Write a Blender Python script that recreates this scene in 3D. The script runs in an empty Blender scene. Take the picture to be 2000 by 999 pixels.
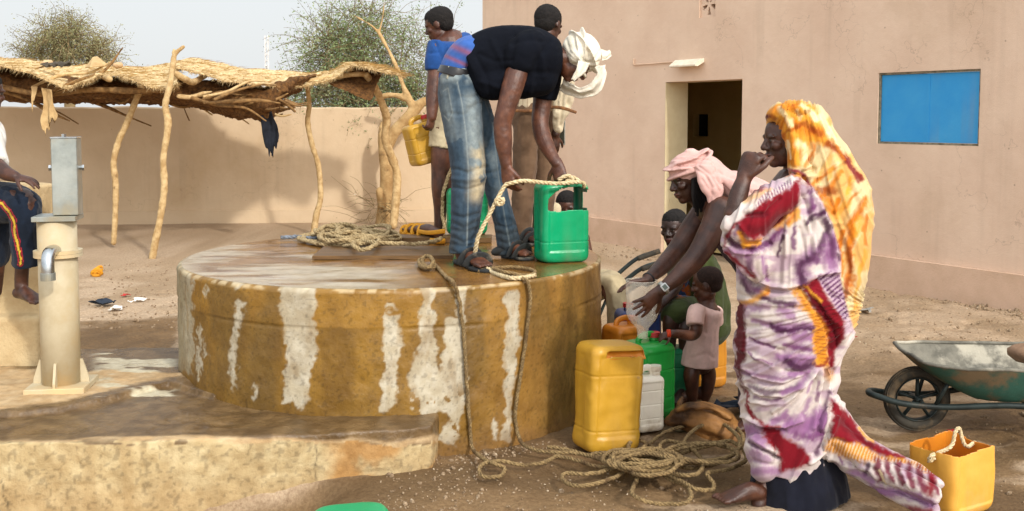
import bpy, math, random
import numpy as np
from mathutils import Vector, Matrix
random.seed(7)
rng = np.random.default_rng(7)
S = bpy.context.scene
COL = S.collection
# ---------------------------------------------------------------- camera geometry (used to measure the photo)
F = 2000.0
PITCH = math.radians(4.0)
HC = 1.55
CY0 = 230 + F * math.tan(PITCH)
CAM = np.array([0, 0, HC])
FW = np.array([0, math.cos(PITCH), -math.sin(PITCH)])
UPV = np.array([0, math.sin(PITCH), math.cos(PITCH)])
XV = np.array([1.0, 0, 0])
def ray(px, py):
    return XV * ((px - 1000) / F) + FW + UPV * (-(py - CY0) / F)
def at(px, py, Y):
    d = ray(px, py)
    return CAM + d * (Y / d[1])
def onz(px, py, z=0.0):
    d = ray(px, py)
    return CAM + d * ((z - HC) / d[2])
def onplane(px, py, p, n):
    d = ray(px, py)
    return CAM + d * (np.dot(np.asarray(p) - CAM, n) / np.dot(d, n))
def to_px(P):
    q = np.asarray(P, float) - CAM
    dep = q @ FW
    return 1000 + F * q[..., 0] / dep, CY0 - F * (q @ UPV) / dep
def lin(c):
    c = np.asarray(c, float) / 255.0
    return tuple(np.where(c <= 0.04045, c / 12.92, ((c + 0.055) / 1.055) ** 2.4))
def nrm(v):
    v = np.asarray(v, float)
    return v / (np.linalg.norm(v) + 1e-12)
# ---------------------------------------------------------------- noise
def _h(ix, iy, iz):
    h = (ix * 374761393 + iy * 668265263 + iz * 1274126177) & 0xffffffff
    h = ((h ^ (h >> 13)) * 1274126177) & 0xffffffff
    h = h ^ (h >> 16)
    return (h & 0xffff) / 65535.0
def vnoise(P):
    P = np.asarray(P, float)
    i = np.floor(P).astype(np.int64)
    f = P - i
    u = f * f * (3 - 2 * f)
    r = 0
    for dx in (0, 1):
        wx = u[:, 0] if dx else 1 - u[:, 0]
        for dy in (0, 1):
            wy = u[:, 1] if dy else 1 - u[:, 1]
            for dz in (0, 1):
                wz = u[:, 2] if dz else 1 - u[:, 2]
                r = r + wx * wy * wz * _h(i[:, 0] + dx, i[:, 1] + dy, i[:, 2] + dz)
    return r
def fbm(P, octv=4):
    P = np.asarray(P, float)
    s = 0; a = 0.5; t = 0
    for k in range(octv):
        s = s + a * vnoise(P * (2 ** k) + 17.3 * k); t += a; a *= 0.5
    return s / t
def sstep(a, b, x):
    t = np.clip((x - a) / (b - a), 0, 1)
    return t * t * (3 - 2 * t)
def pdist(x, y, poly):
    "distance of points to an open polyline"
    best = np.full(x.shape, 1e9)
    for (x0, y0), (x1, y1) in zip(poly[:-1], poly[1:]):
        dx, dy = x1 - x0, y1 - y0
        t = np.clip(((x - x0) * dx + (y - y0) * dy) / (dx * dx + dy * dy + 1e-9), 0, 1)
        best = np.minimum(best, np.hypot(x - x0 - t * dx, y - y0 - t * dy))
    return best
def pinside(x, y, poly):
    "signed distance to a polygon, positive inside"
    ins = np.zeros(x.shape, bool)
    n = len(poly)
    for i in range(n):
        (x0, y0), (x1, y1) = poly[i], poly[(i + 1) % n]
        c = ((y0 > y) != (y1 > y)) & (x < (x1 - x0) * (y - y0) / ((y1 - y0) + 1e-12) + x0)
        ins ^= c
    d = pdist(x, y, list(poly) + [poly[0]])
    return np.where(ins, d, -d)
# ---------------------------------------------------------------- objects
WLOC = {}
def link(name, V, faces, mat, parent=None, smooth=True, col=None, base=None):
    V = np.asarray(V, float)
    if base is None:
        lo, hi = V.min(0), V.max(0)
        base = np.array([(lo[0] + hi[0]) / 2, (lo[1] + hi[1]) / 2, lo[2]])
    me = bpy.data.meshes.new(name)
    me.from_pydata((V - base).tolist(), [], faces.tolist() if isinstance(faces, np.ndarray) else faces)
    me.polygons.foreach_set('use_smooth', [smooth] * len(me.polygons))
    if col is not None:
        a = me.color_attributes.new('Col', 'FLOAT_COLOR', 'POINT')
        c = np.ones((len(V), 4)); c[:, :3] = col if np.ndim(col) == 2 else np.asarray(col)[:, None]
        a.data.foreach_set('color', c.ravel())
    if mat: me.materials.append(mat)
    o = bpy.data.objects.new(name, me)
    COL.objects.link(o)
    o.location = base
    WLOC[o.name] = np.array(base)
    if parent is not None:
        o.parent = parent
        o.matrix_parent_inverse = Matrix.Translation(Vector(-WLOC[parent.name]))
    me.update()
    return o
def tag(o, label, cat, group=None, kind=None):
    if label: o['label'] = label
    if cat: o['category'] = cat
    if group: o['group'] = group
    if kind: o['kind'] = kind
    return o
def thing(name, label, cat, loc, group=None):
    o = bpy.data.objects.new(name, None)
    COL.objects.link(o)
    o.location = loc
    o.empty_display_size = 0.1
    WLOC[o.name] = np.array(loc, float)
    return tag(o, label, cat, group)
class MB:
    "collects closed shapes"
    def __init__(s): s.V = []; s.F = []; s.n = 0
    def add(s, V, Fc):
        V = np.asarray(V, float)
        s.V.append(V); s.F += [[i + s.n for i in f] for f in Fc]; s.n += len(V); return s
    def verts(s): return np.concatenate(s.V)
    def box(s, c, size, M=None):
        sx, sy, sz = np.asarray(size) / 2
        P = np.array([[x, y, z] for z in (-sz, sz) for y in (-sy, sy) for x in (-sx, sx)])
        if M is not None: P = P @ np.asarray(M).T
        return s.add(P + np.asarray(c), [[0, 2, 3, 1], [4, 5, 7, 6], [0, 1, 5, 4], [2, 6, 7, 3], [0, 4, 6, 2], [1, 3, 7, 5]])
    def ball(s, c, r, M=None, nu=16, nv=10):
        r = np.broadcast_to(np.asarray(r, float), (3,))
        P = [[0, 0, 1]]
        for j in range(1, nv):
            a = math.pi * j / nv
            for i in range(nu):
                b = 2 * math.pi * i / nu
                P.append([math.sin(a) * math.cos(b), math.sin(a) * math.sin(b), math.cos(a)])
        P.append([0, 0, -1])
        P = np.array(P) * r
        if M is not None: P = P @ np.asarray(M).T
        fs = [[0, 1 + i, 1 + (i + 1) % nu] for i in range(nu)]
        for j in range(nv - 2):
            o = 1 + j * nu
            fs += [[o + i, o + nu + i, o + nu + (i + 1) % nu, o + (i + 1) % nu] for i in range(nu)]
        o = 1 + (nv - 2) * nu; e = len(P) - 1
        fs += [[o + i, e, o + (i + 1) % nu] for i in range(nu)]
        return s.add(P + np.asarray(c), fs)
    def sweep(s, C, ra, rb=None, ref=(0, 1, 0), seg=14, cap='round', closed=False, twist=None):
        C = np.asarray(C, float); n = len(C)
        ra = np.broadcast_to(np.asarray(ra, float), (n,)); rb = ra if rb is None else np.broadcast_to(np.asarray(rb, float), (n,))
        if closed:
            T = np.roll(C, -1, 0) - np.roll(C, 1, 0)
        else:
            T = np.gradient(C, axis=0)
        T /= np.linalg.norm(T, axis=1)[:, None] + 1e-12
        ref = nrm(ref)
        th = np.linspace(0, 2 * math.pi, seg, endpoint=False)
        rings = []
        pu = None
        for i in range(n):
            u = np.cross(T[i], ref)
            l = np.linalg.norm(u)
            if l < 0.25:
                alt = pu if pu is not None else np.array([1.0, 0, 0])
                u = alt - T[i] * np.dot(alt, T[i])
            u = nrm(u)
            if pu is not None and np.dot(u, pu) < 0: u = -u
            pu = u
            v = np.cross(T[i], u)
            rings.append((C[i], u, v, T[i], ra[i], rb[i]))
        R = []
        def ring(c, u, v, a, b): return c + np.cos(th)[:, None] * a * u + np.sin(th)[:, None] * b * v
        if cap == 'round' and not closed:
            c, u, v, t, a, b = rings[0]
            for k in (75, 50, 25):
                q = math.radians(k); R.append(ring(c - t * min(a, b) * math.sin(q), u, v, a * math.cos(q), b * math.cos(q)))
        for c, u, v, t, a, b in rings: R.append(ring(c, u, v, a, b))
        if cap == 'round' and not closed:
            c, u, v, t, a, b = rings[-1]
            for k in (25, 50, 75):
                q = math.radians(k); R.append(ring(c + t * min(a, b) * math.sin(q), u, v, a * math.cos(q), b * math.cos(q)))
        m = len(R)
        P = np.concatenate(R)
        fs = []
        for j in range(m if closed else m - 1):
            o = j * seg; p = ((j + 1) % m) * seg
            fs += [[o + i, o + (i + 1) % seg, p + (i + 1) % seg, p + i] for i in range(seg)]
        if not closed:
            fs.append([i for i in range(seg)][::-1]); fs.append([(m - 1) * seg + i for i in range(seg)])
        return s.add(P, fs)
    def limb(s, path, n=6, seg=16, cap='round', ref=(0, 1, 0), br=1.0):
        "path rows: px, py, Y, half width in px [, half depth in m]"
        rows = []
        for r in path:
            a = r[3] * r[2] / F
            b = r[4] if len(r) > 4 else a * br
            rows.append(list(at(r[0], r[1], r[2])) + [a, b])
        Q = cr(np.array(rows), n)
        return s.sweep(Q[:, :3], Q[:, 3], Q[:, 4], ref=ref, seg=seg, cap=cap)
    def limbw(s, pts, r, n=5, seg=12, cap='round', ref=(0, 1, 0), flat=1.0):
        Q = cr(np.column_stack([np.asarray(pts, float), np.broadcast_to(r, (len(pts),))]), n)
        return s.sweep(Q[:, :3], Q[:, 3], Q[:, 3] * flat, ref=ref, seg=seg, cap=cap)
    def link(s, name, mat, parent=None, smooth=True, col=None): return link(name, s.verts(), s.F, mat, parent, smooth, col)
def cr(P, n, closed=False):
    "Catmull-Rom resample, n samples per span"
    P = np.asarray(P, float)
    if len(P) == 2:
        t = np.linspace(0, 1, n + 1)[:, None]
        return P[0] * (1 - t) + P[1] * t
    if closed: Q = np.vstack([P[-1], P, P[0], P[1]])
    else: Q = np.vstack([2 * P[0] - P[1], P, 2 * P[-1] - P[-2]])
    out = []
    for i in range(len(Q) - 3):
        p0, p1, p2, p3 = Q[i:i + 4]
        for k in range(n):
            t = k / n
            out.append(0.5 * (2 * p1 + (p2 - p0) * t + (2 * p0 - 5 * p1 + 4 * p2 - p3) * t * t + (3 * p1 - p0 - 3 * p2 + p3) * t ** 3))
    if not closed: out.append(P[-1])
    return np.array(out)
def remesh(V, Fc, vox):
    me = bpy.data.meshes.new('tmp'); me.from_pydata(np.asarray(V).tolist(), [], Fc)
    ob = bpy.data.objects.new('tmp', me); COL.objects.link(ob)
    m = ob.modifiers.new('r', 'REMESH'); m.mode = 'VOXEL'; m.voxel_size = vox
    dg = bpy.context.evaluated_depsgraph_get(); dg.update()
    m2 = bpy.data.meshes.new_from_object(ob.evaluated_get(dg))
    n = len(m2.vertices); P = np.empty(n * 3); m2.vertices.foreach_get('co', P); P = P.reshape(-1, 3)
    k = len(m2.polygons); L = np.empty(len(m2.loops), np.int32); m2.loops.foreach_get('vertex_index', L)
    tot = np.empty(k, np.int32); m2.polygons.foreach_get('loop_total', tot)
    assert (tot == 4).all()
    bpy.data.objects.remove(ob); bpy.data.meshes.remove(me); bpy.data.meshes.remove(m2)
    return P, L.reshape(-1, 4)
def lap(P, Q, it, w=0.5):
    E = np.concatenate([Q[:, [0, 1]], Q[:, [1, 2]], Q[:, [2, 3]], Q[:, [3, 0]]])
    n = len(P); deg = np.bincount(E[:, 0], minlength=n) + np.bincount(E[:, 1], minlength=n)
    for _ in range(it):
        A = np.stack([np.bincount(E[:, 0], P[E[:, 1], k], n) + np.bincount(E[:, 1], P[E[:, 0], k], n) for k in range(3)], 1)
        P = P * (1 - w) + w * A / np.maximum(deg, 1)[:, None]
    return P
def vnormals(P, Q):
    fn = np.cross(P[Q[:, 2]] - P[Q[:, 0]], P[Q[:, 3]] - P[Q[:, 1]])
    n = len(P)
    N = np.stack([sum(np.bincount(Q[:, c], fn[:, k], n) for c in range(4)) for k in range(3)], 1)
    return N / (np.linalg.norm(N, axis=1)[:, None] + 1e-12)
def solid(B, name, mat, parent=None, vox=0.005, smooth=3, disp=None, color=None, creases=(), clip=None, cfront=True):
    "voxel union of the shapes in B, smoothed, displaced, coloured; one continuous mesh"
    P, Q = remesh(B.verts(), B.F, vox)
    P = lap(P, Q, smooth)
    N = vnormals(P, Q)
    d = np.zeros(len(P))
    if disp is not None: d = d + disp(P, N)
    if creases:
        x, y = to_px(P)
        fr = sstep(0.15, -0.35, N[:, 1]) if cfront else 1.0
        for c in creases:
            poly, w, amp = c[:3]
            d = d + amp * np.exp(-(pdist(x, y, poly) / w) ** 2) * fr
    P = P + N * d[:, None]
    col = color(P, vnormals(P, Q)) if color is not None else None
    return link(name, P, Q, mat, parent, True, col)
# ---------------------------------------------------------------- materials
def mat(name, c1, c2=None, scale=8.0, rough=0.8, bump=0.0, bscale=40.0, attr=False, metal=0.0, spec=0.3, c3=None, s3=1.0, t3=(0.5, 0.65), stretch=None, det=6.0, wetattr=None, trans=0.0, sheen=0.0, bump2=0.0, bscale2=6.0, vary=0.25, cell=None, coat=0.0, alpha=1.0, streak=0.0, pits=0.0):
    m = bpy.data.materials.new(name); m.use_nodes = True
    nt = m.node_tree; N = nt.nodes; Lk = nt.links
    b = N['Principled BSDF']
    b.inputs['Roughness'].default_value = rough
    b.inputs['Metallic'].default_value = metal
    b.inputs['Specular IOR Level'].default_value = spec
    if trans: b.inputs['Transmission Weight'].default_value = trans
    if coat: b.inputs['Coat Weight'].default_value = coat
    if sheen: b.inputs['Sheen Weight'].default_value = sheen
    if alpha < 1: b.inputs['Alpha'].default_value = alpha
    tc = N.new('ShaderNodeTexCoord')
    src = tc.outputs['Object']
    if stretch:
        mp = N.new('ShaderNodeMapping'); mp.inputs['Scale'].default_value = stretch
        Lk.new(src, mp.inputs['Vector']); src = mp.outputs['Vector']
    def noise(sc, d=det, r=0.6):
        t = N.new('ShaderNodeTexNoise'); t.inputs['Scale'].default_value = sc; t.inputs['Detail'].default_value = d; t.inputs['Roughness'].default_value = r
        Lk.new(src, t.inputs['Vector']); return t.outputs['Fac']
    def ramp(fac, a, bb):
        t = N.new('ShaderNodeMapRange'); t.inputs['From Min'].default_value = a; t.inputs['From Max'].default_value = bb
        t.interpolation_type = 'SMOOTHSTEP'; Lk.new(fac, t.inputs['Value']); return t.outputs['Result']
    def mix(fac, A, B, mode='MIX'):
        t = N.new('ShaderNodeMix'); t.data_type = 'RGBA'; t.blend_type = mode
        if hasattr(fac, 'links'): Lk.new(fac, t.inputs[0])
        else: t.inputs[0].default_value = fac
        for v, s in ((A, t.inputs[6]), (B, t.inputs[7])):
            if hasattr(v, 'links'): Lk.new(v, s)
            else: s.default_value = tuple(v) + (1,)
        return t.outputs[2]
    if attr:
        a = N.new('ShaderNodeAttribute'); a.attribute_name = 'Col'
        base = a.outputs['Color']
        if c2 is not None:
            f = noise(scale)
            base = mix(vary, base, mix(ramp(f, 0.3, 0.7), c1, c2), 'MULTIPLY')
    else:
        base = mix(ramp(noise(scale), 0.3, 0.7), c1, c2 if c2 is not None else c1)
    if c3 is not None:
        base = mix(ramp(noise(s3), *t3), base, c3)
    if streak:
        mp2 = N.new('ShaderNodeMapping'); mp2.inputs['Scale'].default_value = (7, 7, .45); Lk.new(tc.outputs['Object'], mp2.inputs['Vector'])
        t = N.new('ShaderNodeTexNoise'); t.inputs['Scale'].default_value = 1.0; t.inputs['Detail'].default_value = 6; Lk.new(mp2.outputs['Vector'], t.inputs['Vector'])
        t2 = N.new('ShaderNodeTexNoise'); t2.inputs['Scale'].default_value = .8; t2.inputs['Detail'].default_value = 2; Lk.new(tc.outputs['Object'], t2.inputs['Vector'])
        mm = N.new('ShaderNodeMath'); mm.operation = 'MULTIPLY'; Lk.new(ramp(t.outputs['Fac'], .5, .72), mm.inputs[0]); Lk.new(ramp(t2.outputs['Fac'], .42, .6), mm.inputs[1])
        m3 = N.new('ShaderNodeMath'); m3.operation = 'MULTIPLY'; Lk.new(mm.outputs[0], m3.inputs[0]); m3.inputs[1].default_value = streak
        base = mix(m3.outputs[0], base, (.30, .22, .15))
        # fine cracks
        v = N.new('ShaderNodeTexVoronoi'); v.feature = 'DISTANCE_TO_EDGE'; v.inputs['Scale'].default_value = .9
        dn = N.new('ShaderNodeTexNoise'); dn.inputs['Scale'].default_value = 3; dn.inputs['Detail'].default_value = 5; Lk.new(tc.outputs['Object'], dn.inputs['Vector'])
        va = N.new('ShaderNodeVectorMath'); va.operation = 'ADD'; Lk.new(tc.outputs['Object'], va.inputs[0]); Lk.new(dn.outputs['Color'], va.inputs[1]); Lk.new(va.outputs[0], v.inputs['Vector'])
        ck = ramp(v.outputs['Distance'], .006, .0); m4 = N.new('ShaderNodeMath'); m4.operation = 'MULTIPLY'; Lk.new(ck, m4.inputs[0]); Lk.new(ramp(t2.outputs['Fac'], .5, .62), m4.inputs[1])
        m5 = N.new('ShaderNodeMath'); m5.operation = 'MULTIPLY'; Lk.new(m4.outputs[0], m5.inputs[0]); m5.inputs[1].default_value = .28
        base = mix(m5.outputs[0], base, (.16, .11, .08))
    if pits:
        v = N.new('ShaderNodeTexVoronoi'); v.inputs['Scale'].default_value = 9; Lk.new(tc.outputs['Object'], v.inputs['Vector'])
        w_ = N.new('ShaderNodeTexWhiteNoise'); Lk.new(v.outputs['Position'], w_.inputs['Vector'])
        gt = N.new('ShaderNodeMath'); gt.operation = 'GREATER_THAN'; gt.inputs[1].default_value = .8; Lk.new(w_.outputs['Value'], gt.inputs[0])
        mm = N.new('ShaderNodeMath'); mm.operation = 'MULTIPLY'; Lk.new(ramp(v.outputs['Distance'], .09, .05), mm.inputs[0]); Lk.new(gt.outputs[0], mm.inputs[1])
        m3 = N.new('ShaderNodeMath'); m3.operation = 'MULTIPLY'; Lk.new(mm.outputs[0], m3.inputs[0]); m3.inputs[1].default_value = pits
        base = mix(m3.outputs[0], base, (.2, .14, .1))
    Lk.new(base, b.inputs['Base Color'])
    if bump or bump2:
        h = noise(bscale, 8.0, 0.65)
        bp = N.new('ShaderNodeBump'); bp.inputs['Strength'].default_value = 1.0; bp.inputs['Distance'].default_value = bump
        Lk.new(h, bp.inputs['Height'])
        if bump2:
            b2 = N.new('ShaderNodeBump'); b2.inputs['Strength'].default_value = 1.0; b2.inputs['Distance'].default_value = bump2
            Lk.new(noise(bscale2, 3.0, 0.5), b2.inputs['Height']); Lk.new(bp.outputs['Normal'], b2.inputs['Normal'])
            Lk.new(b2.outputs['Normal'], b.inputs['Normal'])
        else: Lk.new(bp.outputs['Normal'], b.inputs['Normal'])
    if wetattr:
        a = N.new('ShaderNodeAttribute'); a.attribute_name = 'Wet'
        mr = N.new('ShaderNodeMapRange'); mr.inputs['From Min'].default_value = 0; mr.inputs['From Max'].default_value = 1
        mr.inputs['To Min'].default_value = rough; mr.inputs['To Max'].default_value = wetattr
        Lk.new(a.outputs['Fac'], mr.inputs['Value']); Lk.new(mr.outputs['Result'], b.inputs['Roughness'])
    return m
def setwet(o, w):
    a = o.data.attributes.new('Wet', 'FLOAT', 'POINT'); a.data.foreach_set('value', np.asarray(w, float))
# ================================================================= world, light, camera
W = bpy.data.worlds.new("World"); S.world = W; W.use_nodes = True
wn = W.node_tree.nodes; wl = W.node_tree.links
SUN_DIR = nrm([0.52, -0.854, 0.0]); SUN_EL = math.radians(33)
sky = wn.new('ShaderNodeTexSky'); sky.sky_type = 'NISHITA'; sky.sun_disc = False
sky.sun_elevation = SUN_EL; sky.sun_rotation = math.atan2(SUN_DIR[0], SUN_DIR[1])
sky.air_density = 1.0; sky.dust_density = 4.0; sky.ozone_density = 1.0
wm = wn.new('ShaderNodeMix'); wm.data_type = 'RGBA'; wm.inputs[0].default_value = 0.78
wm.inputs[7].default_value = (9.6, 9.85, 9.95, 1)     # dusty, nearly white air
wl.new(sky.outputs['Color'], wm.inputs[6])
bg = wn['Background']; bg.inputs['Strength'].default_value = 0.080
# dusty glow brightening the sky round the sun
tcw = wn.new('ShaderNodeTexCoord'); dp = wn.new('ShaderNodeVectorMath'); dp.operation = 'DOT_PRODUCT'
dp.inputs[1].default_value = (SUN_DIR[0] * math.cos(SUN_EL), SUN_DIR[1] * math.cos(SUN_EL), math.sin(SUN_EL)); wl.new(tcw.outputs['Generated'], dp.inputs[0])
ma = wn.new('ShaderNodeMath'); ma.operation = 'MULTIPLY_ADD'; ma.inputs[1].default_value = .5; ma.inputs[2].default_value = .5; wl.new(dp.outputs['Value'], ma.inputs[0])
pw_ = wn.new('ShaderNodeMath'); pw_.operation = 'POWER'; pw_.inputs[1].default_value = 2.6; wl.new(ma.outputs[0], pw_.inputs[0])
mg_ = wn.new('ShaderNodeMath'); mg_.operation = 'MULTIPLY_ADD'; mg_.inputs[1].default_value = 1.55; mg_.inputs[2].default_value = 1.11; wl.new(pw_.outputs[0], mg_.inputs[0])
vs_ = wn.new('ShaderNodeVectorMath'); vs_.operation = 'SCALE'; wl.new(wm.outputs[2], vs_.inputs[0]); wl.new(mg_.outputs[0], vs_.inputs['Scale'])
wl.new(vs_.outputs[0], bg.inputs['Color'])
sl = bpy.data.lights.new('sun', 'SUN'); sl.energy = 2.0; sl.angle = math.radians(3.0); sl.color = (1.0, 0.955, 0.88)
so = bpy.data.objects.new('sun', sl); COL.objects.link(so)
sd = SUN_DIR * math.cos(SUN_EL) + np.array([0, 0, math.sin(SUN_EL)])
so.rotation_euler = Vector(sd).to_track_quat('Z', 'Y').to_euler(); so.location = (6, -8, 9)
cd = bpy.data.cameras.new('camera'); cd.sensor_width = 36; cd.lens = 36.0; cd.clip_end = 2000; cd.clip_start = 0.1
cd.shift_y = -(499.5 - CY0) / 2000.0
co = bpy.data.objects.new('camera', cd); COL.objects.link(co); co.location = CAM
co.rotation_euler = (math.pi / 2 - PITCH, 0, 0); S.camera = co
S.view_settings.view_transform = 'Standard'; S.view_settings.look = 'None'; S.view_settings.gamma = 1
S.view_settings.exposure = 0.22; S.view_settings.use_curve_mapping = False
S.cycles.use_denoising = True
S.cycles.max_bounces = 6
# ================================================================= ground
WC = np.array([-0.664, 5.742]); WR = 1.162; WZ = 0.775
APZ = 0.22
def axis(a, b, step, lo, hi, n):
    core = np.arange(a, b, step)
    t = np.linspace(0, 1, n + 1)[1:]
    return np.concatenate([(a - (a - lo) * t ** 3)[::-1], core, b + (hi - b) * t ** 3])
gx = axis(-4.2, 5.2, 0.03, -400, 400, 45); gy = axis(3.3, 10, 0.03, -60, 900, 50)
GX, GY = np.meshgrid(gx, gy)
P = np.stack([GX.ravel(), GY.ravel(), np.zeros(GX.size)], 1)
near = np.exp(-((P[:, 0]) / 9) ** 4) * np.exp(-((P[:, 1] - 7) / 9) ** 4)
hz = (fbm(P * [1.1, 1.1, 1]) - 0.5) * 0.06 + (fbm(P * [7, 7, 1] + 5, 4) - 0.5) * 0.035 + (fbm(P * [30, 30, 1] + 9, 2) - .5) * 0.008
rg0 = np.random.default_rng(77)
for _ in range(420):      # trodden prints
    c0, c1 = rg0.uniform(-3.2, 4.6), rg0.uniform(3.4, 9.5); a_ = rg0.uniform(0, 6.3); sel = (np.abs(P[:, 0] - c0) < .2) & (np.abs(P[:, 1] - c1) < .2)
    u_ = (P[sel, 0] - c0) * math.cos(a_) + (P[sel, 1] - c1) * math.sin(a_); v_ = -(P[sel, 0] - c0) * math.sin(a_) + (P[sel, 1] - c1) * math.cos(a_)
    q_ = (u_ / .12) ** 2 + (v_ / .05) ** 2; P[sel, 2] += -.011 * np.exp(-q_ ** 2) + .006 * np.exp(-((np.sqrt(q_) - 1.35) / .25) ** 2)
# kept level close to the feet of things
P[:, 2] = P[:, 2] - .16 * sstep(-.55, -1.05, P[:, 0]) * sstep(4.34, 4.22, P[:, 1]) + hz * near * sstep(0.0, 1.0, near) - 0.012
def ground_z(x, y):
    q = np.array([[x, y, 0.0]])
    nr = math.exp(-(x / 9) ** 4) * math.exp(-((y - 7) / 9) ** 4)
    return float(((fbm(q * [1.1, 1.1, 1]) - .5) * .06 + (fbm(q * [7, 7, 1] + 5, 4) - .5) * .035)[0] * nr - 0.012)
x, y = to_px(P); vis = P[:, 1] > 2
x = np.where(vis, x, -9e3); y = np.where(vis, y, 9e3)
nz = (fbm(P * [2.2, 4.5, 1] + 3, 5) - 0.5)
wet = np.zeros(len(P))
def soft(poly, w, k): return sstep(-w, w, pinside(x, y, poly) + nz * k)
wet = np.maximum(wet, 0.85 * soft([(830, 860), (1010, 740), (1200, 700), (1440, 690), (1640, 742), (1800, 730), (2080, 745), (2080, 1100), (300, 1100)], 22, 90))
wet = np.maximum(wet, 0.95 * soft([(-60, 640), (180, 632), (345, 628), (345, 760), (-60, 760)], 8, 40))
wet = np.maximum(wet, 0.45 * soft([(1640, 690), (2050, 640), (2050, 760), (1640, 780)], 22, 90))
wet = np.clip(wet - 0.75 * sstep(0.06, 0.16, fbm(P * [1.6, 6.5, 1] + 31, 4) - 0.5) * (x > 1250), 0, 1)
dry = np.array(lin((188, 168, 145))); dry2 = np.array(lin((168, 147, 122)))
wetc = np.array(lin((124, 98, 64))); wet2 = np.array(lin((98, 76, 48)))
m1 = sstep(.35, .65, fbm(P * [3, 3, 1] + 50, 5))[:, None]
col = (dry * (1 - m1) + dry2 * m1) * (1 - wet[:, None]) + (wetc * (1 - m1) + wet2 * m1) * wet[:, None]
ng, mg = len(gx), len(gy)
I = np.arange(ng * mg).reshape(mg, ng)
Q = np.stack([I[:-1, :-1], I[:-1, 1:], I[1:, 1:], I[1:, :-1]], -1).reshape(-1, 4)
M_ground = mat('sandy_ground', lin((255, 250, 240)), lin((200, 186, 170)), 60, .95, 0.006, 90, attr=True, wetattr=.55, vary=.75, bump2=.012, bscale2=14, spec=.25)
g = link('ground', P, Q, M_ground, col=col); tag(g, 'bare sandy yard, trodden and damp around the well', 'ground', kind='structure'); setwet(g, wet)
# ================================================================= back wall
M_wallp = mat('sandy_plaster', lin((206, 184, 154)), lin((197, 174, 144)), 1.6, .92, 0.0025, 120, c3=lin((186, 160, 126)), s3=.55, t3=(.52, .8), spec=.2, bump2=.006, bscale2=9, streak=.16, pits=.5)
M_plaster = mat('pink_plaster', lin((225, 199, 176)), lin((216, 188, 165)), 1.6, .92, 0.0025, 120, c3=lin((198, 171, 145)), s3=.55, t3=(.52, .8), spec=.2, bump2=.006, bscale2=9, streak=.16, pits=.5)
BW0 = onz(165, 437); BW1 = onz(830, 432)
bd = nrm(BW1 - BW0); bd[2] = 0; bd = nrm(bd)
bn = nrm(np.cross(bd, [0, 0, 1]))
if bn[1] > 0: bn = -bn
wtop = onplane(640, 209, BW0, bn)[2]
wa = BW0 - bd * 9.0
wb = onplane(943, 400, BW0, bn) - bd * 0.0
def wallbox(B, a, b, z0, z1, th, n, bevel=0.0):
    a = np.array([a[0], a[1], 0]); b = np.array([b[0], b[1], 0])
    V = [a + [0, 0, z0], b + [0, 0, z0], b - n * th + [0, 0, z0], a - n * th + [0, 0, z0]]
    V += [v + [0, 0, z1 - z0] for v in V]
    B.add(V, [[3, 2, 1, 0], [4, 5, 6, 7], [0, 1, 5, 4], [1, 2, 6, 5], [2, 3, 7, 6], [3, 0, 4, 7]])
bwt = thing('boundary_wall', 'low pink plastered boundary wall running behind the straw shelter and tree', 'wall', (*(BW0 + wb)[:2] / 2, 0))
B = MB()
n_ = 90
ts = np.linspace(0, 1, n_)
C = wa[None, :2] + (wb - wa)[None, :2] * ts[:, None]
tops = wtop + (fbm(np.stack([ts * 60, ts * 0, ts * 0], 1), 3) - .5) * 0.05
V = []
for i in range(n_):
    for (o_, z) in ((0, -.1), (0, tops[i] - .02), (.03, tops[i]), (.19, tops[i]), (.22, tops[i] - .03), (.22, -.1)):
        V.append([C[i, 0] - bn[0] * o_, C[i, 1] - bn[1] * o_, z])
fs = []
for i in range(n_ - 1):
    for k in range(5): fs.append([i * 6 + k, (i + 1) * 6 + k, (i + 1) * 6 + k + 1, i * 6 + k + 1])
fs.append([k for k in range(6)]); fs.append([(n_ - 1) * 6 + k for k in range(6)][::-1])
link('wall_face', V, [f[::-1] for f in fs], M_wallp, bwt, False)
B = MB()
pz = onplane(500, 411, BW0, bn)[2]
wallbox(B, wa + bn * .05, wb + bn * .05, -.1, pz, .048, bn)
B.link('plinth', M_wallp, bwt, False)
# ================================================================= building
G0 = onz(2000, 606); G1 = onz(1165, 469)
sdir = nrm((G0 - G1) * [1, 1, 0])
wn_ = np.array([sdir[1], -sdir[0], 0.0])
if wn_[1] > 0: wn_ = -wn_
def wp(px, py):
    p = onplane(px, py, G0, wn_)
    return float(np.dot(p - G0, sdir)), float(p[2])
def w3(s, z, out=0.0): return G0 + sdir * s + wn_ * out + np.array([0, 0, z - G0[2]])
s_corner = wp(943, 300)[0]; s_end = 4.5; HTOP = 4.3
d0, dzt = wp(1300, 161); d1, _ = wp(1450, 158)
wx0, wz1 = wp(1716, 142); wx1, wz0 = wp(1911, 286)
wz1 = (wz1 + wp(1912, 136)[1]) / 2
v0, vz1 = wp(1366, -14); v1, vz0 = wp(1397, 32)
b0, bz1 = wp(1078, 216); b1, bz0 = wp(1104, 284)
pl_z = wp(1700, 497)[1]
bld = thing('building', 'large pink plastered building with an open dark doorway and a blue shutter', 'building', (*w3((d0 + d1) / 2, 0)[:2], 0))
openings = [(d0, d1, -.05, dzt), (wx0, wx1, wz0, wz1), (v0, v1, vz0, vz1), (b0, b1, bz0, bz1)]
ss = sorted({s_corner, s_end, *[q for o in openings for q in o[:2]]}); zs = sorted({-.05, HTOP, *[q for o in openings for q in o[2:]]})
B = MB()
TH = 0.34
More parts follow.
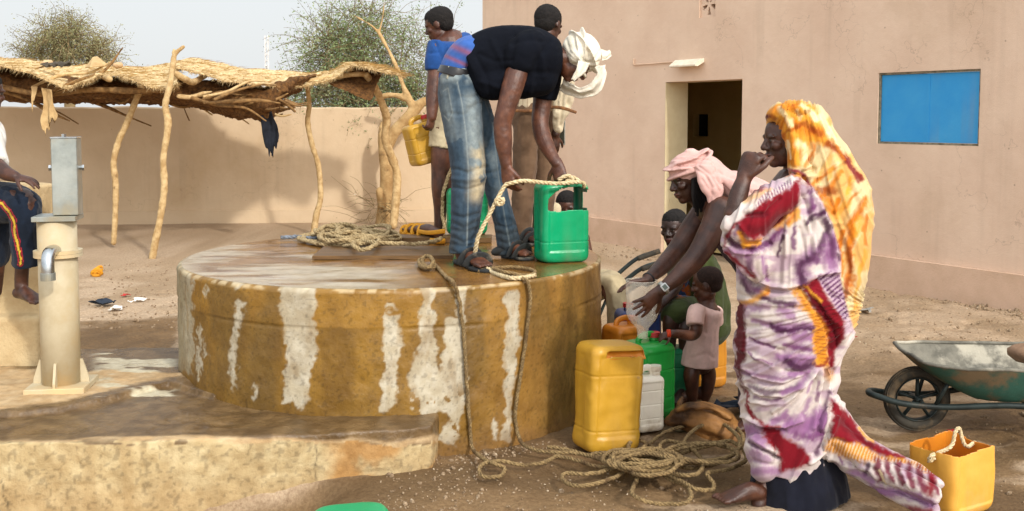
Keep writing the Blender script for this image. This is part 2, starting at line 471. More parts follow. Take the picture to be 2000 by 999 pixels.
for i in range(len(ss) - 1):
    for j in range(len(zs) - 1):
        sm, zm = (ss[i] + ss[i + 1]) / 2, (zs[j] + zs[j + 1]) / 2
        if any(o[0] < sm < o[1] and o[2] < zm < o[3] for o in openings): continue
        for out, flip in ((0, 0), (-TH, 1)):
            q = [w3(ss[i], zs[j], out), w3(ss[i + 1], zs[j], out), w3(ss[i + 1], zs[j + 1], out), w3(ss[i], zs[j + 1], out)]
            B.add(q, [[0, 1, 2, 3][::-1] if flip else [0, 1, 2, 3]])
for o in [(s_corner, s_end, -.05, HTOP)] + openings:
    for (a, b) in (((o[0], o[2]), (o[0], o[3])), ((o[1], o[2]), (o[1], o[3])), ((o[0], o[3]), (o[1], o[3])), ((o[0], o[2]), (o[1], o[2]))):
        B.add([w3(*a, 0), w3(*b, 0), w3(*b, -TH), w3(*a, -TH)], [[0, 1, 2, 3]])
# end wall at the far corner, and the flat roof slab
q = [w3(s_corner, -.05, -TH), w3(s_corner, -.05, -6), w3(s_corner, HTOP, -6), w3(s_corner, HTOP, -TH)]
B.add(q, [[0, 1, 2, 3]])
B.link('wall', M_plaster, bld, False)
B = MB(); wallbox(B, w3(s_corner - .2, 0, -.05), w3(s_end, 0, -.05), HTOP + .003, HTOP + .15, 6.0, wn_); B.link('roof', M_plaster, bld, False)
B = MB()
for a, b in ((s_corner, d0 - .002), (d1 + .002, s_end)):
    wallbox(B, w3(a, 0, .045), w3(b, 0, .045), -.1, pl_z, .043, wn_)
M_plinth = mat('plinth_plaster', lin((214, 184, 160)), lin((198, 168, 142)), 3, .95, 0.004, 60, c3=lin((170, 140, 112)), s3=2.2, t3=(.55, .8))
B.link('plinth', M_plinth, bld, False)
# the room seen through the doorway
M_room = mat('room_plaster', lin((206, 180, 120)), lin((192, 166, 108)), 2, .9, .002, 60)
B = MB()
r0, r1, rd = d0 - 2.6, d1 + .55, 2.0
zt = 2.9
i0, iz1 = onplane(1353, 223, w3(0, 0, -TH - rd), wn_), 0
def rp(px, py):
    p = onplane(px, py, w3(0, 0, -TH - rd), wn_); return float(np.dot(p - G0, sdir)), float(p[2])
ia, izt = rp(1354, 223); ib, izb = rp(1383, 268)
def wallcells(B, sa, sb, za, zb, op, out):
    ss = sorted({sa, sb, op[0], op[1]}); zs = sorted({za, zb, op[2], op[3]})
    for i in range(len(ss) - 1):
        for j in range(len(zs) - 1):
            if op[0] <= ss[i] < op[1] and op[2] <= zs[j] < op[3]: continue
            B.add([w3(ss[i], zs[j], out), w3(ss[i + 1], zs[j], out), w3(ss[i + 1], zs[j + 1], out), w3(ss[i], zs[j + 1], out)], [[0, 1, 2, 3]])
wallcells(B, r0, r1, 0, zt, (ia, ib, izb, izt), -TH - rd)
for (a, b) in (((ia, izb), (ia, izt)), ((ib, izb), (ib, izt)), ((ia, izt), (ib, izt)), ((ia, izb), (ib, izb))):
    B.add([w3(*a, -TH - rd), w3(*b, -TH - rd), w3(*b, -TH - rd - .22), w3(*a, -TH - rd - .22)], [[0, 1, 2, 3]])
B.add([w3(ia, izb, -TH - rd - .22), w3(ib, izb, -TH - rd - .22), w3(ib, izt, -TH - rd - .22), w3(ia, izt, -TH - rd - .22)], [[0, 1, 2, 3]])
for s_ in (r0, r1): B.add([w3(s_, 0, -TH - .003), w3(s_, 0, -TH - rd), w3(s_, zt, -TH - rd), w3(s_, zt, -TH - .003)], [[0, 1, 2, 3]])
B.add([w3(r0, zt, -TH - .003), w3(r1, zt, -TH - .003), w3(r1, zt, -TH - rd), w3(r0, zt, -TH - rd)], [[0, 1, 2, 3]])
B.add([w3(r0, .03, -TH + .1), w3(r1, .03, -TH + .1), w3(r1, .03, -TH - rd), w3(r0, .03, -TH - rd)], [[0, 1, 2, 3]])
B.link('room', M_room, bld, False)
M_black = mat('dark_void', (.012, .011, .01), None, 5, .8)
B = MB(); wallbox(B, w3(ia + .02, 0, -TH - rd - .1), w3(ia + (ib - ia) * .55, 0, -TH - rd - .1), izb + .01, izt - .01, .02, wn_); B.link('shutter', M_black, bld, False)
M_jamb_sun = mat('sunlit_jamb', lin((224, 208, 170)), lin((212, 194, 154)), 4, .9, .002, 60)  # sunlight on the left reveal, put into the cream colour
B = MB(); wallbox(B, w3(d0 + .002, 0, .0025), w3(d0 + .008, 0, .0025), -.02, dzt - .004, TH + .0, wn_); B.link('jamb', M_jamb_sun, bld, False)
# blue shutter
M_blue = mat('blue_paint', lin((40, 146, 212)), lin((58, 156, 214)), 2.5, .55, .0012, 50, bump2=.006, bscale2=3.5, streak=.22, c3=lin((92, 164, 206)), s3=3.0, t3=(.6, .8), spec=.4)
M_rustframe = mat('weathered_frame', lin((150, 140, 118)), lin((96, 90, 74)), 20, .8, .001, 80)
win = MB()
zz = lambda t: wz0 + (wz1 - wz0) * t
wallbox(win, w3(wx0 + .018, 0, -.03), w3((wx0 + wx1) / 2 - .002, 0, -.03), wz0 + .02, wz1 - .02, .03, wn_)
wallbox(win, w3((wx0 + wx1) / 2 + .002, 0, -.03), w3(wx1 - .018, 0, -.03), wz0 + .02, wz1 - .02, .03, wn_)
wo = win.link('window', M_blue, bld, False); wo['label'] = 'closed blue sheet metal window shutter in two leaves'
fr = MB()
for a, b, c, d in ((wx0, wx0 + .016, wz0, wz1), (wx1 - .016, wx1, wz0, wz1), (wx0 + .016, wx1 - .016, wz1 - .018, wz1), (wx0 + .016, wx1 - .016, wz0, wz0 + .018)):
    wallbox(fr, w3(a, 0, -.012), w3(b, 0, -.012), c + .001, d - .001, .06, wn_)
fr.link('frame', M_rustframe, wo, False)
sm = MB(); mid = (wx0 + wx1) / 2
wallbox(sm, w3(mid - .012, 0, -.027), w3(mid + .012, 0, -.027), wz0 + .022, wz1 - .022, .02, wn_)
sm.link('seam_strip', M_blue, wo, False)
# small dark window behind the standing men
M_dglass = mat('dark_shutter', lin((60, 62, 50)), lin((44, 46, 36)), 8, .5)
dw = MB(); wallbox(dw, w3(b0 + .02, 0, -.06), w3(b1 - .02, 0, -.06), bz0 + .02, bz1 - .02, .03, wn_); dwo = dw.link('window', M_dglass, bld, False); dwo['label'] = 'small dark shuttered window with pale frame'
dw = MB()
for a, b, c, d in ((b0, b0 + .018, bz0, bz1), (b1 - .018, b1, bz0, bz1), (b0 + .018, b1 - .018, bz1 - .018, bz1), (b0 + .018, b1 - .018, bz0, bz0 + .018)):
    wallbox(dw, w3(a, 0, .004), w3(b, 0, .004), c + .001, d - .001, .08, wn_)
dw.link('frame', mat('grey_frame', lin((190, 190, 180)), lin((140, 140, 130)), 20, .6), dwo, False)
# pierced ventilation block
vb = MB()
cs, cz, rr = (v0 + v1) / 2, (vz0 + vz1) / 2, min(v1 - v0, vz1 - vz0) / 2
n = 48
for a in range(4):
    pass
gN = 30
cells = np.linspace(0, 1, gN + 1)
keep = np.zeros((gN, gN), bool)
for i in range(gN):
    for j in range(gN):
        u_, v_ = (i + .5) / gN * 2 - 1, (j + .5) / gN * 2 - 1
        r_, a_ = math.hypot(u_, v_), math.atan2(v_, u_)
        petal = 0.2 < r_ < .82 and abs(math.sin(2.5 * (a_ + .3))) < .62
        keep[i, j] = not petal
for i in range(gN):
    for j in range(gN):
        if not keep[i, j]: continue
        s0_, s1_ = v0 + (v1 - v0) * cells[i], v0 + (v1 - v0) * cells[i + 1]; z0_, z1_ = vz0 + (vz1 - vz0) * cells[j], vz0 + (vz1 - vz0) * cells[j + 1]
        vb.add([w3(s0_, z0_, -.03), w3(s1_, z0_, -.03), w3(s1_, z1_, -.03), w3(s0_, z1_, -.03)], [[0, 1, 2, 3]])
        for (di, dj, a, b) in ((-1, 0, (s0_, z0_), (s0_, z1_)), (1, 0, (s1_, z0_), (s1_, z1_)), (0, -1, (s0_, z0_), (s1_, z0_)), (0, 1, (s0_, z1_), (s1_, z1_))):
            ii, jj = i + di, j + dj
            if 0 <= ii < gN and 0 <= jj < gN and not keep[ii, jj]:
                vb.add([w3(*a, -.03), w3(*b, -.03), w3(*b, -.1), w3(*a, -.1)], [[0, 1, 2, 3]])
vb.link('vent_block', M_plaster, bld, False)
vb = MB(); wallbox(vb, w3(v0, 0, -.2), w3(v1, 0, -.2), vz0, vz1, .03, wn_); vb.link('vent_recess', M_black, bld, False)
# lamp over the doorway and its conduit
M_lampw = mat('white_enamel', lin((236, 226, 206)), lin((214, 202, 180)), 10, .5)
la, lz = wp(1325, 128); lb, lz2 = wp(1376, 121)
lm = thing('wall_lamp', 'white strip lamp with a thin wire conduit on the wall above the doorway', 'lamp', tuple(w3((la + lb) / 2, lz, 0)))
B = MB()
pr = [(0.002, .0), (.10, -.05), (.14, -.045), (.14, -.03), (.05, .035), (.002, .04)]
V = [w3(s_, lz + .02 + z_, o_) for s_ in (la, lb) for (o_, z_) in pr]
k = len(pr)
B.add(V, [[i, (i + 1) % k, k + (i + 1) % k, k + i] for i in range(k)] + [list(range(k))[::-1], [k + i for i in range(k)]])
B.link('lamp_shade', M_lampw, lm, False)
B = MB()
pts = [w3(*wp(a, b), .018) for a, b in ((1240, 116), (1240, 125), (1244, 127), (1290, 124), (1330, 121))]
B.limbw(pts, .008, 6, 8); B.link('conduit', M_plinth, lm)
# ================================================================= well
OCH = np.array(lin((142, 106, 38))); OCH2 = np.array(lin((110, 80, 28))); CONC = np.array(lin((192, 184, 164))); CONC2 = np.array(lin((176, 164, 138)))
def z5(pts, ox=0, oy=500): return [(ox + a / 2, oy + b / 2) for a, b in pts]
streaks = [
 z5([(90,100),(245,110),(240,190),(225,230),(235,360),(215,450),(205,575),(170,595),(110,575),(118,400),(110,280),(90,180)], 500),
 z5([(510,215),(555,225),(575,350),(548,420),(550,540),(535,585),(500,620),(480,615),(495,500),(500,330)], 500),
 z5([(510,180),(535,186),(550,208),(520,210)], 500), z5([(512,110),(555,115),(540,145),(520,140)], 500),
 z5([(630,110),(700,125),(690,190),(700,240),(695,330),(712,400),(715,440),(725,430),(735,330),(740,250),(790,235),(780,130),(830,120),(815,170),(820,420),(820,520),(800,640),(785,740),(710,735),(740,660),(755,640),(730,600),(695,605),(690,660),(620,640),(595,560),(590,480),(635,380),(640,230),(645,190)], 500),
 [(998,556),(1012,570),(1015,640),(1005,720),(1000,800),(998,866),(980,862),(988,800),(985,700),(990,620),(985,580)],
 [(968,815),(976,830),(974,866),(964,862)],
 [(330,480),(366,520),(376,570),(377,640),(383,680),(372,735),(330,725)],
 [(465,583),(480,590),(470,640),(462,680),(463,740),(458,764),(446,740),(450,680),(458,640)],
 [(388,635),(394,640),(391,738),(385,738)], [(399,662),(406,690),(398,700)], [(455,540),(477,540),(475,562),(460,566)], [(495,750),(501,780),(493,782)],
 [(372,540),(380,545),(377,560)], [(400,560),(408,562),(404,580)],
]
well = thing('well', 'round concrete well with water stained ochre wall and wet top, men standing on it', 'well', (WC[0], WC[1], 0))
M_well = mat('stained_concrete', lin((255, 255, 255)), lin((196, 186, 172)), 9, .72, .003, 55, attr=True, vary=.6, bump2=.004, bscale2=12, wetattr=.22, spec=.5)
th = np.concatenate([np.linspace(math.radians(180), math.radians(360), 640), np.linspace(math.radians(360), math.radians(540), 60)[1:-1]])
prof = [(0, -.1)] + [(0, z) for z in np.linspace(0.0, .575, 105)] + [(.0005, .585), (.001, .595)] + [(.002, z) for z in np.linspace(.602, .752, 30)] + [(.002, .764), (-.006, .771), (-.02, WZ)]
pr = np.array(prof)
nt_, np_ = len(th), len(pr)
TT, KK = np.meshgrid(th, np.arange(np_), indexing='ij')
R_ = WR + pr[KK, 0]; Z_ = pr[KK, 1]
P = np.stack([WC[0] + np.cos(TT) * R_, WC[1] + np.sin(TT) * R_, Z_], -1).reshape(-1, 3)
nr = (fbm(P * [4, 4, 4], 4) - .5) * .03 + (fbm(P * [22, 22, 14], 3) - .5) * .006
nr *= (P[:, 2] < .76)
# ragged seam under the rim slab
seam = np.exp(-((P[:, 2] - .592 - (fbm(P * [5, 5, 0], 2) - .5) * .012) / .006) ** 2) * .007 * sstep(.42, .6, fbm(P * [3, 3, 3] + 8, 3))
P[:, :2] += ((P - [WC[0], WC[1], 0])[:, :2] / np.hypot(P[:, 0] - WC[0], P[:, 1] - WC[1])[:, None]) * (nr - seam)[:, None]
x, y = to_px(P)
wx = x + (fbm(P * 26, 4) - .5) * 22 + (fbm(P * [60, 60, 60] + 4, 2) - .5) * 8; wy = y + (fbm(P * 20 + 9, 3) - .5) * 34
front = P[:, 1] < WC[1] + .25
s = np.zeros(len(P))
for k, st in enumerate(streaks): s = np.maximum(s, sstep(-3.0, 3.0, pinside(wx, wy, st)))
s = np.where(front, s, 0)
# splashes low on the wide pale streak
spl = sstep(.60, .63, fbm(P * [30, 30, 24] + 77, 3)) * sstep(730, 790, y) * sstep(780, 800, x) * sstep(930, 915, x)
s = s * (1 - spl)
v = sstep(.3, .7, fbm(P * [9, 9, 1.6], 5)); v2 = sstep(.35, .65, fbm(P * [20, 20, 20] + 5, 4))
och = OCH * (1 - v[:, None] * .75) + OCH2 * v[:, None] * .75
rim = (P[:, 2] > .6)[:, None]
och = np.where(rim, och * .5 + np.array(lin((162, 120, 44))) * .5, och)
gx_ = sstep(880, 1060, x)[:, None]
och = och * (1 - .55 * gx_) + np.array(lin((158, 118, 62))) * .55 * gx_
dk = sstep(.46, .66, fbm(P * [6, 6, 2.0] + 21, 5))[:, None]
och = och * (1 - .6 * dk) + np.array(lin((108, 84, 40))) * .6 * dk
s = s * (.97 - .35 * sstep(.52, .7, fbm(P * [18, 18, 5] + 3, 4)))
con = CONC * (1 - v2[:, None] * .8) + CONC2 * v2[:, None] * .8
lg = sstep(395, 340, x)[:, None]
con = con * (1 - lg * .6) + np.array(lin((150, 140, 104))) * lg * .6
col = och * (1 - s[:, None]) + con * s[:, None]
mud = sstep(.1, .0, P[:, 2] + (fbm(P * 9, 3) - .5) * .14)[:, None] * (x > 840)[:, None]
col = col * (1 - .5 * mud) + np.array(lin((132, 98, 60))) * .5 * mud
spk = sstep(.72, .76, vnoise(P * 95))[:, None] * .5
col = col * (1 - spk) + col * .45 * spk
# pale chipped arris
ar = np.exp(-((P[:, 2] - .768) / .008) ** 2) * sstep(.4, .6, fbm(P * 30, 2)); col = col * (1 - .6 * ar[:, None]) + np.array(lin((226, 208, 168))) * .6 * ar[:, None]
I = np.arange(nt_ * np_).reshape(nt_, np_); J = np.vstack([I, I[:1]])
Q = np.stack([J[:-1, :-1], J[1:, :-1], J[1:, 1:], J[:-1, 1:]], -1).reshape(-1, 4)
o = link('well_wall', P, Q, M_well, well, True, col); setwet(o, (1 - s) * .55)
# wet top slab with the round mouth
nr_, na_ = 64, 300
HOLE = .2
rr = np.linspace(HOLE, WR - .018, nr_); aa = np.linspace(0, 2 * math.pi, na_, endpoint=False)
A_, RR = np.meshgrid(aa, rr)
P = np.stack([WC[0] + np.cos(A_) * RR, WC[1] + np.sin(A_) * RR, np.full(A_.shape, WZ)], -1).reshape(-1, 3)
P[:, 2] += (fbm(P * [5, 5, 1], 4) - .5) * .012 * sstep(WR - .02, WR - .2, np.hypot(P[:, 0] - WC[0], P[:, 1] - WC[1]))
pud = sstep(.46, .58, fbm(P * [2.6, 7, 1] + 13, 4))
x, y = to_px(P)
pale = np.clip(sstep(840, 700, x) * sstep(.42, .60, fbm(P * [1.6, 6, 1] + 2, 6)) + sstep(420, 350, x), 0, 1)  # grey-white sky reflections on the wet slab, put into the colour
d1_ = sstep(.3, .7, fbm(P * [6, 6, 1], 4))[:, None]
col = np.array(lin((150, 108, 52))) * (1 - d1_) + np.array(lin((118, 80, 36))) * d1_
col = col * (1 - pale[:, None] * .8) + np.array(lin((200, 188, 164))) * pale[:, None] * .8
I = np.arange(nr_ * na_).reshape(nr_, na_); J = np.concatenate([I, I[:, :1]], 1)
Q = np.stack([J[:-1, :-1], J[1:, :-1], J[1:, 1:], J[:-1, 1:]], -1).reshape(-1, 4)[:, ::-1]
M_top = mat('wet_slab', lin((255, 255, 255)), lin((200, 190, 178)), 12, .5, .0012, 45, attr=True, vary=.5, wetattr=.07, spec=.6)
o = link('top_slab', P, Q, M_top, well, True, col); setwet(o, np.clip(.65 + .45 * pud, 0, 1))
B = MB()
aa = np.linspace(0, 2 * math.pi, 60, endpoint=False)
V = [[WC[0] + math.cos(a) * HOLE, WC[1] + math.sin(a) * HOLE, z] for z in (WZ, -.6) for a in aa]
B.add(V, [[i, 60 + i, 60 + (i + 1) % 60, (i + 1) % 60] for i in range(60)] + [[60 + i for i in range(60)]])
B.link('shaft', mat('shaft_concrete', lin((110, 88, 58)), lin((84, 66, 42)), 6, .6), well)
M_plank = mat('wet_plank', lin((118, 88, 52)), lin((86, 62, 36)), 5, .45, .002, 60, stretch=(1, 9, 9))
def plank(a, b, w, h, z):
    a = np.array(a); b = np.array(b); d = nrm(b - a); n = np.array([-d[1], d[0], 0]); k = 14
    B = MB(); V = []
    for t in np.linspace(0, 1, k):
        c = a + (b - a) * t; wob = (vnoise(np.array([[t * 4, a[1] * 7, 1]]))[0] - .5) * .01
        for (u, zz_) in ((-w / 2, 0), (w / 2, 0), (w / 2, h), (-w / 2, h)): V.append([c[0] + n[0] * (u + wob), c[1] + n[1] * (u + wob), z + zz_])
    fs = [[i * 4 + j, i * 4 + (j + 1) % 4, i * 4 + 4 + (j + 1) % 4, i * 4 + 4 + j] for i in range(k - 1) for j in range(4)] + [[3, 2, 1, 0], [(k - 1) * 4 + j for j in range(4)]]
    B.add(V, fs); return B
p0, p1 = onz(622, 498, WZ)[:2], onz(886, 497, WZ)[:2]
tag(plank(p0, p1, .43, .02, WZ + .002).link('plank', M_plank, None, False), 'thick wet plank laid in front of the rope heap, beside the well mouth', 'plank', 'boards laid over the well mouth')
p0, p1 = onz(700, 472, WZ)[:2], onz(960, 472, WZ)[:2]
tag(plank(p0, p1, .18, .03, WZ + .004).link('plank', M_plank, None, False), 'wide board under the yellow sandal, at the back of the well mouth', 'plank', 'boards laid over the well mouth')
# ================================================================= concrete apron
apr = MB()
fl = [onz(-160, 868, APZ - .03), onz(300, 862, APZ - .03), onz(620, 848, APZ - .03), onz(800, 838, APZ - .03), onz(846, 830, APZ - .03)]
back = [onz(846, 812, APZ - .03) + [0.02, .1, 0], np.array([-.35, 4.75, 0]), np.array([-.7, 5.2, 0]), np.array([-1.85, 6.0, 0]), np.array([-2.6, 5.9, 0]), np.array([-4.2, 5.75, 0])]
out = [p[:2] for p in fl] + [p[:2] for p in back]
V = [[p[0], p[1], z] for z in (-.25, APZ - .03) for p in out]; k = len(out)
apr.add(V, [list(range(k))[::-1], [k + i for i in range(k)]] + [[i, (i + 1) % k, k + (i + 1) % k, k + i] for i in range(k)])
pad = [onz(a, b, APZ)[:2] for a, b in ((-160, 806), (40, 804), (120, 792), (200, 776), (330, 745), (420, 770))] + [np.array([-1.5, 5.9]), np.array([-2.6, 5.85]), np.array([-4.2, 5.7])]
k = len(pad); V = [[p[0], p[1], z] for z in (0, APZ) for p in pad]
apr.add(V, [list(range(k))[::-1], [k + i for i in range(k)]] + [[i, (i + 1) % k, k + (i + 1) % k, k + i] for i in range(k)])
# raised lip along the front edge, broken lump at its end
lip_ = np.array([p + [0, .035, -.012] for p in fl])
M_apr = mat('worn_cement', lin((255, 255, 255)), lin((205, 196, 182)), 14, .85, .005, 60, attr=True, vary=.7, bump2=.007, bscale2=11, wetattr=.2, spec=.45)
wetv = {}
def apr_disp(P, N):
    return (fbm(P * [6, 6, 6], 5) - .5) * .03 * (P[:, 2] > .02) + (fbm(P * 40, 3) - .5) * .004 - .004 * sstep(.62, .74, fbm(P * [11, 11, 11] + 5, 3))
def apr_col(P, N):
    x, y = to_px(P); n1 = fbm(P * [3.2, 5, 3], 5) - .5; n2 = sstep(.35, .65, fbm(P * 16, 4))[:, None]
    top = N[:, 2] > .45
    sand = np.array(lin((192, 166, 128))) * (1 - n2) + np.array(lin((190, 160, 118))) * n2
    wetc = np.array(lin((122, 98, 66))) * (1 - n2) + np.array(lin((98, 77, 50))) * n2
    w = sstep(-.05, .05, n1 + .02) * 0
    yy = y + n1 * 40
    w = np.maximum(w, sstep(776, 784, yy - np.interp(x, [0, 130, 200, 340, 420], [22, 8, -12, -44, -60])) * sstep(864, 856, yy - np.interp(x, [0, 400, 560, 700, 850], [4, -8, -2, 2, -10])))
    w = np.maximum(w, sstep(728, 716, yy + n1 * 30) * (x < 360))
    blob = sstep(.57, .6, fbm(P * [8, 14, 8] + 60, 3)) * sstep(905, 880, yy) * sstep(856, 870, yy) * .9
    w = np.maximum(w, blob)
    w = np.where(top | (y < 905), w, 0)
    w = np.where(N[:, 2] < .2, w * (y < 870), w)
    face = np.array(lin((198, 180, 140))) * (1 - n2 * .6) + np.array(lin((180, 156, 112))) * n2 * .6
    vs = sstep(.5, .7, fbm(P * [13, 13, 2.2] + 9, 4))[:, None]; face = face * (1 - .4 * vs) + np.array(lin((158, 130, 86))) * .4 * vs
    bt = sstep(.12, -.08, P[:, 2] + n1[:] * .12)[:, None]; face = face * (1 - .5 * bt) + np.array(lin((172, 142, 98))) * .5 * bt
    pt = sstep(.68, .72, vnoise(P * 70))[:, None]; face = face * (1 - .3 * pt)
    st = sstep(625, 665, x + n1 * 90) * sstep(.38, .55, fbm(P * [7, 7, 7] + 40, 4))
    face = face * (1 - st[:, None] * .8) + np.array(lin((170, 124, 66))) * st[:, None] * .85
    base = np.where(sstep(850, 880, yy)[:, None] > .5, face, sand)
    # whitish cement skin near the well
    ws = sstep(.48, .56, fbm(P * [5, 9, 5] + 15, 4)) * sstep(170, 210, x) * sstep(360, 330, x) * (y < 775) * (y > 690)
    c = base * (1 - w[:, None]) + wetc * w[:, None]
    c = c * (1 - ws[:, None]) + np.array(lin((206, 198, 172))) * ws[:, None]
    cr_ = np.exp(-(pdist(x, y, [(0, 935), (6, 950), (4, 965), (14, 980), (18, 1000)]) / 1.6) ** 2) + np.exp(-(pdist(x, y, [(616, 872), (620, 890), (614, 915), (618, 940)]) / 1.4) ** 2)
    c = c * (1 - .6 * np.clip(cr_, 0, 1))[:, None]
    wetv['w'] = np.clip(w * (.75 + .6 * sstep(.5, .7, fbm(P * [2.5, 6, 2] + 3, 3))) , 0, 1); return c
o = solid(apr, 'apron', M_apr, None, .0085, 3, apr_disp, apr_col)
tag(o, 'worn cement apron with wet channel and cream front edge beneath the hand pump', 'concrete apron'); setwet(o, wetv['w'])
# ================================================================= concrete seat block at the left
B = MB()
t0, t1 = at(-90, 362, 5.5), at(76, 362, 5.5); zb = at(0, 614, 5.5)[2]
B.box(((t0[0] + t1[0]) / 2, 5.5 + .12, (t0[2] + zb) / 2 + -.1), (t1[0] - t0[0], .24, t0[2] - zb + .2))
B.box(((t0[0] + t1[0]) / 2 - .02, 5.5 + .09, zb / 2), (t1[0] - t0[0] + .06, .36, zb))
M_blk = mat('rough_render', lin((200, 178, 138)), lin((178, 152, 112)), 5, .95, .006, 60, c3=lin((152, 126, 88)), s3=2.6, t3=(.5, .75), bump2=.01, bscale2=9)
o = solid(B, 'concrete_block', M_blk, None, .014, 3, lambda P, N: (fbm(P * 6, 4) - .5) * .03)
tag(o, 'rough rendered concrete block behind the pump, the seated boy resting on it', 'concrete block')
# ================================================================= hand pump
PC = onz(121, 757, APZ); PY = PC[1]
pump = thing('hand_pump', 'galvanised hand pump with square head and dusty cylindrical pedestal', 'pump', (PC[0], PY, APZ))
M_galv = mat('galvanised_steel', lin((176, 182, 178)), lin((140, 148, 146)), 7, .38, .0006, 60, c3=lin((168, 160, 138)), s3=5, t3=(.45, .7), metal=.75, spec=.5)
M_dusty = mat('dusty_paint', lin((196, 184, 156)), lin((172, 156, 124)), 5, .55, .001, 60, c3=lin((206, 178, 132)), s3=2.5, t3=(.45, .7), spec=.4)
M_chrome = mat('chromed_pipe', lin((200, 204, 206)), lin((160, 165, 168)), 12, .18, 0, metal=1.0)
def pz(py): return at(122, py, PY)[2]
def cyl(B, cx, cy, z0, z1, r, seg=40, r1=None):
    r1 = r if r1 is None else r1
    a = np.linspace(0, 2 * math.pi, seg, endpoint=False)
    V = [[cx + math.cos(t) * q, cy + math.sin(t) * q, z] for z, q in ((z0, r), (z1, r1)) for t in a]
    B.add(V, [[i, (i + 1) % seg, seg + (i + 1) % seg, seg + i] for i in range(seg)] + [list(range(seg))[::-1], [seg + i for i in range(seg)]])
u = PY / F
cxp = PC[0]; rp_ = 36.5 * u
Rz = lambda a: np.array([[math.cos(a), -math.sin(a), 0], [math.sin(a), math.cos(a), 0], [0, 0, 1]])
def bevbox(B, c, size, M=None, bv=.004):
    sx, sy, sz = np.asarray(size) / 2
    pts = []
    for z, k in ((-sz, bv), (-sz + bv, 0), (sz - bv, 0), (sz, bv)):
        X, Y = sx - k, sy - k; q = bv
        pts += [[-X + q, -Y, z], [X - q, -Y, z], [X, -Y + q, z], [X, Y - q, z], [X - q, Y, z], [-X + q, Y, z], [-X, Y - q, z], [-X, -Y + q, z]]
    P = np.array(pts)
    if M is not None: P = P @ np.asarray(M).T
    fs = [list(range(8))[::-1], [24 + i for i in range(8)]]
    for r in range(3): fs += [[r * 8 + i, r * 8 + (i + 1) % 8, r * 8 + 8 + (i + 1) % 8, r * 8 + 8 + i] for i in range(8)]
    B.add(P + np.asarray(c), fs)
Mh = Rz(math.radians(12))
B = MB(); cyl(B, cxp, PY, APZ + .01, pz(432), rp_)
B.link('pedestal', M_dusty, pump)
B = MB(); cyl(B, cxp + .002, PY, pz(501), pz(494) - .001, 45 * u); cyl(B, cxp + .002, PY, pz(494), pz(488), 45 * u); B.link('flange', M_dusty, pump, False)
B = MB(); bevbox(B, (cxp + .006, PY, pz(425)), (80 * u, 80 * u, 10 * u), Mh, .002); B.link('top_flange', M_galv, pump, False)
hx = at(131, 345, PY)[0]
B = MB(); bevbox(B, (hx, PY, (pz(419) + pz(270)) / 2), (47 * u, 46 * u, pz(270) - pz(419)), Mh, .003); hd = B.link('pump_head', M_galv, pump, False)
B = MB(); bevbox(B, (hx, PY, pz(269)), (49 * u, 48 * u, 3 * u), Mh, .001); B.link('head_lid', M_chrome, hd, False)
for sx in (-1, 1):
    B = MB(); c = np.array([hx, PY, pz(328)]) + Mh @ np.array([sx * 23.5 * u, 0, 0])
    d = Mh @ np.array([sx, 0, 0])
    B.sweep([c - d * .005, c + d * 6 * u], 4.5 * u, seg=6, cap='flat', ref=(0, 0, 1)); B.sweep([c + d * 5 * u, c + d * 9 * u], 6.5 * u, seg=6, cap='flat', ref=(0, 0, 1))
    B.link('bolt', M_chrome, pump, False)
B = MB(); cyl(B, hx - .01, PY, pz(268), pz(262), 5 * u, 6); B.link('nut', M_chrome, pump, False)
B = MB()
fy = PY - rp_
sp = [(cxp + .02, PY - .03, pz(487)), (cxp + .024, fy - .03, pz(485)), (cxp + .03, fy - .075, pz(490)), (cxp + .034, fy - .095, pz(506)), (cxp + .036, fy - .10, pz(532))]
B.limbw(sp, .030, 8, 20, cap='flat', ref=(1, 0, 0)); spo = B.link('spout', M_chrome, pump)
B = MB(); cyl(B, cxp + .036, fy - .10, pz(536), pz(522), .034, 24); B.link('collar', M_galv, spo, False)
B = MB(); bevbox(B, (cxp, PY, APZ + .012), (112 * u, 112 * u, .03), Rz(math.radians(8)), .003); B.link('base_plate', M_dusty, pump, False)
for k in range(4):
    a = math.radians(8 + 90 * k); d = np.array([math.cos(a), math.sin(a), 0]); n = np.array([-d[1], d[0], 0]) * .006
    c = np.array([cxp, PY, APZ + .027])
    t = [c + d * (rp_ - .004), c + d * (rp_ + 16 * u), c + d * (rp_ + 16 * u) + [0, 0, .02], c + d * (rp_ + 4 * u) + [0, 0, 46 * u], c + d * (rp_ - .004) + [0, 0, 46 * u]]
    B = MB(); B.add([p + n for p in t] + [p - n for p in t], [[4, 3, 2, 1, 0], [5, 6, 7, 8, 9]] + [[i, (i + 1) % 5, 5 + (i + 1) % 5, 5 + i] for i in range(5)])
    B.link('gusset', M_dusty, pump, False)
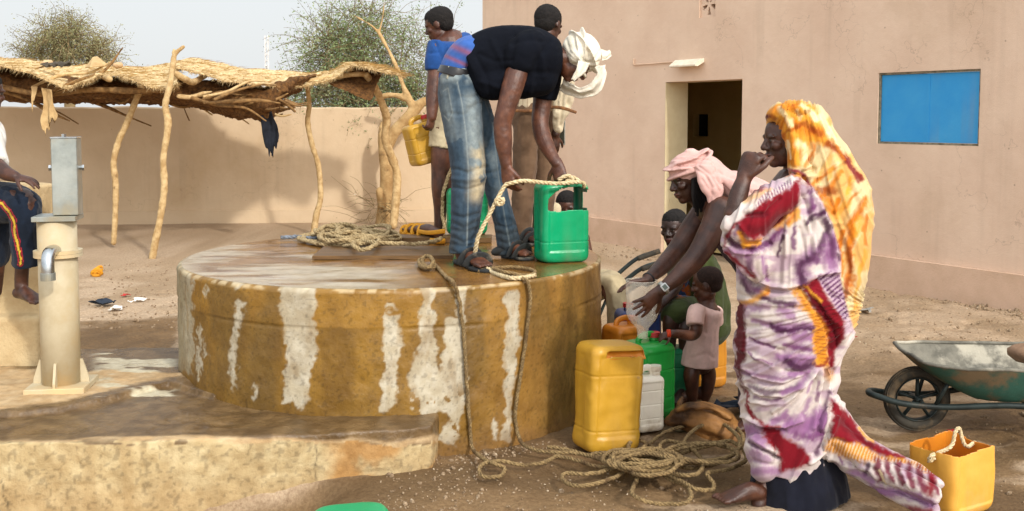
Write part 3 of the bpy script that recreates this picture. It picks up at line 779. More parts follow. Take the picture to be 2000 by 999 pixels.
# ================================================================= straw shelter
shl = thing('straw_shelter', 'open shelter of straw mats on crooked poles in front of the low wall', 'shelter', (-5, 12.2, 0))
M_pole = mat('barked_pole', lin((206, 180, 134)), lin((166, 134, 88)), 14, .85, .004, 60, c3=lin((120, 92, 60)), s3=9, t3=(.6, .75), bump2=.006, bscale2=18)
M_straw = mat('straw_mat', lin((222, 198, 150)), lin((172, 140, 92)), 60, .9, .006, 90, c3=lin((232, 212, 170)), s3=30, t3=(.5, .7), stretch=(1, .35, 1))
M_under = mat('shaded_thatch', lin((120, 84, 46)), lin((74, 50, 28)), 24, .95, .015, 50, bump2=.02, bscale2=14)  # brown straw, with the shade under the roof put into its tone
M_branch = mat('dark_branch', lin((150, 116, 72)), lin((98, 72, 44)), 18, .9, .004, 60)
def pole(path, name='pole', m=None, par=None, seed=0):
    B = MB(); rows = [(a, b, Y, r) for a, b, Y, r in path]
    Q = cr(np.array([list(at(a, b, Y)) + [r * Y / F] for a, b, Y, r in rows]), 8)
    Q[:, 3] *= 1 + .25 * (vnoise(np.stack([np.arange(len(Q)) * .9, np.full(len(Q), 3.1 + seed), np.zeros(len(Q))], 1)) - .4)
    Q[:, 3] *= .86; B.sweep(Q[:, :3], Q[:, 3], seg=12); return B.link(name, m or M_pole, par)
pole([(222, 474, 12.2, 6), (225, 420, 12.2, 6.5), (226, 360, 12.2, 7), (222, 318, 12.2, 7), (232, 275, 12.2, 7), (246, 245, 12.2, 7), (262, 205, 12.2, 7), (276, 168, 12.2, 8)], par=shl, seed=1)
pk = pole([(296, 512, 11.3, 8), (304, 470, 11.3, 8), (314, 420, 11.3, 7.5), (321, 365, 11.3, 8), (319, 310, 11.3, 7), (326, 265, 11.3, 7.5), (328, 235, 11.3, 8), (323, 206, 11.3, 7), (332, 165, 11.3, 6.5), (338, 125, 11.3, 6), (342, 106, 11.3, 5.5), (358, 92, 11.3, 3.5)], par=shl, seed=2)
pole([(341, 112, 11.3, 4), (339, 104, 11.3, 3.5), (340, 98, 11.3, 2.5)], 'fork', par=pk, seed=3)
pole([(612, 460, 13.6, 8), (618, 420, 13.6, 7), (626, 385, 13.6, 6.5), (622, 325, 13.6, 6), (610, 285, 13.6, 6), (601, 240, 13.6, 6), (604, 205, 13.6, 5.5), (600, 170, 13.4, 5)], par=shl, seed=4)
pole([(768, 440, 14.2, 9), (773, 395, 14.2, 9), (775, 340, 14.2, 9), (762, 300, 14.1, 9), (752, 270, 14, 8.5), (755, 232, 13.9, 9), (745, 200, 13.7, 8), (732, 170, 13.5, 8), (716, 148, 13.3, 7.5)], par=shl, seed=5)
def matmesh(front, back, name, m, par, nv=26, nu=14, seed=0, thick=.02, fr=True, wob=1.0):
    a = cr(np.array([at(*p) for p in front]), 1); 
    a = np.array([at(*p) for p in front], float); b = np.array([at(*p) for p in back], float)
    A = cr(a, nu); Bk = cr(b, nu); n = min(len(A), len(Bk)); A = A[:n]; Bk = Bk[:n]
    t = np.linspace(0, 1, nv)[None, :, None]
    G = A[:, None] * (1 - t) + Bk[:, None] * t
    P = G.reshape(-1, 3).copy()
    P[:, 2] += ((fbm(P * [3, 3, 0] + seed, 3) - .5) * .08 + (fbm(P * [14, 9, 0] + seed, 3) - .5) * .03) * wob
    P[:, 1] += (fbm(P * [9, 2, 0] + seed + 7, 2) - .5) * .14 * wob
    I = np.arange(n * nv).reshape(n, nv)
    Q = np.stack([I[:-1, :-1], I[1:, :-1], I[1:, 1:], I[:-1, 1:]], -1).reshape(-1, 4)
    P2 = P - [0, 0, thick]; k = len(P)
    bd_ = []
    ring = list(I[:, 0]) + list(I[-1, 1:]) + list(I[::-1, -1][1:]) + list(I[0, ::-1][1:-1])
    for i in range(len(ring)): bd_.append([ring[i], ring[(i + 1) % len(ring)], ring[(i + 1) % len(ring)] + k, ring[i] + k][::-1])
    V = list(np.vstack([P, P2])); fs = Q.tolist() + (Q[:, ::-1] + k).tolist() + bd_
    if fr:
        # loose straw ends along the front edge and over the top
        E = P[I[:, 0]]; N_ = len(E)
        rg = np.random.default_rng(seed + 5)
        def straw(c, d, L, w):
            d = nrm(d); s_ = nrm(np.cross(d, [0, .6, .8])) * w; up = np.array([0, -.3, .5]) * w
            i0 = len(V); V.extend([c - s_, c + s_, c + up, c + d * L]); fs.extend([[i0, i0 + 1, i0 + 3], [i0 + 1, i0 + 2, i0 + 3], [i0 + 2, i0, i0 + 3]])
        for _ in range(N_ * 12):
            q = rg.uniform(0, N_ - 1.001); i = int(q); c = E[i] + (E[i + 1] - E[i]) * (q - i) + [0, rg.uniform(0, .06), rg.uniform(-.02, .012)]
            straw(c, [rg.normal(.5, .6), -.8, rg.normal(-.5, .3)], rg.uniform(.04, .11), rg.uniform(.003, .006))
        for _ in range(N_ * 12):
            i = rg.integers(0, n); j = rg.integers(0, nv); c = P[I[i, j]] + [rg.normal(0, .04), rg.normal(0, .04), .003]
            straw(c, [rg.normal(.9, .5), rg.normal(-.6, .4), rg.normal(.0, .04)], rg.uniform(.08, .18), rg.uniform(.003, .006))
    return link(name, np.array(V), fs, m, par, False)
rf = matmesh([(-140, 112, 11.7), (-40, 118, 11.6), (20, 130, 11.6), (80, 152, 11.6), (130, 170, 11.6), (165, 160, 11.6), (192, 148, 11.7)], [(-140, 104, 14.6), (-40, 108, 14.6), (20, 116, 14.6), (80, 120, 14.6), (130, 128, 14.6), (165, 128, 14.6), (192, 122, 14.6)], 'roof_mat', M_straw, shl, seed=1)
matmesh([(186, 146, 11.9), (230, 144, 11.8), (255, 150, 11.6), (290, 166, 11.6), (325, 168, 11.6), (346, 158, 11.6)], [(186, 124, 14.5), (230, 130, 14.5), (255, 130, 14.5), (290, 130, 14.5), (325, 124, 14.5), (350, 120, 14.5)], 'roof_mat', M_straw, shl, seed=2)
matmesh([(338, 130, 12.0), (395, 141, 12.0), (450, 156, 12.0), (520, 165, 12.2), (600, 163, 12.8), (650, 148, 13.0), (690, 127, 13.0), (740, 142, 13.0), (792, 149, 13.2)], [(338, 122, 14.5), (385, 114, 14.4), (430, 125, 14.2), (500, 134, 13.9), (600, 142, 13.7), (650, 138, 13.7), (690, 121, 13.6), (740, 130, 13.6), (788, 145, 13.6)], 'roof_mat', M_straw, shl, seed=3)
matmesh([(640, 160, 13.1), (675, 175, 13.1), (722, 194, 13.15), (735, 165, 13.2), (744, 148, 13.2)], [(650, 150, 13.4), (680, 138, 13.5), (700, 132, 13.5), (725, 136, 13.5), (746, 144, 13.4)], 'mat_flap', M_under, shl, nv=10, seed=4, wob=.4, fr=False)
# sagging bundle of branches and thatch under the roof
B = MB()
B.limb([(-120, 158, 13, 34, .9), (10, 164, 13, 30, .9), (120, 174, 12.9, 24, .9), (220, 178, 12.9, 22, .9), (320, 180, 12.9, 22, .8), (400, 184, 12.7, 26, .45), (470, 196, 12.6, 34, .45), (520, 200, 12.6, 30, .4), (552, 178, 12.7, 14, .3), (600, 160, 13.2, 6, .2)], ref=(0, 1, 0))
B.ball(at(512, 212, 12.45), (.16, .16, .14))
o = solid(B, 'roof_thatch', M_under, shl, .02, 2, lambda P, N: (fbm(P * [5, 5, 9], 4) - .5) * .16 + (fbm(P * 28, 3) - .5) * .05)
rg = np.random.default_rng(4)
for k in range(64):
    x0 = rg.uniform(-60, 560); Yb = rg.uniform(11.7, 13.2); yb = np.interp(x0, [0, 150, 300, 420, 520, 560], [172, 184, 186, 192, 208, 194]) + rg.normal(0, 7)
    L = rg.uniform(70, 190); an = rg.normal(0, .22); dx, dy = L * math.cos(an), L * math.sin(an)
    pole([(x0, yb, Yb, rg.uniform(2, 5)), (x0 + dx * .33, yb + dy * .33 + rg.normal(0, 6), Yb + .1, rg.uniform(2, 5)), (x0 + dx * .66, yb + dy * .66 + rg.normal(0, 8), Yb + .2, rg.uniform(1.5, 4)), (x0 + dx * .9, yb + dy + rg.normal(0, 6), Yb + .2, 1.5)] if x0 + dx < 590 else [(x0, yb, Yb, 3), (x0 + 24, yb + 9, Yb, 2.5), (x0 + 44, yb + 6, Yb, 1.5)], 'branch', M_branch if k % 6 else M_pole, shl, k)
# main stringers of the roof frame
pole([(-40, 160, 11.9, 6), (80, 184, 11.9, 6), (180, 176, 11.9, 6), (270, 178, 11.9, 7), (345, 174, 11.9, 6)], 'beam', M_branch, shl, 21)
pole([(202, 150, 12, 7), (214, 155, 11.7, 7)], 'beam', M_pole, shl, 22)
pole([(340, 142, 11.6, 7), (362, 155, 11.7, 7), (380, 160, 12, 7), (410, 140, 12.6, 6)], 'beam', M_pole, shl, 23)
pole([(558, 166, 12.8, 6), (620, 156, 13.1, 6), (670, 148, 13.2, 6), (712, 146, 13.3, 6), (726, 160, 13.4, 6)], 'beam', M_pole, shl, 24)
pole([(540, 188, 12.6, 4), (562, 206, 12.6, 3), (576, 218, 12.6, 3)], 'branch', M_branch, shl, 25)
pole([(676, 150, 13.3, 4), (684, 140, 13.3, 4), (683, 132, 13.3, 4)], 'branch', M_pole, shl, 26)
# rags hung from the roof
def rag(pts, name, m, label, seed):
    A = np.array([[*at(a, b, Y)] for (a, b, Y) in [p[0] for p in pts]]); Bk = np.array([[*at(a, b, Y)] for (a, b, Y) in [p[1] for p in pts]])
    A, Bk = cr(A, 6), cr(Bk, 6); nv = 16; t = np.linspace(0, 1, nv)[None, :, None]
    P = (A[:, None] * (1 - t) + Bk[:, None] * t).reshape(-1, 3)
    P[:, 1] += (fbm(P * [16, 0, 3] + seed, 3) - .5) * .16
    n = len(A); tq = np.repeat(np.linspace(0, 1, n), nv); P[:, 2] += (fbm(P[:, [0, 0, 0]] * 46 + seed, 3) - .62) * .32 * tq ** 4
    I = np.arange(n * nv).reshape(n, nv); Q = np.stack([I[:-1, :-1], I[1:, :-1], I[1:, 1:], I[:-1, 1:]], -1).reshape(-1, 4)
    o = link(name, P, Q, m, None, True); md = o.modifiers.new('s', 'SOLIDIFY'); md.thickness = .008
    return tag(o, label, 'rag', 'rags hung from the shelter roof')
M_rag = mat('tan_cloth', lin((196, 168, 122)), lin((170, 140, 96)), 7, .95, .003, 80)
M_ragd = mat('black_cloth', lin((34, 38, 48)), lin((20, 22, 28)), 7, .95, .003, 80)
rag([((82, 172, 11.7), (104, 176, 11.7)), ((84, 200, 11.7), (106, 205, 11.7)), ((79, 235, 11.7), (113, 228, 11.7)), ((86, 250, 11.7), (97, 236, 11.7))], 'hanging_rag', M_rag, 'tan rag hanging from the straw roof edge behind the pump', 1)
rag([((60, 168, 11.8), (74, 170, 11.8)), ((62, 190, 11.8), (70, 186, 11.8)), ((63, 196, 11.8), (66, 196, 11.8))], 'hanging_rag', M_rag, 'small narrow tan scrap of cloth hanging left of the long tan rag', 2)
rag([((508, 214, 12.35), (530, 218, 12.35)), ((510, 236, 12.35), (538, 240, 12.35)), ((514, 258, 12.35), (545, 264, 12.35)), ((519, 284, 12.35), (541, 280, 12.35)), ((526, 291, 12.35), (533, 290, 12.35))], 'hanging_rag', M_ragd, 'frayed black rag dangling below the sagging roof bundle', 3)
# odds and ends lying on the roof
def stone(c, r, seed, n=3):
    B = MB(); B.ball(c, r, nu=14, nv=9); P = B.verts(); q = P - c
    P = c + q * (1 + (fbm(q / np.max(r) * 1.3 + seed * 3.7, 3) - .5)[:, None] * .9); return P, B.F
M_stone = mat('pale_stone', lin((206, 176, 138)), lin((170, 138, 100)), 9, .9, .003, 60)
for k, (a, b, r, lb) in enumerate([(92, 124, .045, 'flat pale stone lying on the straw roof beside the dark sticks'), (420, 146, .0, ''), (212, 146, .0, ''), (230, 128, .04, 'small tan stone on the straw roof left of the forked pole')]):
    if r:
        c = at(a, b, 12.4); P, Fc = stone(c, np.array([r * 1.6, r, r]), k); tag(link('stone', P, Fc, M_stone), lb, 'stone', 'stones weighing down the roof')
A_ = [at(166, 132, 12.2), at(181, 112, 12.3), at(190, 110, 12.4), at(212, 128, 12.2), at(176, 131, 12.0), at(196, 116, 12.25)]
B = MB(); B.add(A_, [[0, 4, 1], [4, 5, 1], [1, 5, 2], [4, 3, 5], [5, 3, 2]]); ob_ = B.link('cardboard_scrap', M_rag, None, False); md = ob_.modifiers.new('s', 'SOLIDIFY'); md.thickness = .012
tag(ob_, 'crumpled tan cardboard scrap standing on the straw roof', 'cardboard')
M_dstick = mat('grey_stick', lin((96, 88, 76)), lin((60, 54, 46)), 12, .9)
B = MB()
for k in range(9): B.limbw([at(80 + k * 5, 126 + (k % 3) * 2, 12.3), at(100 + k * 4, 122 + (k % 4) * 2, 12.4), at(122 + k * 2, 125 + (k % 2) * 3, 12.5)], .010 + .003 * (k % 3), 4, 6)
tag(B.link('stick_bundle', M_dstick), 'dark bundle of sticks lying on the straw roof at the left', 'sticks')
# ================================================================= trees
M_leaf = mat('acacia_leaf', lin((142, 156, 110)), lin((110, 128, 86)), 3.0, .8, c3=lin((162, 160, 122)), s3=1.3, t3=(.5, .7), spec=.2)
M_leaff = mat('acacia_leaf_dusty', lin((148, 144, 104)), lin((122, 122, 84)), 2.0, .9, c3=lin((166, 158, 122)), s3=1.0, t3=(.45, .7), spec=.15)
M_twig = mat('thorn_twig', lin((148, 128, 92)), lin((112, 94, 66)), 6, .9)
M_bark = mat('pale_bark', lin((196, 166, 118)), lin((160, 128, 84)), 7, .9, .008, 40, c3=lin((118, 92, 62)), s3=5, t3=(.58, .75), bump2=.01, bscale2=12)
def crown(root, clumps, Y, dY, nt, nleaf, lm, tm, seed, leaf=.022, droop=.25):
    rg = np.random.default_rng(seed)
    w = np.array([c[4] for c in clumps]); w = w / w.sum()
    tw = MB(); C = []
    for _ in range(nt):
        c = clumps[rg.choice(len(clumps), p=w)]
        a = rg.normal(0, .5, 2).clip(-1.1, 1.1)
        s0 = at(c[0] + a[0] * c[2] * .7, c[1] + a[1] * c[3] * .7, Y + rg.normal(0, dY * .45))
        d = nrm([rg.normal(a[0] * .8, .6), rg.normal(0, .5), rg.normal(-a[1] * .7 + .1, .5)])
        L = rg.uniform(.3, .8) * (Y / 15 if Y < 18 else .8); pts = [s0]
        for k in range(4):
            d = nrm(d + rg.normal(0, .25, 3) + [0, 0, -droop * k * .35]); pts.append(pts[-1] + d * L / 4)
        tw.sweep(cr(np.array(pts), 2), np.linspace(.0048, .002, 9) * Y / 15, seg=3, cap='none')
        C.append(np.array(pts))
    tw.F = [f for f in tw.F if len(f) < 5]
    tw.link('twigs', tm, root)
    T = np.array(C); i = rg.integers(0, len(T), nleaf); q = rg.uniform(.2, 3.999, nleaf); k = q.astype(int); f = (q - k)[:, None]
    P = T[i, k] * (1 - f) + T[i, k + 1] * f + rg.normal(0, .05 * Y / 15, (nleaf, 3))
    a = rg.normal(size=(nleaf, 3)); a /= np.linalg.norm(a, axis=1)[:, None]; b = np.cross(a, rg.normal(size=(nleaf, 3))); b /= np.linalg.norm(b, axis=1)[:, None]
    s_ = (leaf * rg.uniform(.6, 1.5, nleaf) * Y / 15)[:, None]
    V = np.stack([P - a * s_, P - b * s_ * .4, P + a * s_, P + b * s_ * .4], 1).reshape(-1, 3)
    link('crown', V, np.arange(len(V)).reshape(-1, 4), lm, root, False)
tr = thing('thorn_tree', 'grey green thorn tree with pale forked trunk leaning over the low wall', 'tree', tuple(onz(755, 434)))
B = MB()
B.limb([(752, 440, 14.75, 20), (753, 400, 14.75, 15), (755, 340, 14.75, 13), (750, 290, 14.75, 12), (748, 262, 14.75, 10), (747, 240, 14.8, 3)], 8)
B.limb([(752, 300, 14.75, 11), (768, 262, 14.7, 12), (790, 238, 14.7, 12), (812, 212, 14.7, 11), (828, 198, 14.7, 8), (845, 192, 14.8, 5)], 8)
B.limb([(808, 214, 14.7, 9), (800, 196, 14.7, 8), (788, 170, 14.75, 5), (778, 140, 14.8, 4.5), (762, 105, 14.9, 4), (742, 68, 15, 3.5), (722, 48, 15, 2.6), (690, 30, 15.1, 1.5)], 8)
B.limb([(798, 196, 14.7, 6), (775, 187, 14.75, 6), (750, 188, 14.8, 5), (735, 196, 14.9, 3)], 8)
B.limb([(740, 66, 15, 2.5), (748, 30, 15, 2), (752, -20, 15, 1.2)], 6)
B.limb([(745, 400, 14.6, 8), (742, 376, 14.5, 8), (742, 372, 14.5, 6)], 6)
solid(B, 'trunk', M_bark, tr, .016, 2, lambda P, N: (fbm(P * [9, 9, 4], 3) - .5) * .03)
crown(tr, [(650, 90, 55, 55, 1.2), (690, 150, 75, 60, 1.4), (720, 90, 60, 60, 1.0), (760, 180, 70, 50, 1.3), (800, 110, 50, 60, .55), (640, 180, 60, 35, 1.0), (590, 190, 40, 25, .35), (720, 40, 70, 35, .35), (810, 190, 50, 45, .9), (700, 215, 70, 26, 1.1), (780, 240, 50, 20, .45), (860, 60, 40, 40, .08), (840, 230, 30, 30, .3)], 15.9, .45, 1700, 40000, M_leaf, M_twig, 3, .018)
crown(tr, [(735, 410, 28, 28, 1), (775, 405, 22, 20, .4)], 14.5, .3, 50, 260, M_leaff, M_twig, 9, .012)
t2 = thing('thorn_tree', 'distant dusty thorn tree beyond the wall, above the straw roof', 'tree', tuple(at(130, 437, 20) * [1, 1, 0]))
B = MB(); B.limb([(140, 440, 20, 12), (138, 300, 20, 11), (136, 200, 20, 10), (128, 150, 20, 8), (126, 100, 20, 5), (120, 50, 20, 2)], 6); B.limb([(137, 190, 20, 8), (170, 130, 20, 6), (190, 80, 20, 3)], 6); B.limb([(136, 200, 20, 8), (95, 140, 20, 6), (70, 90, 20, 3)], 6)
B.link('trunk', M_twig, t2)
crown(t2, [(132, 80, 42, 30, 1.3), (80, 95, 28, 24, .7), (190, 95, 28, 22, .7), (130, 115, 66, 20, 1.0), (95, 58, 20, 16, .3), (150, 52, 28, 16, .4), (208, 115, 18, 14, .35), (50, 112, 14, 14, .2)], 20, .7, 760, 17000, M_leaff, M_twig, 5, .014)
# distant mast
mst = thing('radio_mast', 'thin pale lattice mast far off above the straw roof', 'mast', tuple(at(521, 240, 120) * [1, 1, 0]))
M_mast = mat('pale_steel', lin((214, 214, 212)), lin((196, 196, 196)), 1, .6)
zt_, hw = at(521, 70, 120)[2], .17
B = MB(); cx_, cy_ = at(521, 100, 120)[:2]
for sx in (-1, 1):
    for sy in (-1, 1): B.box((cx_ + sx * hw, cy_ + sy * hw, zt_ / 2), (.07, .07, zt_))
z = 0.3
while z < zt_ - .3:
    for sy in (-1, 1):
        B.sweep([(cx_ - hw, cy_ + sy * hw, z), (cx_ + hw, cy_ + sy * hw, z + .35)], .03, seg=4, cap='none', ref=(0, 1, 0)); B.sweep([(cx_ + hw, cy_ + sy * hw, z), (cx_ - hw, cy_ + sy * hw, z + .35)], .03, seg=4, cap='none')
    z += .7
B.link('lattice', M_mast, mst, False)
# ================================================================= plastic cans
def plastic(name, c1, c2, dirt, s3=4, t3=(.52, .75), rough=.38, bump=.0012):
    return mat(name, lin(c1), lin(c2), 5, rough, bump, 30, c3=lin(dirt), s3=s3, t3=t3, spec=.45, bump2=.002, bscale2=7, streak=.3, pits=.35)
M_yel = plastic('yellow_plastic', (194, 148, 46), (174, 130, 34), (176, 134, 58))
M_yel2 = plastic('pale_yellow_plastic', (222, 168, 74), (210, 152, 54), (214, 168, 96))
M_ora = plastic('orange_plastic', (204, 126, 34), (186, 110, 28), (164, 104, 42))
M_grn = plastic('green_plastic', (0, 158, 104), (0, 146, 92), (12, 132, 86), t3=(.56, .8), rough=.3)
M_grn2 = plastic('bright_green_plastic', (30, 156, 62), (22, 142, 52), (40, 126, 60), rough=.33)
M_blu = plastic('blue_plastic', (38, 66, 128), (28, 52, 108), (60, 74, 110))
M_wht = plastic('grimy_white_plastic', (234, 228, 212), (222, 212, 192), (160, 136, 100), s3=7)
M_red = plastic('red_plastic', (196, 36, 48), (176, 28, 40), (150, 40, 40))
def superell(t, w, d, e):
    c, s = np.cos(t), np.sin(t)
    return np.stack([w / 2 * np.sign(c) * np.abs(c) ** (2 / e), d / 2 * np.sign(s) * np.abs(s) ** (2 / e)], -1)
def can(name, label, cat, base, w, d, h, yaw, m, group=None, top='closed', hole=None, tilt=(0, 0), cut=None, inner=None, cap=None, e=5.5, grooves=(.30, .66), panel=True, nz=0, thick=.004, handle=True, seed=0, wrink=.0):
    nt, nzv = 168, 110
    t = np.linspace(0, 2 * math.pi, nt, endpoint=False)
    # finer parameter spacing on the flat faces
    tt = t
    zs = np.linspace(0, 1, nzv)
    rows = []; rad = .13 * min(w, d) * 1.6
    zend = h
    for z in zs * zend:
        k = 1.0
        if z < rad: k = 1 - (1 - math.sqrt(max(0, 1 - ((rad - z) / rad) ** 2))) * (rad / max(w, d)) * 1.2
        if top == 'closed' and z > h - rad: k = 1 - (1 - math.sqrt(max(0, 1 - ((z - h + rad) / rad) ** 2))) * (rad / max(w, d)) * 1.6
        ins = 0
        for gq in grooves: ins += .0035 * math.exp(-((z / h - gq) / .008) ** 2)
        kw, kd = k, k
        xy = superell(tt, w * kw, d * kd, e)
        if panel:
            q = sstep(.12, .16, np.array([z / h]))[0] * sstep(.93, .88, np.array([z / h]))[0]
            sh = (np.abs(xy[:, 0]) < w * .33) * 1.0
            xy[:, 1] -= np.sign(xy[:, 1]) * .006 * q * sstep(.40, .34, np.abs(xy[:, 0]) / w)
            xy[:, 0] -= np.sign(xy[:, 0]) * .008 * q * sstep(.16, .08, np.abs(xy[:, 1]) / d)
        xy *= (1 - ins / (w / 2))
        rows.append(np.column_stack([xy, np.full(nt, z)]))
    P = np.array(rows).reshape(-1, 3)
    bulge = (fbm(P * 7 + seed * 5.1, 3) - .5) * (.012 + wrink)
    P[:, 0] += bulge * np.sign(P[:, 0]); P[:, 1] += bulge * np.sign(P[:, 1])
    I = np.arange(nzv * nt).reshape(nzv, nt); J = np.concatenate([I, I[:, :1]], 1)
    Q = np.stack([J[:-1, :-1], J[:-1, 1:], J[1:, 1:], J[1:, :-1]], -1).reshape(-1, 4)
    cen = P[Q].mean(1)
    kp = np.ones(len(Q), bool)
    if cut is not None: kp &= ~cut(cen)
    if hole is not None: kp &= ~hole(cen)
    fs = Q[kp].tolist() + [[int(v) for v in I[0, ::-1]]]
    V = P
    if top == 'closed':
        fs.append([int(v) for v in I[-1]])
    Mx = Rz(math.radians(yaw))
    Tm = Matrix.Rotation(math.radians(tilt[0]), 3, 'X') @ Matrix.Rotation(math.radians(tilt[1]), 3, 'Y')
    Mx = np.array(Tm) @ Mx
    tr_ = lambda A: np.asarray(A) @ Mx.T + np.asarray(base)
    root = thing(name, label, cat, tuple(base), group)
    # keep only used vertices
    used = sorted({v for f in fs for v in f}); rm = {v: i for i, v in enumerate(used)}
    body = link('body', tr_(V[used]), [[rm[v] for v in f] for f in fs], m, root, True)
    if top != 'closed' or hole is not None:
        if inner is not None: body.data.materials.append(inner)
        md = body.modifiers.new('s', 'SOLIDIFY'); md.thickness = thick; md.offset = -1
        if inner is not None: md.material_offset = 1; md.material_offset_rim = 1
    if top == 'closed' and handle:
        B = MB()
        pts = [(-w * .26, 0, h - .006), (-w * .22, 0, h + .022), (-w * .05, 0, h + .034), (w * .10, 0, h + .034), (w * .2, 0, h + .02), (w * .22, 0, h - .006)]
        B.sweep(tr_(cr(np.array(pts), 6)), .017, .011, ref=Mx @ np.array([0, 1, 0]), seg=12); B.link('handle', m, root)
    if cap is not None:
        B = MB(); cx = cap[1]
        c0 = np.array([cx, 0, h - .008])
        B.sweep(tr_([c0, c0 + [0, 0, .028]]), .026, seg=24, cap='flat', ref=(0, 1, 0)); B.link('neck', m, root)
        B = MB(); B.sweep(tr_([c0 + [0, 0, .026], c0 + [0, 0, .05]]), .031, seg=24, cap='flat', ref=(0, 1, 0)); B.link('cap', cap[0], root, False)
    return root, tr_
GJ = 'plastic water cans standing round the well'
# big yellow can in front of the well, top hacked open
def cutA(c):
    lim = .49 * (1 + (fbm(np.column_stack([c[:, 0] * 14, c[:, 1] * 14, c[:, 2] * 0]) + 3, 3) - .5) * .07)
    fr = (c[:, 1] < -.02) & (c[:, 0] > -.09)
    lo = .468 + (fbm(np.column_stack([c[:, 0] * 40, c[:, 1] * 10, c[:, 2] * 0]), 2) - .5) * .02
    return (c[:, 2] > lim) | (fr & (c[:, 2] > lo))
def holeA(c):
    n_ = fbm(np.column_stack([c[:, 0] * 34, c[:, 1] * 10, c[:, 2] * 0]), 3) - .5
    return (c[:, 1] < -.02) & (c[:, 0] > -.072) & (c[:, 0] < .132) & (c[:, 2] > .442 + n_ * .03) & (c[:, 2] < .472 + n_ * .02)
bA = onz(1183, 879, 0)
ra_, ta = can('water_can', 'big yellow water can with a jagged slit under its top, before the well', 'water can', bA + [0, .04, 0], .285, .215, .495, 24, M_yel, GJ, hole=holeA, inner=M_ora, tilt=(-3, 3), seed=1, grooves=(.2, .72), handle=False, wrink=.012)
B = MB(); n_ = 26; xs_ = np.linspace(-.082, .138, n_); V = []  # added strip; light glowing through the plastic, put into its orange
for x_ in xs_:
    w_ = float(vnoise(np.array([[x_ * 40, 3, 1]]))[0] - .5) * .01
    for (y_, z_) in ((-.098, .434), (-.080, .456 + w_), (-.066, .476 + w_ * .5), (-.062, .478 + w_ * .5), (-.076, .454 + w_), (-.094, .430)): V.append((x_, y_, z_))
B.add(ta(V), [[i * 6 + k_, i * 6 + 6 + k_, i * 6 + 6 + (k_ + 1) % 6, i * 6 + (k_ + 1) % 6] for i in range(n_ - 1) for k_ in range(6)] + [[5, 4, 3, 2, 1, 0], [(n_ - 1) * 6 + k_ for k_ in range(6)]])
fl_ = B.link('glow_strip', M_ora, ra_); fl_['label'] = 'added orange strip behind the slit, coloured as light glowing through the plastic'
# white can
can('water_can', 'small grimy white can squeezed behind the big yellow can', 'water can', onz(1266, 850, 0) + [0, .1, 0], .155, .14, .275, 20, M_wht, GJ, cap=(M_wht, .05), seed=2, grooves=(.25, .5, .75))
# green can under the funnel
g2 = onz(1266, 822, 0)
can('water_can', 'bright green can with red cap standing under the bottle funnel', 'water can', g2 + [0, .06, 0], .245, .22, .40, 34, M_grn2, GJ, cap=(M_red, .045), seed=3, e=4.5)
can('water_can', 'dark green crumpled can behind the small child in pink', 'water can', onz(1322, 788, 0) + [0, .06, 0], .16, .16, .30, 10, plastic('teal_plastic', (20, 126, 84), (12, 104, 70), (30, 90, 70)), GJ, seed=4, wrink=.03, handle=False)
can('water_can', 'blue can with red cap pushed against the right side of the well', 'water can', onz(1207, 700, 0) * [1, 0, 1] + [0.055, 5.95, 0], .25, .2, .425, 10, M_blu, GJ, cap=(M_red, -.06), seed=5)
can('water_can', 'small orange can with red cap wedged between the blue can and the big yellow can', 'water can', (.62, 5.62, 0), .2, .19, .405, 30, M_ora, GJ, cap=(M_red, .06), seed=6)
can('water_can', 'orange can used as a seat by the child in the green robe', 'water can', at(1374, 640, 5.86) * [1, 1, 0], .22, .2, .41, 25, plastic('amber_plastic', (206, 140, 40), (190, 124, 32), (164, 112, 48)), GJ, seed=7)
# green can with a window cut through both faces, on the well
gb = onz(1096, 511, WZ); GW, GD, GH = .27, .20, .425
def holeG(c):
    x, y, z = c[:, 0] / GW, c[:, 1] / GD, c[:, 2] / GH
    x2 = np.where(x > .42, .42 + (x - .42) * 1.0 + np.maximum(y + .38, 0) * .0, x)
    fx = (x - .06) / .44
    topz = .955 - .09 * np.clip(-fx, 0, 1) ** 2.2 * 1.6 - .05 * np.clip(fx, 0, 1) ** 3
    f = (y < -.2) & (x > -.40) & (z > .655 + .01 * np.sin(x * 9)) & (z < topz)
    sd = (x > .40) & (y < -.02) & (z > .67) & (z < .87)
    b = (y > .2) & (np.abs(x) < .40) & (z > .60) & (z < .95)
    return f | sd | b
root_g, tg = can('water_can', 'emerald green can with a window cut in its face, standing wet on the well top', 'water can', gb + [0, .03, .002], GW, GD, GH, 18, M_grn, GJ, hole=holeG, seed=8, inner=plastic('green_plastic_inside', (10, 110, 76), (8, 96, 66), (20, 90, 64)), grooves=(.26,), handle=False, e=5)
# cans held or set down behind the men
can('water_can', 'yellow can held by the boy in the blue shirt, tilted in front of the tree', 'water can', at(838, 318, 6.75), .22, .17, .27, 30, M_yel, GJ, tilt=(4, -14), seed=9, cap=(M_red, .05))
can('water_can', 'orange can hanging behind the bare leg of the boy in blue', 'water can', at(882, 366, 6.95), .2, .16, .34, 10, M_ora, GJ, tilt=(0, 4), seed=10)
can('water_can', 'emerald green can standing on the back of the well behind the jeans', 'water can', onz(912, 468, WZ) + [0, .02, .036], .26, .18, .29, 8, M_grn, GJ, seed=11, e=4, handle=False)
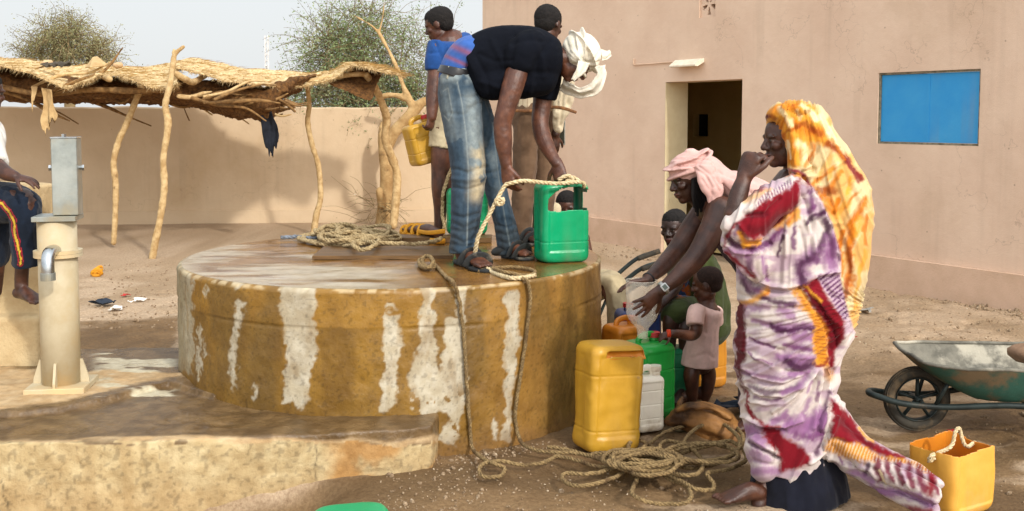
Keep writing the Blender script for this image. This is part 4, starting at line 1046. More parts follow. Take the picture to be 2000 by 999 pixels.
# cut down yellow bucket at the right
def cutB(c):
    lim = .252 + (fbm(np.column_stack([c[:, 0] * 11, c[:, 1] * 11, c[:, 2] * 0]) + 8, 3) - .5) * .035
    return c[:, 2] > lim
bB = at(1866, 930, 3.95) * [1, 1, 0]
rb_, tb = can('cut_bucket', 'pale yellow bucket cut from a can, rope handle tied across its open top', 'bucket', bB + [0, .04, 0], .27, .24, .30, 30, M_yel2, None, 'open', cut=cutB, inner=M_ora, seed=12, grooves=())
# green basin at the bottom edge
def cutC(c): return c[:, 2] > 1
can('green_tub', 'upturned green plastic tub on the ground at the lower edge of the photo', 'tub', at(686, 1000, 3.62) * [1, 1, 0], .29, .25, .122, 12, M_grn, None, seed=13, e=4, handle=False, grooves=(.6,))
# ================================================================= rope
M_rope = mat('sisal_rope', lin((188, 168, 128)), lin((132, 110, 76)), 90, .95, .002, 220, c3=lin((112, 90, 58)), s3=16, t3=(.5, .7))
M_rope2 = mat('pale_rope', lin((222, 206, 170)), lin((176, 154, 112)), 90, .95, .002, 220, c3=lin((140, 120, 86)), s3=16, t3=(.55, .75))
M_roped = mat('muddy_rope', lin((152, 128, 88)), lin((96, 78, 52)), 90, .95, .002, 220, c3=lin((90, 70, 46)), s3=10, t3=(.5, .7))
def rope_shape(B, pts, r, n=10, pitch=None):
    P = cr(np.array(pts, float), n)
    seg = np.linalg.norm(np.diff(P, axis=0), axis=1); s = np.concatenate([[0], np.cumsum(seg)])
    step = r * .75
    k = max(8, int(s[-1] / step)); q = np.linspace(0, s[-1], k)
    C = np.stack([np.interp(q, s, P[:, i]) for i in range(3)], 1)
    C += (np.stack([fbm(C * 30 + i * 9, 2) for i in range(3)], 1) - .5) * r * .8
    T = np.gradient(C, axis=0); T /= np.linalg.norm(T, axis=1)[:, None] + 1e-9
    u = nrm(np.cross(T[0], [.3, .2, 1])); U = []
    for i in range(k):
        u = u - T[i] * np.dot(u, T[i]); u = nrm(u); U.append(u)
    U = np.array(U); Vv = np.cross(T, U)
    pitch = pitch or r * 6.5
    ph = 2 * math.pi * q / pitch
    for a in range(3):
        A = ph + a * 2.0944
        S_ = C + (U * np.cos(A)[:, None] + Vv * np.sin(A)[:, None]) * r * .5
        B.sweep(S_, r * .56, ref=(.3, .2, 1), seg=6, cap='flat')
def rope(name, pts, r, m, n=10): B = MB(); rope_shape(B, pts, r, n); return B.link(name, m)
def onwell(px, py, off):
    "point on the front wall of the well, or its top when the ray meets that first"
    d = ray(px, py); o = CAM
    a = d[0] ** 2 + d[1] ** 2; b = 2 * ((o[0] - WC[0]) * d[0] + (o[1] - WC[1]) * d[1]); R = WR + off + .006
    c = (o[0] - WC[0]) ** 2 + (o[1] - WC[1]) ** 2 - R * R
    t = (-b - math.sqrt(max(b * b - 4 * a * c, 0))) / (2 * a); return o + d * t
def top(px, py, r): return onz(px, py, WZ + r)
r = .0094
def gr(px, py, lift=0.0): return onz(px, py, .012 + lift)
pileA = [(912, 850), (922, 872), (940, 893), (962, 905), (985, 915), (978, 930), (952, 932), (936, 922), (944, 906), (980, 902), (1020, 908), (1060, 905), (1090, 892), (1130, 900), (1170, 912), (1215, 905), (1250, 880), (1280, 858), (1310, 840), (1350, 830), (1385, 815), (1420, 822), (1450, 850), (1440, 880), (1400, 905), (1350, 915), (1300, 905), (1262, 892), (1225, 905), (1215, 925), (1180, 940), (1130, 950), (1100, 938), (1105, 925), (1150, 926), (1190, 918), (1225, 910), (1246, 925), (1238, 950), (1235, 965), (1262, 980), (1300, 985), (1340, 982), (1350, 968), (1340, 950), (1310, 938), (1290, 915), (1310, 895), (1350, 880), (1390, 870), (1425, 862), (1452, 878), (1455, 900), (1420, 918), (1380, 925), (1395, 945), (1388, 958), (1360, 955), (1330, 940), (1300, 925), (1270, 915), (1240, 895), (1228, 870), (1245, 860), (1270, 870), (1290, 890)]
rg = np.random.default_rng(11)
def lay(L, base=.0, amp=.05, seed=0):
    out = []
    for i, (a, b) in enumerate(L):
        lift = base + amp * float(vnoise(np.array([[i * .55 + seed, 2.2, 0]]))[0]); out.append(onz(a, b, .013 + lift))
    return out
B = MB()
W1 = [top(826, 505, .03), top(838, 500, .04), top(846, 514, r), top(858, 526, r), top(872, 542, r)]
W1 += [onwell(886, 552, .012), onwell(896, 585, .012), onwell(903, 630, .012), onwell(908, 690, .012), onwell(912, 760, .012), onwell(916, 815, .014)]
rope_shape(B, W1 + lay(pileA[1:], .0, .055), r)
W2 = [top(935, 530, r), top(965, 524, r), top(1000, 522, r), top(1035, 526, r), top(1044, 534, r), top(1020, 538, r), top(980, 530, r + .02), top(955, 524, r), top(990, 534, r), top(1022, 545, r)]
W2 += [onwell(1032, 556, .012), onwell(1035, 590, .012), onwell(1030, 640, .012), onwell(1022, 700, .012), onwell(1012, 760, .012), onwell(1006, 810, .012), onwell(1010, 842, .014)]
pileB = [(1022, 868), (1050, 880), (1085, 884), (1130, 886), (1175, 892), (1210, 890), (1245, 900), (1290, 900), (1325, 880), (1345, 850), (1370, 832), (1400, 826), (1432, 842), (1446, 868), (1425, 892), (1380, 900), (1330, 902), (1290, 880), (1300, 862), (1335, 868), (1365, 890), (1372, 915), (1345, 930), (1300, 920), (1262, 905), (1230, 895), (1195, 900), (1150, 890), (1105, 878), (1070, 872)]
rope_shape(B, W2 + lay(pileB, .02, .06, 9), r)
for k in range(5):
    c = np.array([rg.uniform(1240, 1400), rg.uniform(880, 920)]); L = []
    ph = rg.uniform(0, 6)
    for j in range(16):
        a = ph + j * 1.15; L.append((c[0] + math.cos(a) * rg.uniform(45, 95), c[1] + math.sin(a) * rg.uniform(10, 26)))
    rope_shape(B, lay(L, .02, .08, k * 5), r)
# big loose knot at its upper end
rope_shape(B, [top(826, 505, .03), top(818, 512, .02), top(826, 522, .02), top(842, 520, .03), top(846, 508, .045), top(834, 500, .05), top(824, 510, .03), top(836, 524, .012), top(850, 520, .02)], r * 1.15)
tag(B.link('well_rope', M_roped), 'long muddy twisted rope hanging over the well front into a tangled pile on the ground', 'rope')
# heap of rope at the back of the well top
B = MB()
for k in range(9):
    c = np.array([rg.uniform(650, 715), rg.uniform(462, 472)]); L = []; ph = rg.uniform(0, 6)
    A, Bq = rg.uniform(35, 78), rg.uniform(7, 15)
    for j in range(20):
        a = ph + j * .75; q = onz(c[0] + math.cos(a) * A * rg.uniform(.75, 1.1), c[1] + math.sin(a) * Bq * rg.uniform(.7, 1.1) + 4, WZ + .015)
        if np.hypot(q[0] - WC[0], q[1] - WC[1]) > WR - .03: q[:2] = WC[:2] + (q[:2] - WC[:2]) * (WR - .03) / np.hypot(*(q[:2] - WC[:2]))
        q[2] = WZ + .014 + .008 * k * rg.uniform(.5, 1.2) + (0.03 if np.hypot(q[0] - WC[0], q[1] - WC[1]) < .35 else 0)
        L.append(q)
    rope_shape(B, L, .0095 + .002 * (k % 3))
L = [onz(a, b, WZ + .05 + .012 * (i % 2)) for i, (a, b) in enumerate([(650, 462), (668, 452), (700, 446), (720, 452), (740, 468), (728, 482), (705, 488), (690, 480), (700, 472), (740, 474), (800, 476), (840, 474), (862, 466)])]
rope_shape(B, L, .013)
L2 = [at(a, b, Y) for a, b, Y in ((862, 468, 6.35), (868, 445, 6.4), (864, 410, 6.45), (868, 370, 6.5), (880, 335, 6.55), (888, 318, 6.6))]
rope_shape(B, L2, .012)
tag(B.link('rope_heap', M_rope), 'heap of pale coiled rope on the well top beside the yellow sandal', 'rope')
B = MB(); rope_shape(B, [onz(a, b, WZ + .02) for a, b in ((548, 464), (580, 463), (610, 466), (640, 462), (668, 470), (690, 462))], .013)
tag(B.link('blue_rope', mat('faded_blue_rope', lin((132, 142, 156)), lin((96, 98, 100)), 60, .95, .002, 200)), 'faded blue grey rope end trailing left from the rope heap', 'rope')
# ================================================================= goatskin bag
B = MB()
B.limb([(1308, 822, 5.0, 10, .03), (1322, 818, 5.0, 20, .05), (1350, 818, 5.0, 32, .09), (1385, 825, 5.0, 38, .13), (1420, 842, 5.0, 36, .13), (1448, 868, 5.0, 26, .09), (1462, 884, 5.0, 10, .04)], 8)
B.limb([(1322, 812, 4.97, 8, .02), (1328, 790, 4.98, 5, .015), (1332, 778, 5.0, 3, .01)], 5)
B.limb([(1322, 800, 4.95, 5, .02), (1350, 792, 4.9, 6, .03), (1390, 796, 4.9, 6, .03), (1425, 815, 4.9, 6, .03)], 6)
M_skin_bag = mat('tanned_hide', lin((158, 112, 62)), lin((108, 72, 38)), 7, .6, .003, 50, c3=lin((66, 44, 26)), s3=6, t3=(.46, .62), bump2=.012, bscale2=10)
o = solid(B, 'goatskin_bag', M_skin_bag, None, .007, 3, lambda P, N: (fbm(P * [9, 9, 20], 4) - .5) * .03, creases=[([(1330, 835), (1380, 850), (1440, 880)], 6, -.012), ([(1340, 812), (1400, 818), (1440, 850)], 5, -.01), ([(1360, 800), (1420, 826)], 5, .008)])
tag(o, 'brown goatskin water bag slumped on the ground among the tangled rope', 'water bag')
# ================================================================= wheelbarrows
M_bar = mat('worn_green_paint', lin((46, 92, 80)), lin((38, 70, 62)), 6, .6, .0015, 60, c3=lin((104, 88, 66)), s3=5, t3=(.46, .6), spec=.4)
M_cem = mat('cement_crust', lin((128, 124, 112)), lin((88, 86, 78)), 9, .8, .004, 50, c3=lin((176, 170, 154)), s3=6, t3=(.5, .66))
M_frame = mat('dark_steel_tube', lin((52, 62, 60)), lin((34, 40, 40)), 9, .5, .0006, 60, c3=lin((90, 76, 60)), s3=8, t3=(.55, .7), metal=.3)
M_tyre = mat('dusty_rubber', lin((66, 62, 54)), lin((44, 42, 38)), 14, .9, .002, 60, c3=lin((120, 102, 78)), s3=7, t3=(.5, .7))
def barrow(label, xf):
    "local: wheel axle at origin height .158, handles to +x, ground z=0"
    T = lambda A: np.asarray(A, float) @ Rz(xf[2]).T + np.array([xf[0], xf[1], xf[3] if len(xf) > 3 else 0])
    root = thing('wheelbarrow', label, 'wheelbarrow', tuple(T([[.4, 0, 0]])[0]), 'wheelbarrows in the yard')
    R0 = .158
    # tyre and rim
    a = np.linspace(0, 2 * math.pi, 64, endpoint=False)
    B = MB(); C = np.stack([np.cos(a) * (R0 - .026), a * 0, np.sin(a) * (R0 - .026) + R0], 1)
    B.sweep(T(C), .026, .034, ref=Rz(xf[2]) @ np.array([0, 1, 0]), seg=14, closed=True)
    for rr_, o_ in ((R0 + .0005, .012), (R0 + .0005, -.012), (R0 - .004, .022), (R0 - .004, -.022)):
        C = np.stack([np.cos(a) * rr_, a * 0 + o_, np.sin(a) * rr_ + R0], 1); B.sweep(T(C), .003, seg=6, closed=True)
    wh = B.link('tyre', M_tyre, root)
    B = MB(); C = np.stack([np.cos(a) * (R0 - .052), a * 0, np.sin(a) * (R0 - .052) + R0], 1); B.sweep(T(C), .006, .026, ref=Rz(xf[2]) @ np.array([0, 1, 0]), seg=10, closed=True)
    for k in range(5):
        q = k * 2 * math.pi / 5 + .3; B.sweep(T([[0, 0, R0], [math.cos(q) * (R0 - .055), 0, math.sin(q) * (R0 - .055) + R0]]), .008, .014, seg=8, cap='flat')
    B.sweep(T([[0, -.05, R0], [0, .05, R0]]), .016, seg=12, cap='flat', ref=(0, 0, 1)); B.link('rim', M_frame, wh)
    # frame: one bent flat tube looping round the wheel and back to the handles
    B = MB()
    pts = [[1.32, -.27, .56], [1.15, -.26, .50], [.9, -.24, .30], [.62, -.21, .185], [.35, -.17, .175], [.1, -.12, .15], [-.1, -.10, .16], [-.2, -.06, .18], [-.235, 0, .185], [-.2, .06, .18], [-.1, .10, .16], [.1, .12, .15], [.35, .17, .175], [.62, .21, .185], [.9, .24, .30], [1.15, .26, .50], [1.32, .27, .56]]
    B.sweep(T(cr(np.array(pts), 8)), .0155, seg=12, cap='flat', ref=(0, 0, 1)); B.link('frame', M_frame, root)
    for sy in (-1, 1):
        B = MB(); B.sweep(T(cr(np.array([[1.16, sy * .2605, .503], [1.24, sy * .265, .533], [1.325, sy * .27, .562]]), 4)), .02, seg=14, cap='flat', ref=(0, 0, 1)); B.link('grip', M_tyre, root)
        B = MB(); B.sweep(T([[0, sy * .052, R0], [.0, sy * .09, R0], [.0, sy * .11, .152]]), .009, seg=8, cap='flat', ref=(1, 0, 0)); B.sweep(T([[.05, sy * .115, .16], [.10, sy * .15, .285]]), .01, seg=8, cap='flat', ref=(0, 1, 0)); B.link('bracket', M_frame, root)
        B = MB(); B.sweep(T(cr(np.array([[.52, sy * .2, .185], [.62, sy * .22, .09], [.74, sy * .23, .014], [.80, sy * .2305, .012], [.84, sy * .23, .09], [.93, sy * .235, .31]]), 5)), .011, seg=10, cap='flat', ref=(0, 1, 0)); B.link('leg', M_frame, root)
    # tray: rim outline and floor outline lofted, double walled
    rim = [(-.07, -.12, .40), (.0, -.25, .385), (.25, -.29, .375), (.6, -.29, .375), (.86, -.27, .385), (.93, -.2, .395), (.93, .2, .395), (.86, .27, .385), (.6, .29, .375), (.25, .29, .375), (.0, .25, .385), (-.07, .12, .40)]
    flo = [(.24, -.09, .2), (.27, -.14, .2), (.36, -.165, .197), (.56, -.165, .197), (.68, -.155, .2), (.71, -.1, .2), (.71, .1, .2), (.68, .155, .2), (.56, .165, .197), (.36, .165, .197), (.27, .14, .2), (.24, .09, .2)]
    A, Z = cr(np.array(rim), 5, True), cr(np.array(flo), 5, True); n = len(A); L = []
    for t in np.linspace(0, 1, 9): 
        q = A * (1 - t) + Z * t; q = q.copy(); q[:, 2] -= .02 * math.sin(math.pi * t); L.append(q)
    for t in (.6, .25): q = Z * t + np.array([.48, 0, .2]) * (1 - t); L.append(q)
    Vi = np.concatenate(L)
    Vi = Vi + (np.stack([fbm(Vi * 9 + i * 5, 3) for i in range(3)], 1) - .5) * .018
    fi = [[j * n + i, j * n + (i + 1) % n, (j + 1) * n + (i + 1) % n, (j + 1) * n + i] for j in range(len(L) - 1) for i in range(n)] + [[(len(L) - 1) * n + i for i in range(n)]]
    off = np.concatenate([[[0, 0, -.004]] * n] + [[[0, 0, -.007]] * (len(Vi) - n)])
    Vo = Vi + off; cen = np.array([.45, 0, 0]); dxy = (Vo - cen) * [1, 1, 0]; Vo = Vo + dxy / (np.linalg.norm(dxy, axis=1)[:, None] + 1e-6) * .006
    B = MB(); B.add(T(Vo), fi); tb_ = B.link('tray', M_bar, root)
    B = MB(); B.add(T(Vi), [f[::-1] for f in fi]); B.link('cement_lining', M_cem, tb_)
    B = MB(); B.sweep(T(Vi[:n] * 1.0 + [0, 0, .001]), .009, seg=8, closed=True, ref=(0, 0, 1)); B.link('rim_bead', M_cem, tb_)
    return root
bx = at(1790, 790, 5.0)[0]
barrow('green wheelbarrow with cement crusted tray parked at the right, behind the yellow bucket', (bx, 5.0, math.radians(-2)))
B = MB(); P, Fc = stone(np.array([bx + .54, 4.97, .385]), np.array([.11, .10, .045]), 7.7); tag(link('stone', P, Fc, mat('dusty_stone', lin((150, 120, 96)), lin((120, 94, 74)), 9, .9, .004, 50)), 'rounded brown stone lying in the tray of the green wheelbarrow', 'stone')
h2 = at(1284, 514, 7.05)
barrow('grey wheelbarrow half hidden behind the well, one handle sticking up', (h2[0] - 1.25, 7.38, math.radians(-4)))
# ================================================================= odds and ends on the ground
M_slip = mat('yellow_rubber', lin((222, 160, 44)), lin((204, 140, 36)), 9, .6, .001, 60)
def clog(name, label, toe, heel, wd, z0, hgt, m, group=None, holes=True):
    toe = np.array([*toe[:2], z0]); heel = np.array([*heel[:2], z0]); d = nrm(toe - heel); n = np.array([-d[1], d[0], 0]); L = np.linalg.norm(toe - heel)
    root = thing(name, label, 'sandal', tuple(heel), group)
    def outl(k): 
        t = np.array([0, .06, .2, .45, .7, .88, 1.0]); w = np.array([.25, .72, .82, .72, 1.0, .82, .3]) * wd / 2 * k
        l = [heel + d * L * a + n * b for a, b in zip(t, w)] + [heel + d * L * a - n * b for a, b in zip(t[::-1], w[::-1])]
        return cr(np.array(l), 4, True)
    B = MB(); O = outl(1); k = len(O); sole = .022
    V = np.vstack([O, O + [0, 0, sole], outl(.93) + [0, 0, sole + .004]])
    B.add(V, [[i, (i + 1) % k, k + (i + 1) % k, k + i] for i in range(k)] + [[k + i, k + (i + 1) % k, 2 * k + (i + 1) % k, 2 * k + i] for i in range(k)] + [list(range(k))[::-1], [2 * k + i for i in range(k)]])
    B.link('sole', m, root)
    B = MB()
    for (t0, hh, w_) in ((.42, 1.0, .016), (.56, .95, .015), (.70, .82, .015), (.84, .6, .013)):
        c = heel + d * L * t0 + [0, 0, sole]; wv = np.interp(t0, [.42, .7, .84], [.76, 1, .86]) * wd / 2
        B.sweep(np.array([c + n * wv * math.cos(a) * 1.02 + [0, 0, hgt * hh * math.sin(a)] + d * .02 * math.sin(a) for a in np.linspace(0, math.pi, 15)]), .004, w_, ref=(0, 0, 1) if 0 else n, seg=8)
    c = [heel + d * L * t_ + [0, 0, sole + hgt * h_] for t_, h_ in ((.42, 1.0), (.56, .97), (.7, .84), (.84, .62), (.95, .3))]
    B.sweep(cr(np.array(c), 4), .016, .004, ref=(0, 0, 1), seg=8)
    c = [heel + d * L * t_ + n * s_ * wd / 2 + [0, 0, sole + h_] for t_, s_, h_ in ((.45, .8, .03), (.2, .85, .035), (.02, .45, .05), (-.01, 0, .055), (.02, -.45, .05), (.2, -.85, .035), (.45, -.8, .03))]
    B.sweep(cr(np.array(c), 4), .003, .014, ref=(0, 0, 1), seg=8)
    B.link('upper', m, root); return root
q = onz(193, 536, 0); clog('sandal', 'lost yellow sandal lying on the bare ground behind the pump', q + [.0, -.10, 0], q + [-.02, .09, 0], .085, ground_z(q[0], q[1]), .05, M_slip)
GL = 'scraps of litter on the yard'
M_lit = [mat('white_scrap', lin((226, 222, 216)), None, 5, .7), mat('dark_scrap', lin((42, 50, 62)), None, 5, .8), mat('red_scrap', lin((176, 52, 48)), None, 5, .7), mat('grey_scrap', lin((150, 146, 138)), None, 5, .8)]
lits = [(204, 598, 1, .13, 'dark crumpled plastic scrap lying left of the white litter'), (226, 606, 0, .08, 'pale crumpled bag scrap just below the dark plastic scrap'), (274, 588, 0, .07, 'white paper scrap farthest right of the litter behind the pump'), (246, 580, 2, .05, 'small red wrapper above the dark plastic scrap'), (258, 592, 0, .045, 'small white crumb of paper near the red wrapper'), (1690, 606, 3, .1, 'grey crumpled scrap lying near the foot of the pink building'), (1712, 548, 3, .07, 'small grey rubble bit at the foot of the building wall'), (1665, 660, 2, .035, 'tiny orange wrapper lying between the robe and the wheelbarrow'), (1858, 843, 2, .03, 'tiny red scrap between the wheel and the yellow bucket'), (1436, 800, 1, .16, 'dark rag heap beside the robe behind the goatskin bag')]
for k, (a, b, mi, sz, lb) in enumerate(lits):
    c = onz(a, b, 0); n = 9; u = np.linspace(-1, 1, n); U, V_ = np.meshgrid(u, u)
    P = np.stack([U.ravel() * sz * .6, V_.ravel() * sz * .5, np.zeros(n * n)], 1); P[:, 2] = fbm(P / sz * 2.2 + k * 7, 3) * sz * .7 - sz * .1; P[:, :2] += (np.stack([fbm(P / sz * 3 + k, 2), fbm(P / sz * 3 + k + 9, 2)], 1) - .5) * sz * .8
    I = np.arange(n * n).reshape(n, n); Q = np.stack([I[:-1, :-1], I[:-1, 1:], I[1:, 1:], I[1:, :-1]], -1).reshape(-1, 4)
    o = link('litter_scrap', P + c + [0, 0, ground_z(c[0], c[1]) + .008], Q, M_lit[mi], None, False); md = o.modifiers.new('s', 'SOLIDIFY'); md.thickness = .003
    tag(o, lb, 'litter', GL)
# loose gravel
rg = np.random.default_rng(21); B = MB()
def gravel(n, poly, smin, smax, cl=1.0):
    xs = [p[0] for p in poly]; ys = [p[1] for p in poly]; k = 0
    while k < n:
        a, b = rg.uniform(min(xs), max(xs)), rg.uniform(min(ys), max(ys))
        if pinside(np.array([a]), np.array([b]), poly)[0] < 0: continue
        c = onz(a, b, 0); s = rg.uniform(smin, smax) * (1 + 1.2 * (rg.random() > .93))
        M_ = np.array(Matrix.Rotation(rg.uniform(0, 6), 3, Vector(nrm(rg.normal(size=3)))))
        B.ball([c[0], c[1], ground_z(c[0], c[1]) + s * .25], (s, s * rg.uniform(.6, 1), s * rg.uniform(.5, .8)), M_, nu=6, nv=4); k += 1
gravel(220, [(740, 935), (860, 880), (930, 900), (960, 960), (880, 1000), (720, 1000)], .003, .0065)
gravel(160, [(880, 875), (1110, 862), (1110, 885), (900, 900)], .003, .007)
gravel(220, [(860, 900), (1460, 900), (1460, 1000), (860, 1000)], .003, .007)
gravel(420, [(1640, 530), (2000, 610), (2000, 680), (1640, 700)], .004, .010)
gravel(120, [(1640, 690), (2000, 800), (2000, 1000), (1650, 900)], .003, .008)
gravel(220, [(170, 520), (340, 500), (345, 640), (170, 640)], .006, .014)
gravel(160, [(1170, 470), (1300, 480), (1300, 510), (1170, 500)], .006, .016)
gravel(300, [(1690, 535), (2000, 602), (2000, 622), (1690, 552)], .004, .016)
tag(B.link('gravel', mat('gravel_stone', lin((160, 138, 112)), lin((112, 92, 70)), 50, .9, c3=lin((196, 180, 156)), s3=40, t3=(.55, .7)), None, False), 'loose gravel and pebbles scattered on the yard', 'gravel', kind='stuff')
# ================================================================= figures
M_body = mat('dark_skin', lin((255, 255, 255)), lin((206, 192, 186)), 24, .40, .0016, 190, attr=True, vary=.8, spec=.5, bump2=.002, bscale2=26)
M_hair = mat('black_hair', (.010, .009, .009), (.018, .015, .014), 60, .85, .004, 160, spec=.2)
def basis(f, up=(0, 0, 1)):
    f = nrm(f); u = np.asarray(up, float); u = nrm(u - f * np.dot(u, f)); l = np.cross(u, f)
    return np.stack([f, l, u], 1)          # columns: forward, left, up
def head(B, c, f, h, up=(0, 0, 1), full=1.0):
    M = basis(f, up); q = lambda a, b, d: c + M @ (np.array([a, b, d]) * h)
    el = lambda p, r: B.ball(q(*p), np.array(r) * h, M, 24, 16)
    el((-.03, 0, .13), (.42, .335, .37)); el((.13, 0, -.14), (.255, .245, .33)); el((.26, 0, -.37), (.105, .12, .10)); el((.05, 0, -.25), (.26, .235, .17))
    B.limbw([q(.36, 0, .07), q(.41, 0, -.02), q(.44, 0, -.09)], np.array([.035, .045, .06]) * h, 4)
    for s in (-1, 1):
        el((.40, s * .06, -.11), (.055, .045, .04)); el((.33, s * .13, .10), (.055, .13, .045)); el((.26, s * .17, -.07), (.11, .10, .09))
        el((-.04, s * .335, 0), (.085, .035, .135)); el((.335, s * .14, .025), (.036, .06, .034))
    el((.365, 0, -.225), (.065, .125, .035)); el((.355, 0, -.285), (.06, .11, .038)); el((.33, 0, -.25), (.06, .14, .07))
    eyes = [q(.385, s * .14, .03) for s in (-1, 1)]
    return dict(eyes=eyes, mouth=[q(.42, 0, -.225), q(.41, 0, -.285)], brow=[q(.39, s * .15, .125) for s in (-1, 1)], M=M, c=c, h=h, q=q)
def hair(H, name, root, k=1.0, m=None, vox=.004):
    B = MB(); M, h, q = H['M'], H['h'], H['q']
    B.ball(q(-.09, 0, .17), np.array([.43, .358, .375]) * h * k, M, 28, 18); B.ball(q(-.2, 0, .0), np.array([.27, .30, .27]) * h * k, M, 24, 14); B.ball(q(.02, 0, .28), np.array([.33, .3, .25]) * h * k, M, 24, 14)
    return solid(B, name, m or M_hair, root, vox, 2, lambda P, N: (fbm(P * 160, 2) - .5) * .006)
def band(B, c, M, h, off, rf, rl, a, b, pitch=0.0, roll=0.0):
    "one turn of cloth round the head: an ellipse tipped by pitch and roll"
    t = np.linspace(0, 2 * math.pi, 56, endpoint=False)
    R = np.array(Matrix.Rotation(pitch, 3, 'Y') @ Matrix.Rotation(roll, 3, 'X'))
    Q = np.stack([np.cos(t) * rf, np.sin(t) * rl, np.sin(t * 2 + roll * 9) * .02], 1) @ R.T + np.asarray(off)
    B.sweep(c + (Q * h) @ M.T, a * h, b * h, ref=M @ R @ np.array([0, 0, 1.0]), seg=12, closed=True)
def hand(B, w, d, n, L, curl=(.4, .4, .4, .4), spread=.08, side=1, tcurl=.5, tout=.8, pw=.36):
    w = np.asarray(w, float); d = nrm(d); n = np.asarray(n, float); n = nrm(n - d * np.dot(n, d)); s = np.cross(d, n) * side
    k = w + d * .47 * L
    # palm, swept with its wide axis along s
    C = np.array([w - d * .06 * L, w + d * .1 * L, w + d * .28 * L, k])
    B.sweep(cr(C, 4), np.interp(np.linspace(0, 1, 13), [0, .3, .7, 1], [.15, .19, .22, .21]) * L, np.interp(np.linspace(0, 1, 13), [0, .4, 1], [.11, .11, .085]) * L, ref=n, seg=14)
    ln = (.40, .46, .42, .33)
    for i in range(4):
        o = (1.5 - i) * .108 * L
        p = k + s * o - d * (.03 * L + .01 * L * abs(i - 1)); a = (1.5 - i) * spread
        fd = nrm(d * math.cos(a) + s * math.sin(a)); pts = [p - fd * .08 * L, p]; c = 0
        for j, fr in enumerate((.44, .31, .25)):
            c += curl[i] * (1.0 if j < 2 else .8); dd = fd * math.cos(c) + n * math.sin(c); pts.append(pts[-1] + dd * ln[i] * L * fr)
        B.limbw(pts, np.array([.055, .056, .052, .047, .038]) * L, 4, 10)
    t0 = w + d * .14 * L + s * .13 * L
    td = nrm(d * (1 - tout * .5) + s * tout + n * .3); t1 = t0 + td * .24 * L; t2d = nrm(td + (d * .6 + n * .5 - s * .3) * tcurl); t2 = t1 + t2d * .17 * L; t3 = t2 + nrm(t2d + (n * .5 - s * .2) * tcurl) * .13 * L
    B.limbw([t0 - td * .05 * L, t1, t2, t3], np.array([.085, .066, .058, .045]) * L, 4, 10)
    return [k]
def foot(B, heel, toe, w, ht, ank=None):
    heel, toe = np.asarray(heel, float), np.asarray(toe, float); d = nrm(toe - heel); L = np.linalg.norm(toe - heel); n = nrm(np.cross([0, 0, 1], d)); up = np.array([0, 0, 1.0])
    B.sweep(cr(np.array([heel + up * .03 + d * .02, heel + d * .3 * L + up * .04, heel + d * .6 * L + up * .028, heel + d * .84 * L + up * .018]), 5), np.interp(np.linspace(0, 1, 16), [0, .35, .8, 1], [.6, .62, 1, .95]) * w / 2, np.interp(np.linspace(0, 1, 16), [0, .35, .8, 1], [.03, .04, .024, .016]), ref=(0, 0, 1), seg=14)
    for i in range(5):
        o = (i - 2) * w * .2; l = L * (.17 - .022 * i); p = heel + d * .82 * L + n * o + up * .014
        B.limbw([p, p + d * l * .6 + up * .004, p + d * l], np.array([1, .95, .8]) * (w * (.125 if i == 0 else .1)), 3, 8)
SK = {'a': ((96, 58, 41), (70, 40, 29)), 'b': ((86, 52, 37), (62, 36, 26)), 'c': ((112, 70, 50), (84, 50, 36)), 'd': ((68, 42, 34), (48, 29, 24))}
def skin(tone, H=None, extra=None):
    c1, c2 = (np.array(lin(c)) for c in SK[tone])
    def f(P, N):
        m = sstep(.3, .7, fbm(P * 22, 3))[:, None]; col = c1 * (1 - m) + c2 * m
        if H:
            h = H['h']
            for e in H['eyes']:
                D = (P - e) @ H['M']; r = np.hypot(D[:, 1] / .056, D[:, 2] / .02) / h; ok = (D[:, 0] > -.12 * h)
                w = (sstep(1.15, .8, r) * ok)[:, None]; col = col * (1 - w) + np.array([.11, .09, .08]) * w
                w = (sstep(.55, .4, np.hypot(D[:, 1] / .05, D[:, 2] / .05) / h) * ok)[:, None]; col = col * (1 - w) + np.array([.01, .008, .007]) * w
                w = (np.exp(-((D[:, 2] / h - .04 + (D[:, 1] / h) ** 2 * 3) / .012) ** 2) * (np.abs(D[:, 1]) < .075 * h) * ok)[:, None]; col = col * (1 - w) + np.array([.008, .006, .006]) * w
            for e in H['brow']:
                D = (P - e) @ H['M']; w = (np.exp(-((D[:, 2] / h + (D[:, 1] / h) ** 2 * 1.5) / .022) ** 2) * sstep(.13, .1, np.abs(D[:, 1]) / h) * (D[:, 0] > -.12 * h) * .5)[:, None]; col = col * (1 - w) + np.array([.01, .008, .008]) * w
            for e in H['mouth']:
                D = (P - e) @ H['M']; w = (sstep(1.1, .7, np.hypot(D[:, 1] / .12, D[:, 2] / .032) / h) * (D[:, 0] > -.1 * h) * .6)[:, None]; col = col * (1 - w) + np.array(lin((112, 62, 56))) * w
            D = (P - (H['mouth'][0] + H['mouth'][1]) / 2) @ H['M']; w = (np.exp(-(D[:, 2] / h / .009) ** 2) * (np.abs(D[:, 1]) < .12 * h) * (D[:, 0] > -.1 * h))[:, None]; col = col * (1 - .75 * w)
        if extra: col = extra(P, N, col)
        return col
    return f
def ridge(n): return 1 - np.abs(2 * n - 1)
def folds(amp, s=(9, 9, 5), fine=.0012, seed=0):
    def f(P, N): return (ridge(fbm(P * s + seed, 3)) - .62) * amp * 2 + (fbm(P * 60, 2) - .5) * fine * 2
    return f
def cloth(name, c1, c2, scale=10, rough=.9, bump=.0012, bscale=260, attr=True, **k): return mat(name, lin(c1), lin(c2), scale, rough, bump, bscale, attr=attr, spec=.15, vary=.7, sheen=.1, **k)
M_cloth = cloth('woven_cloth', (255, 255, 255), (206, 202, 198))
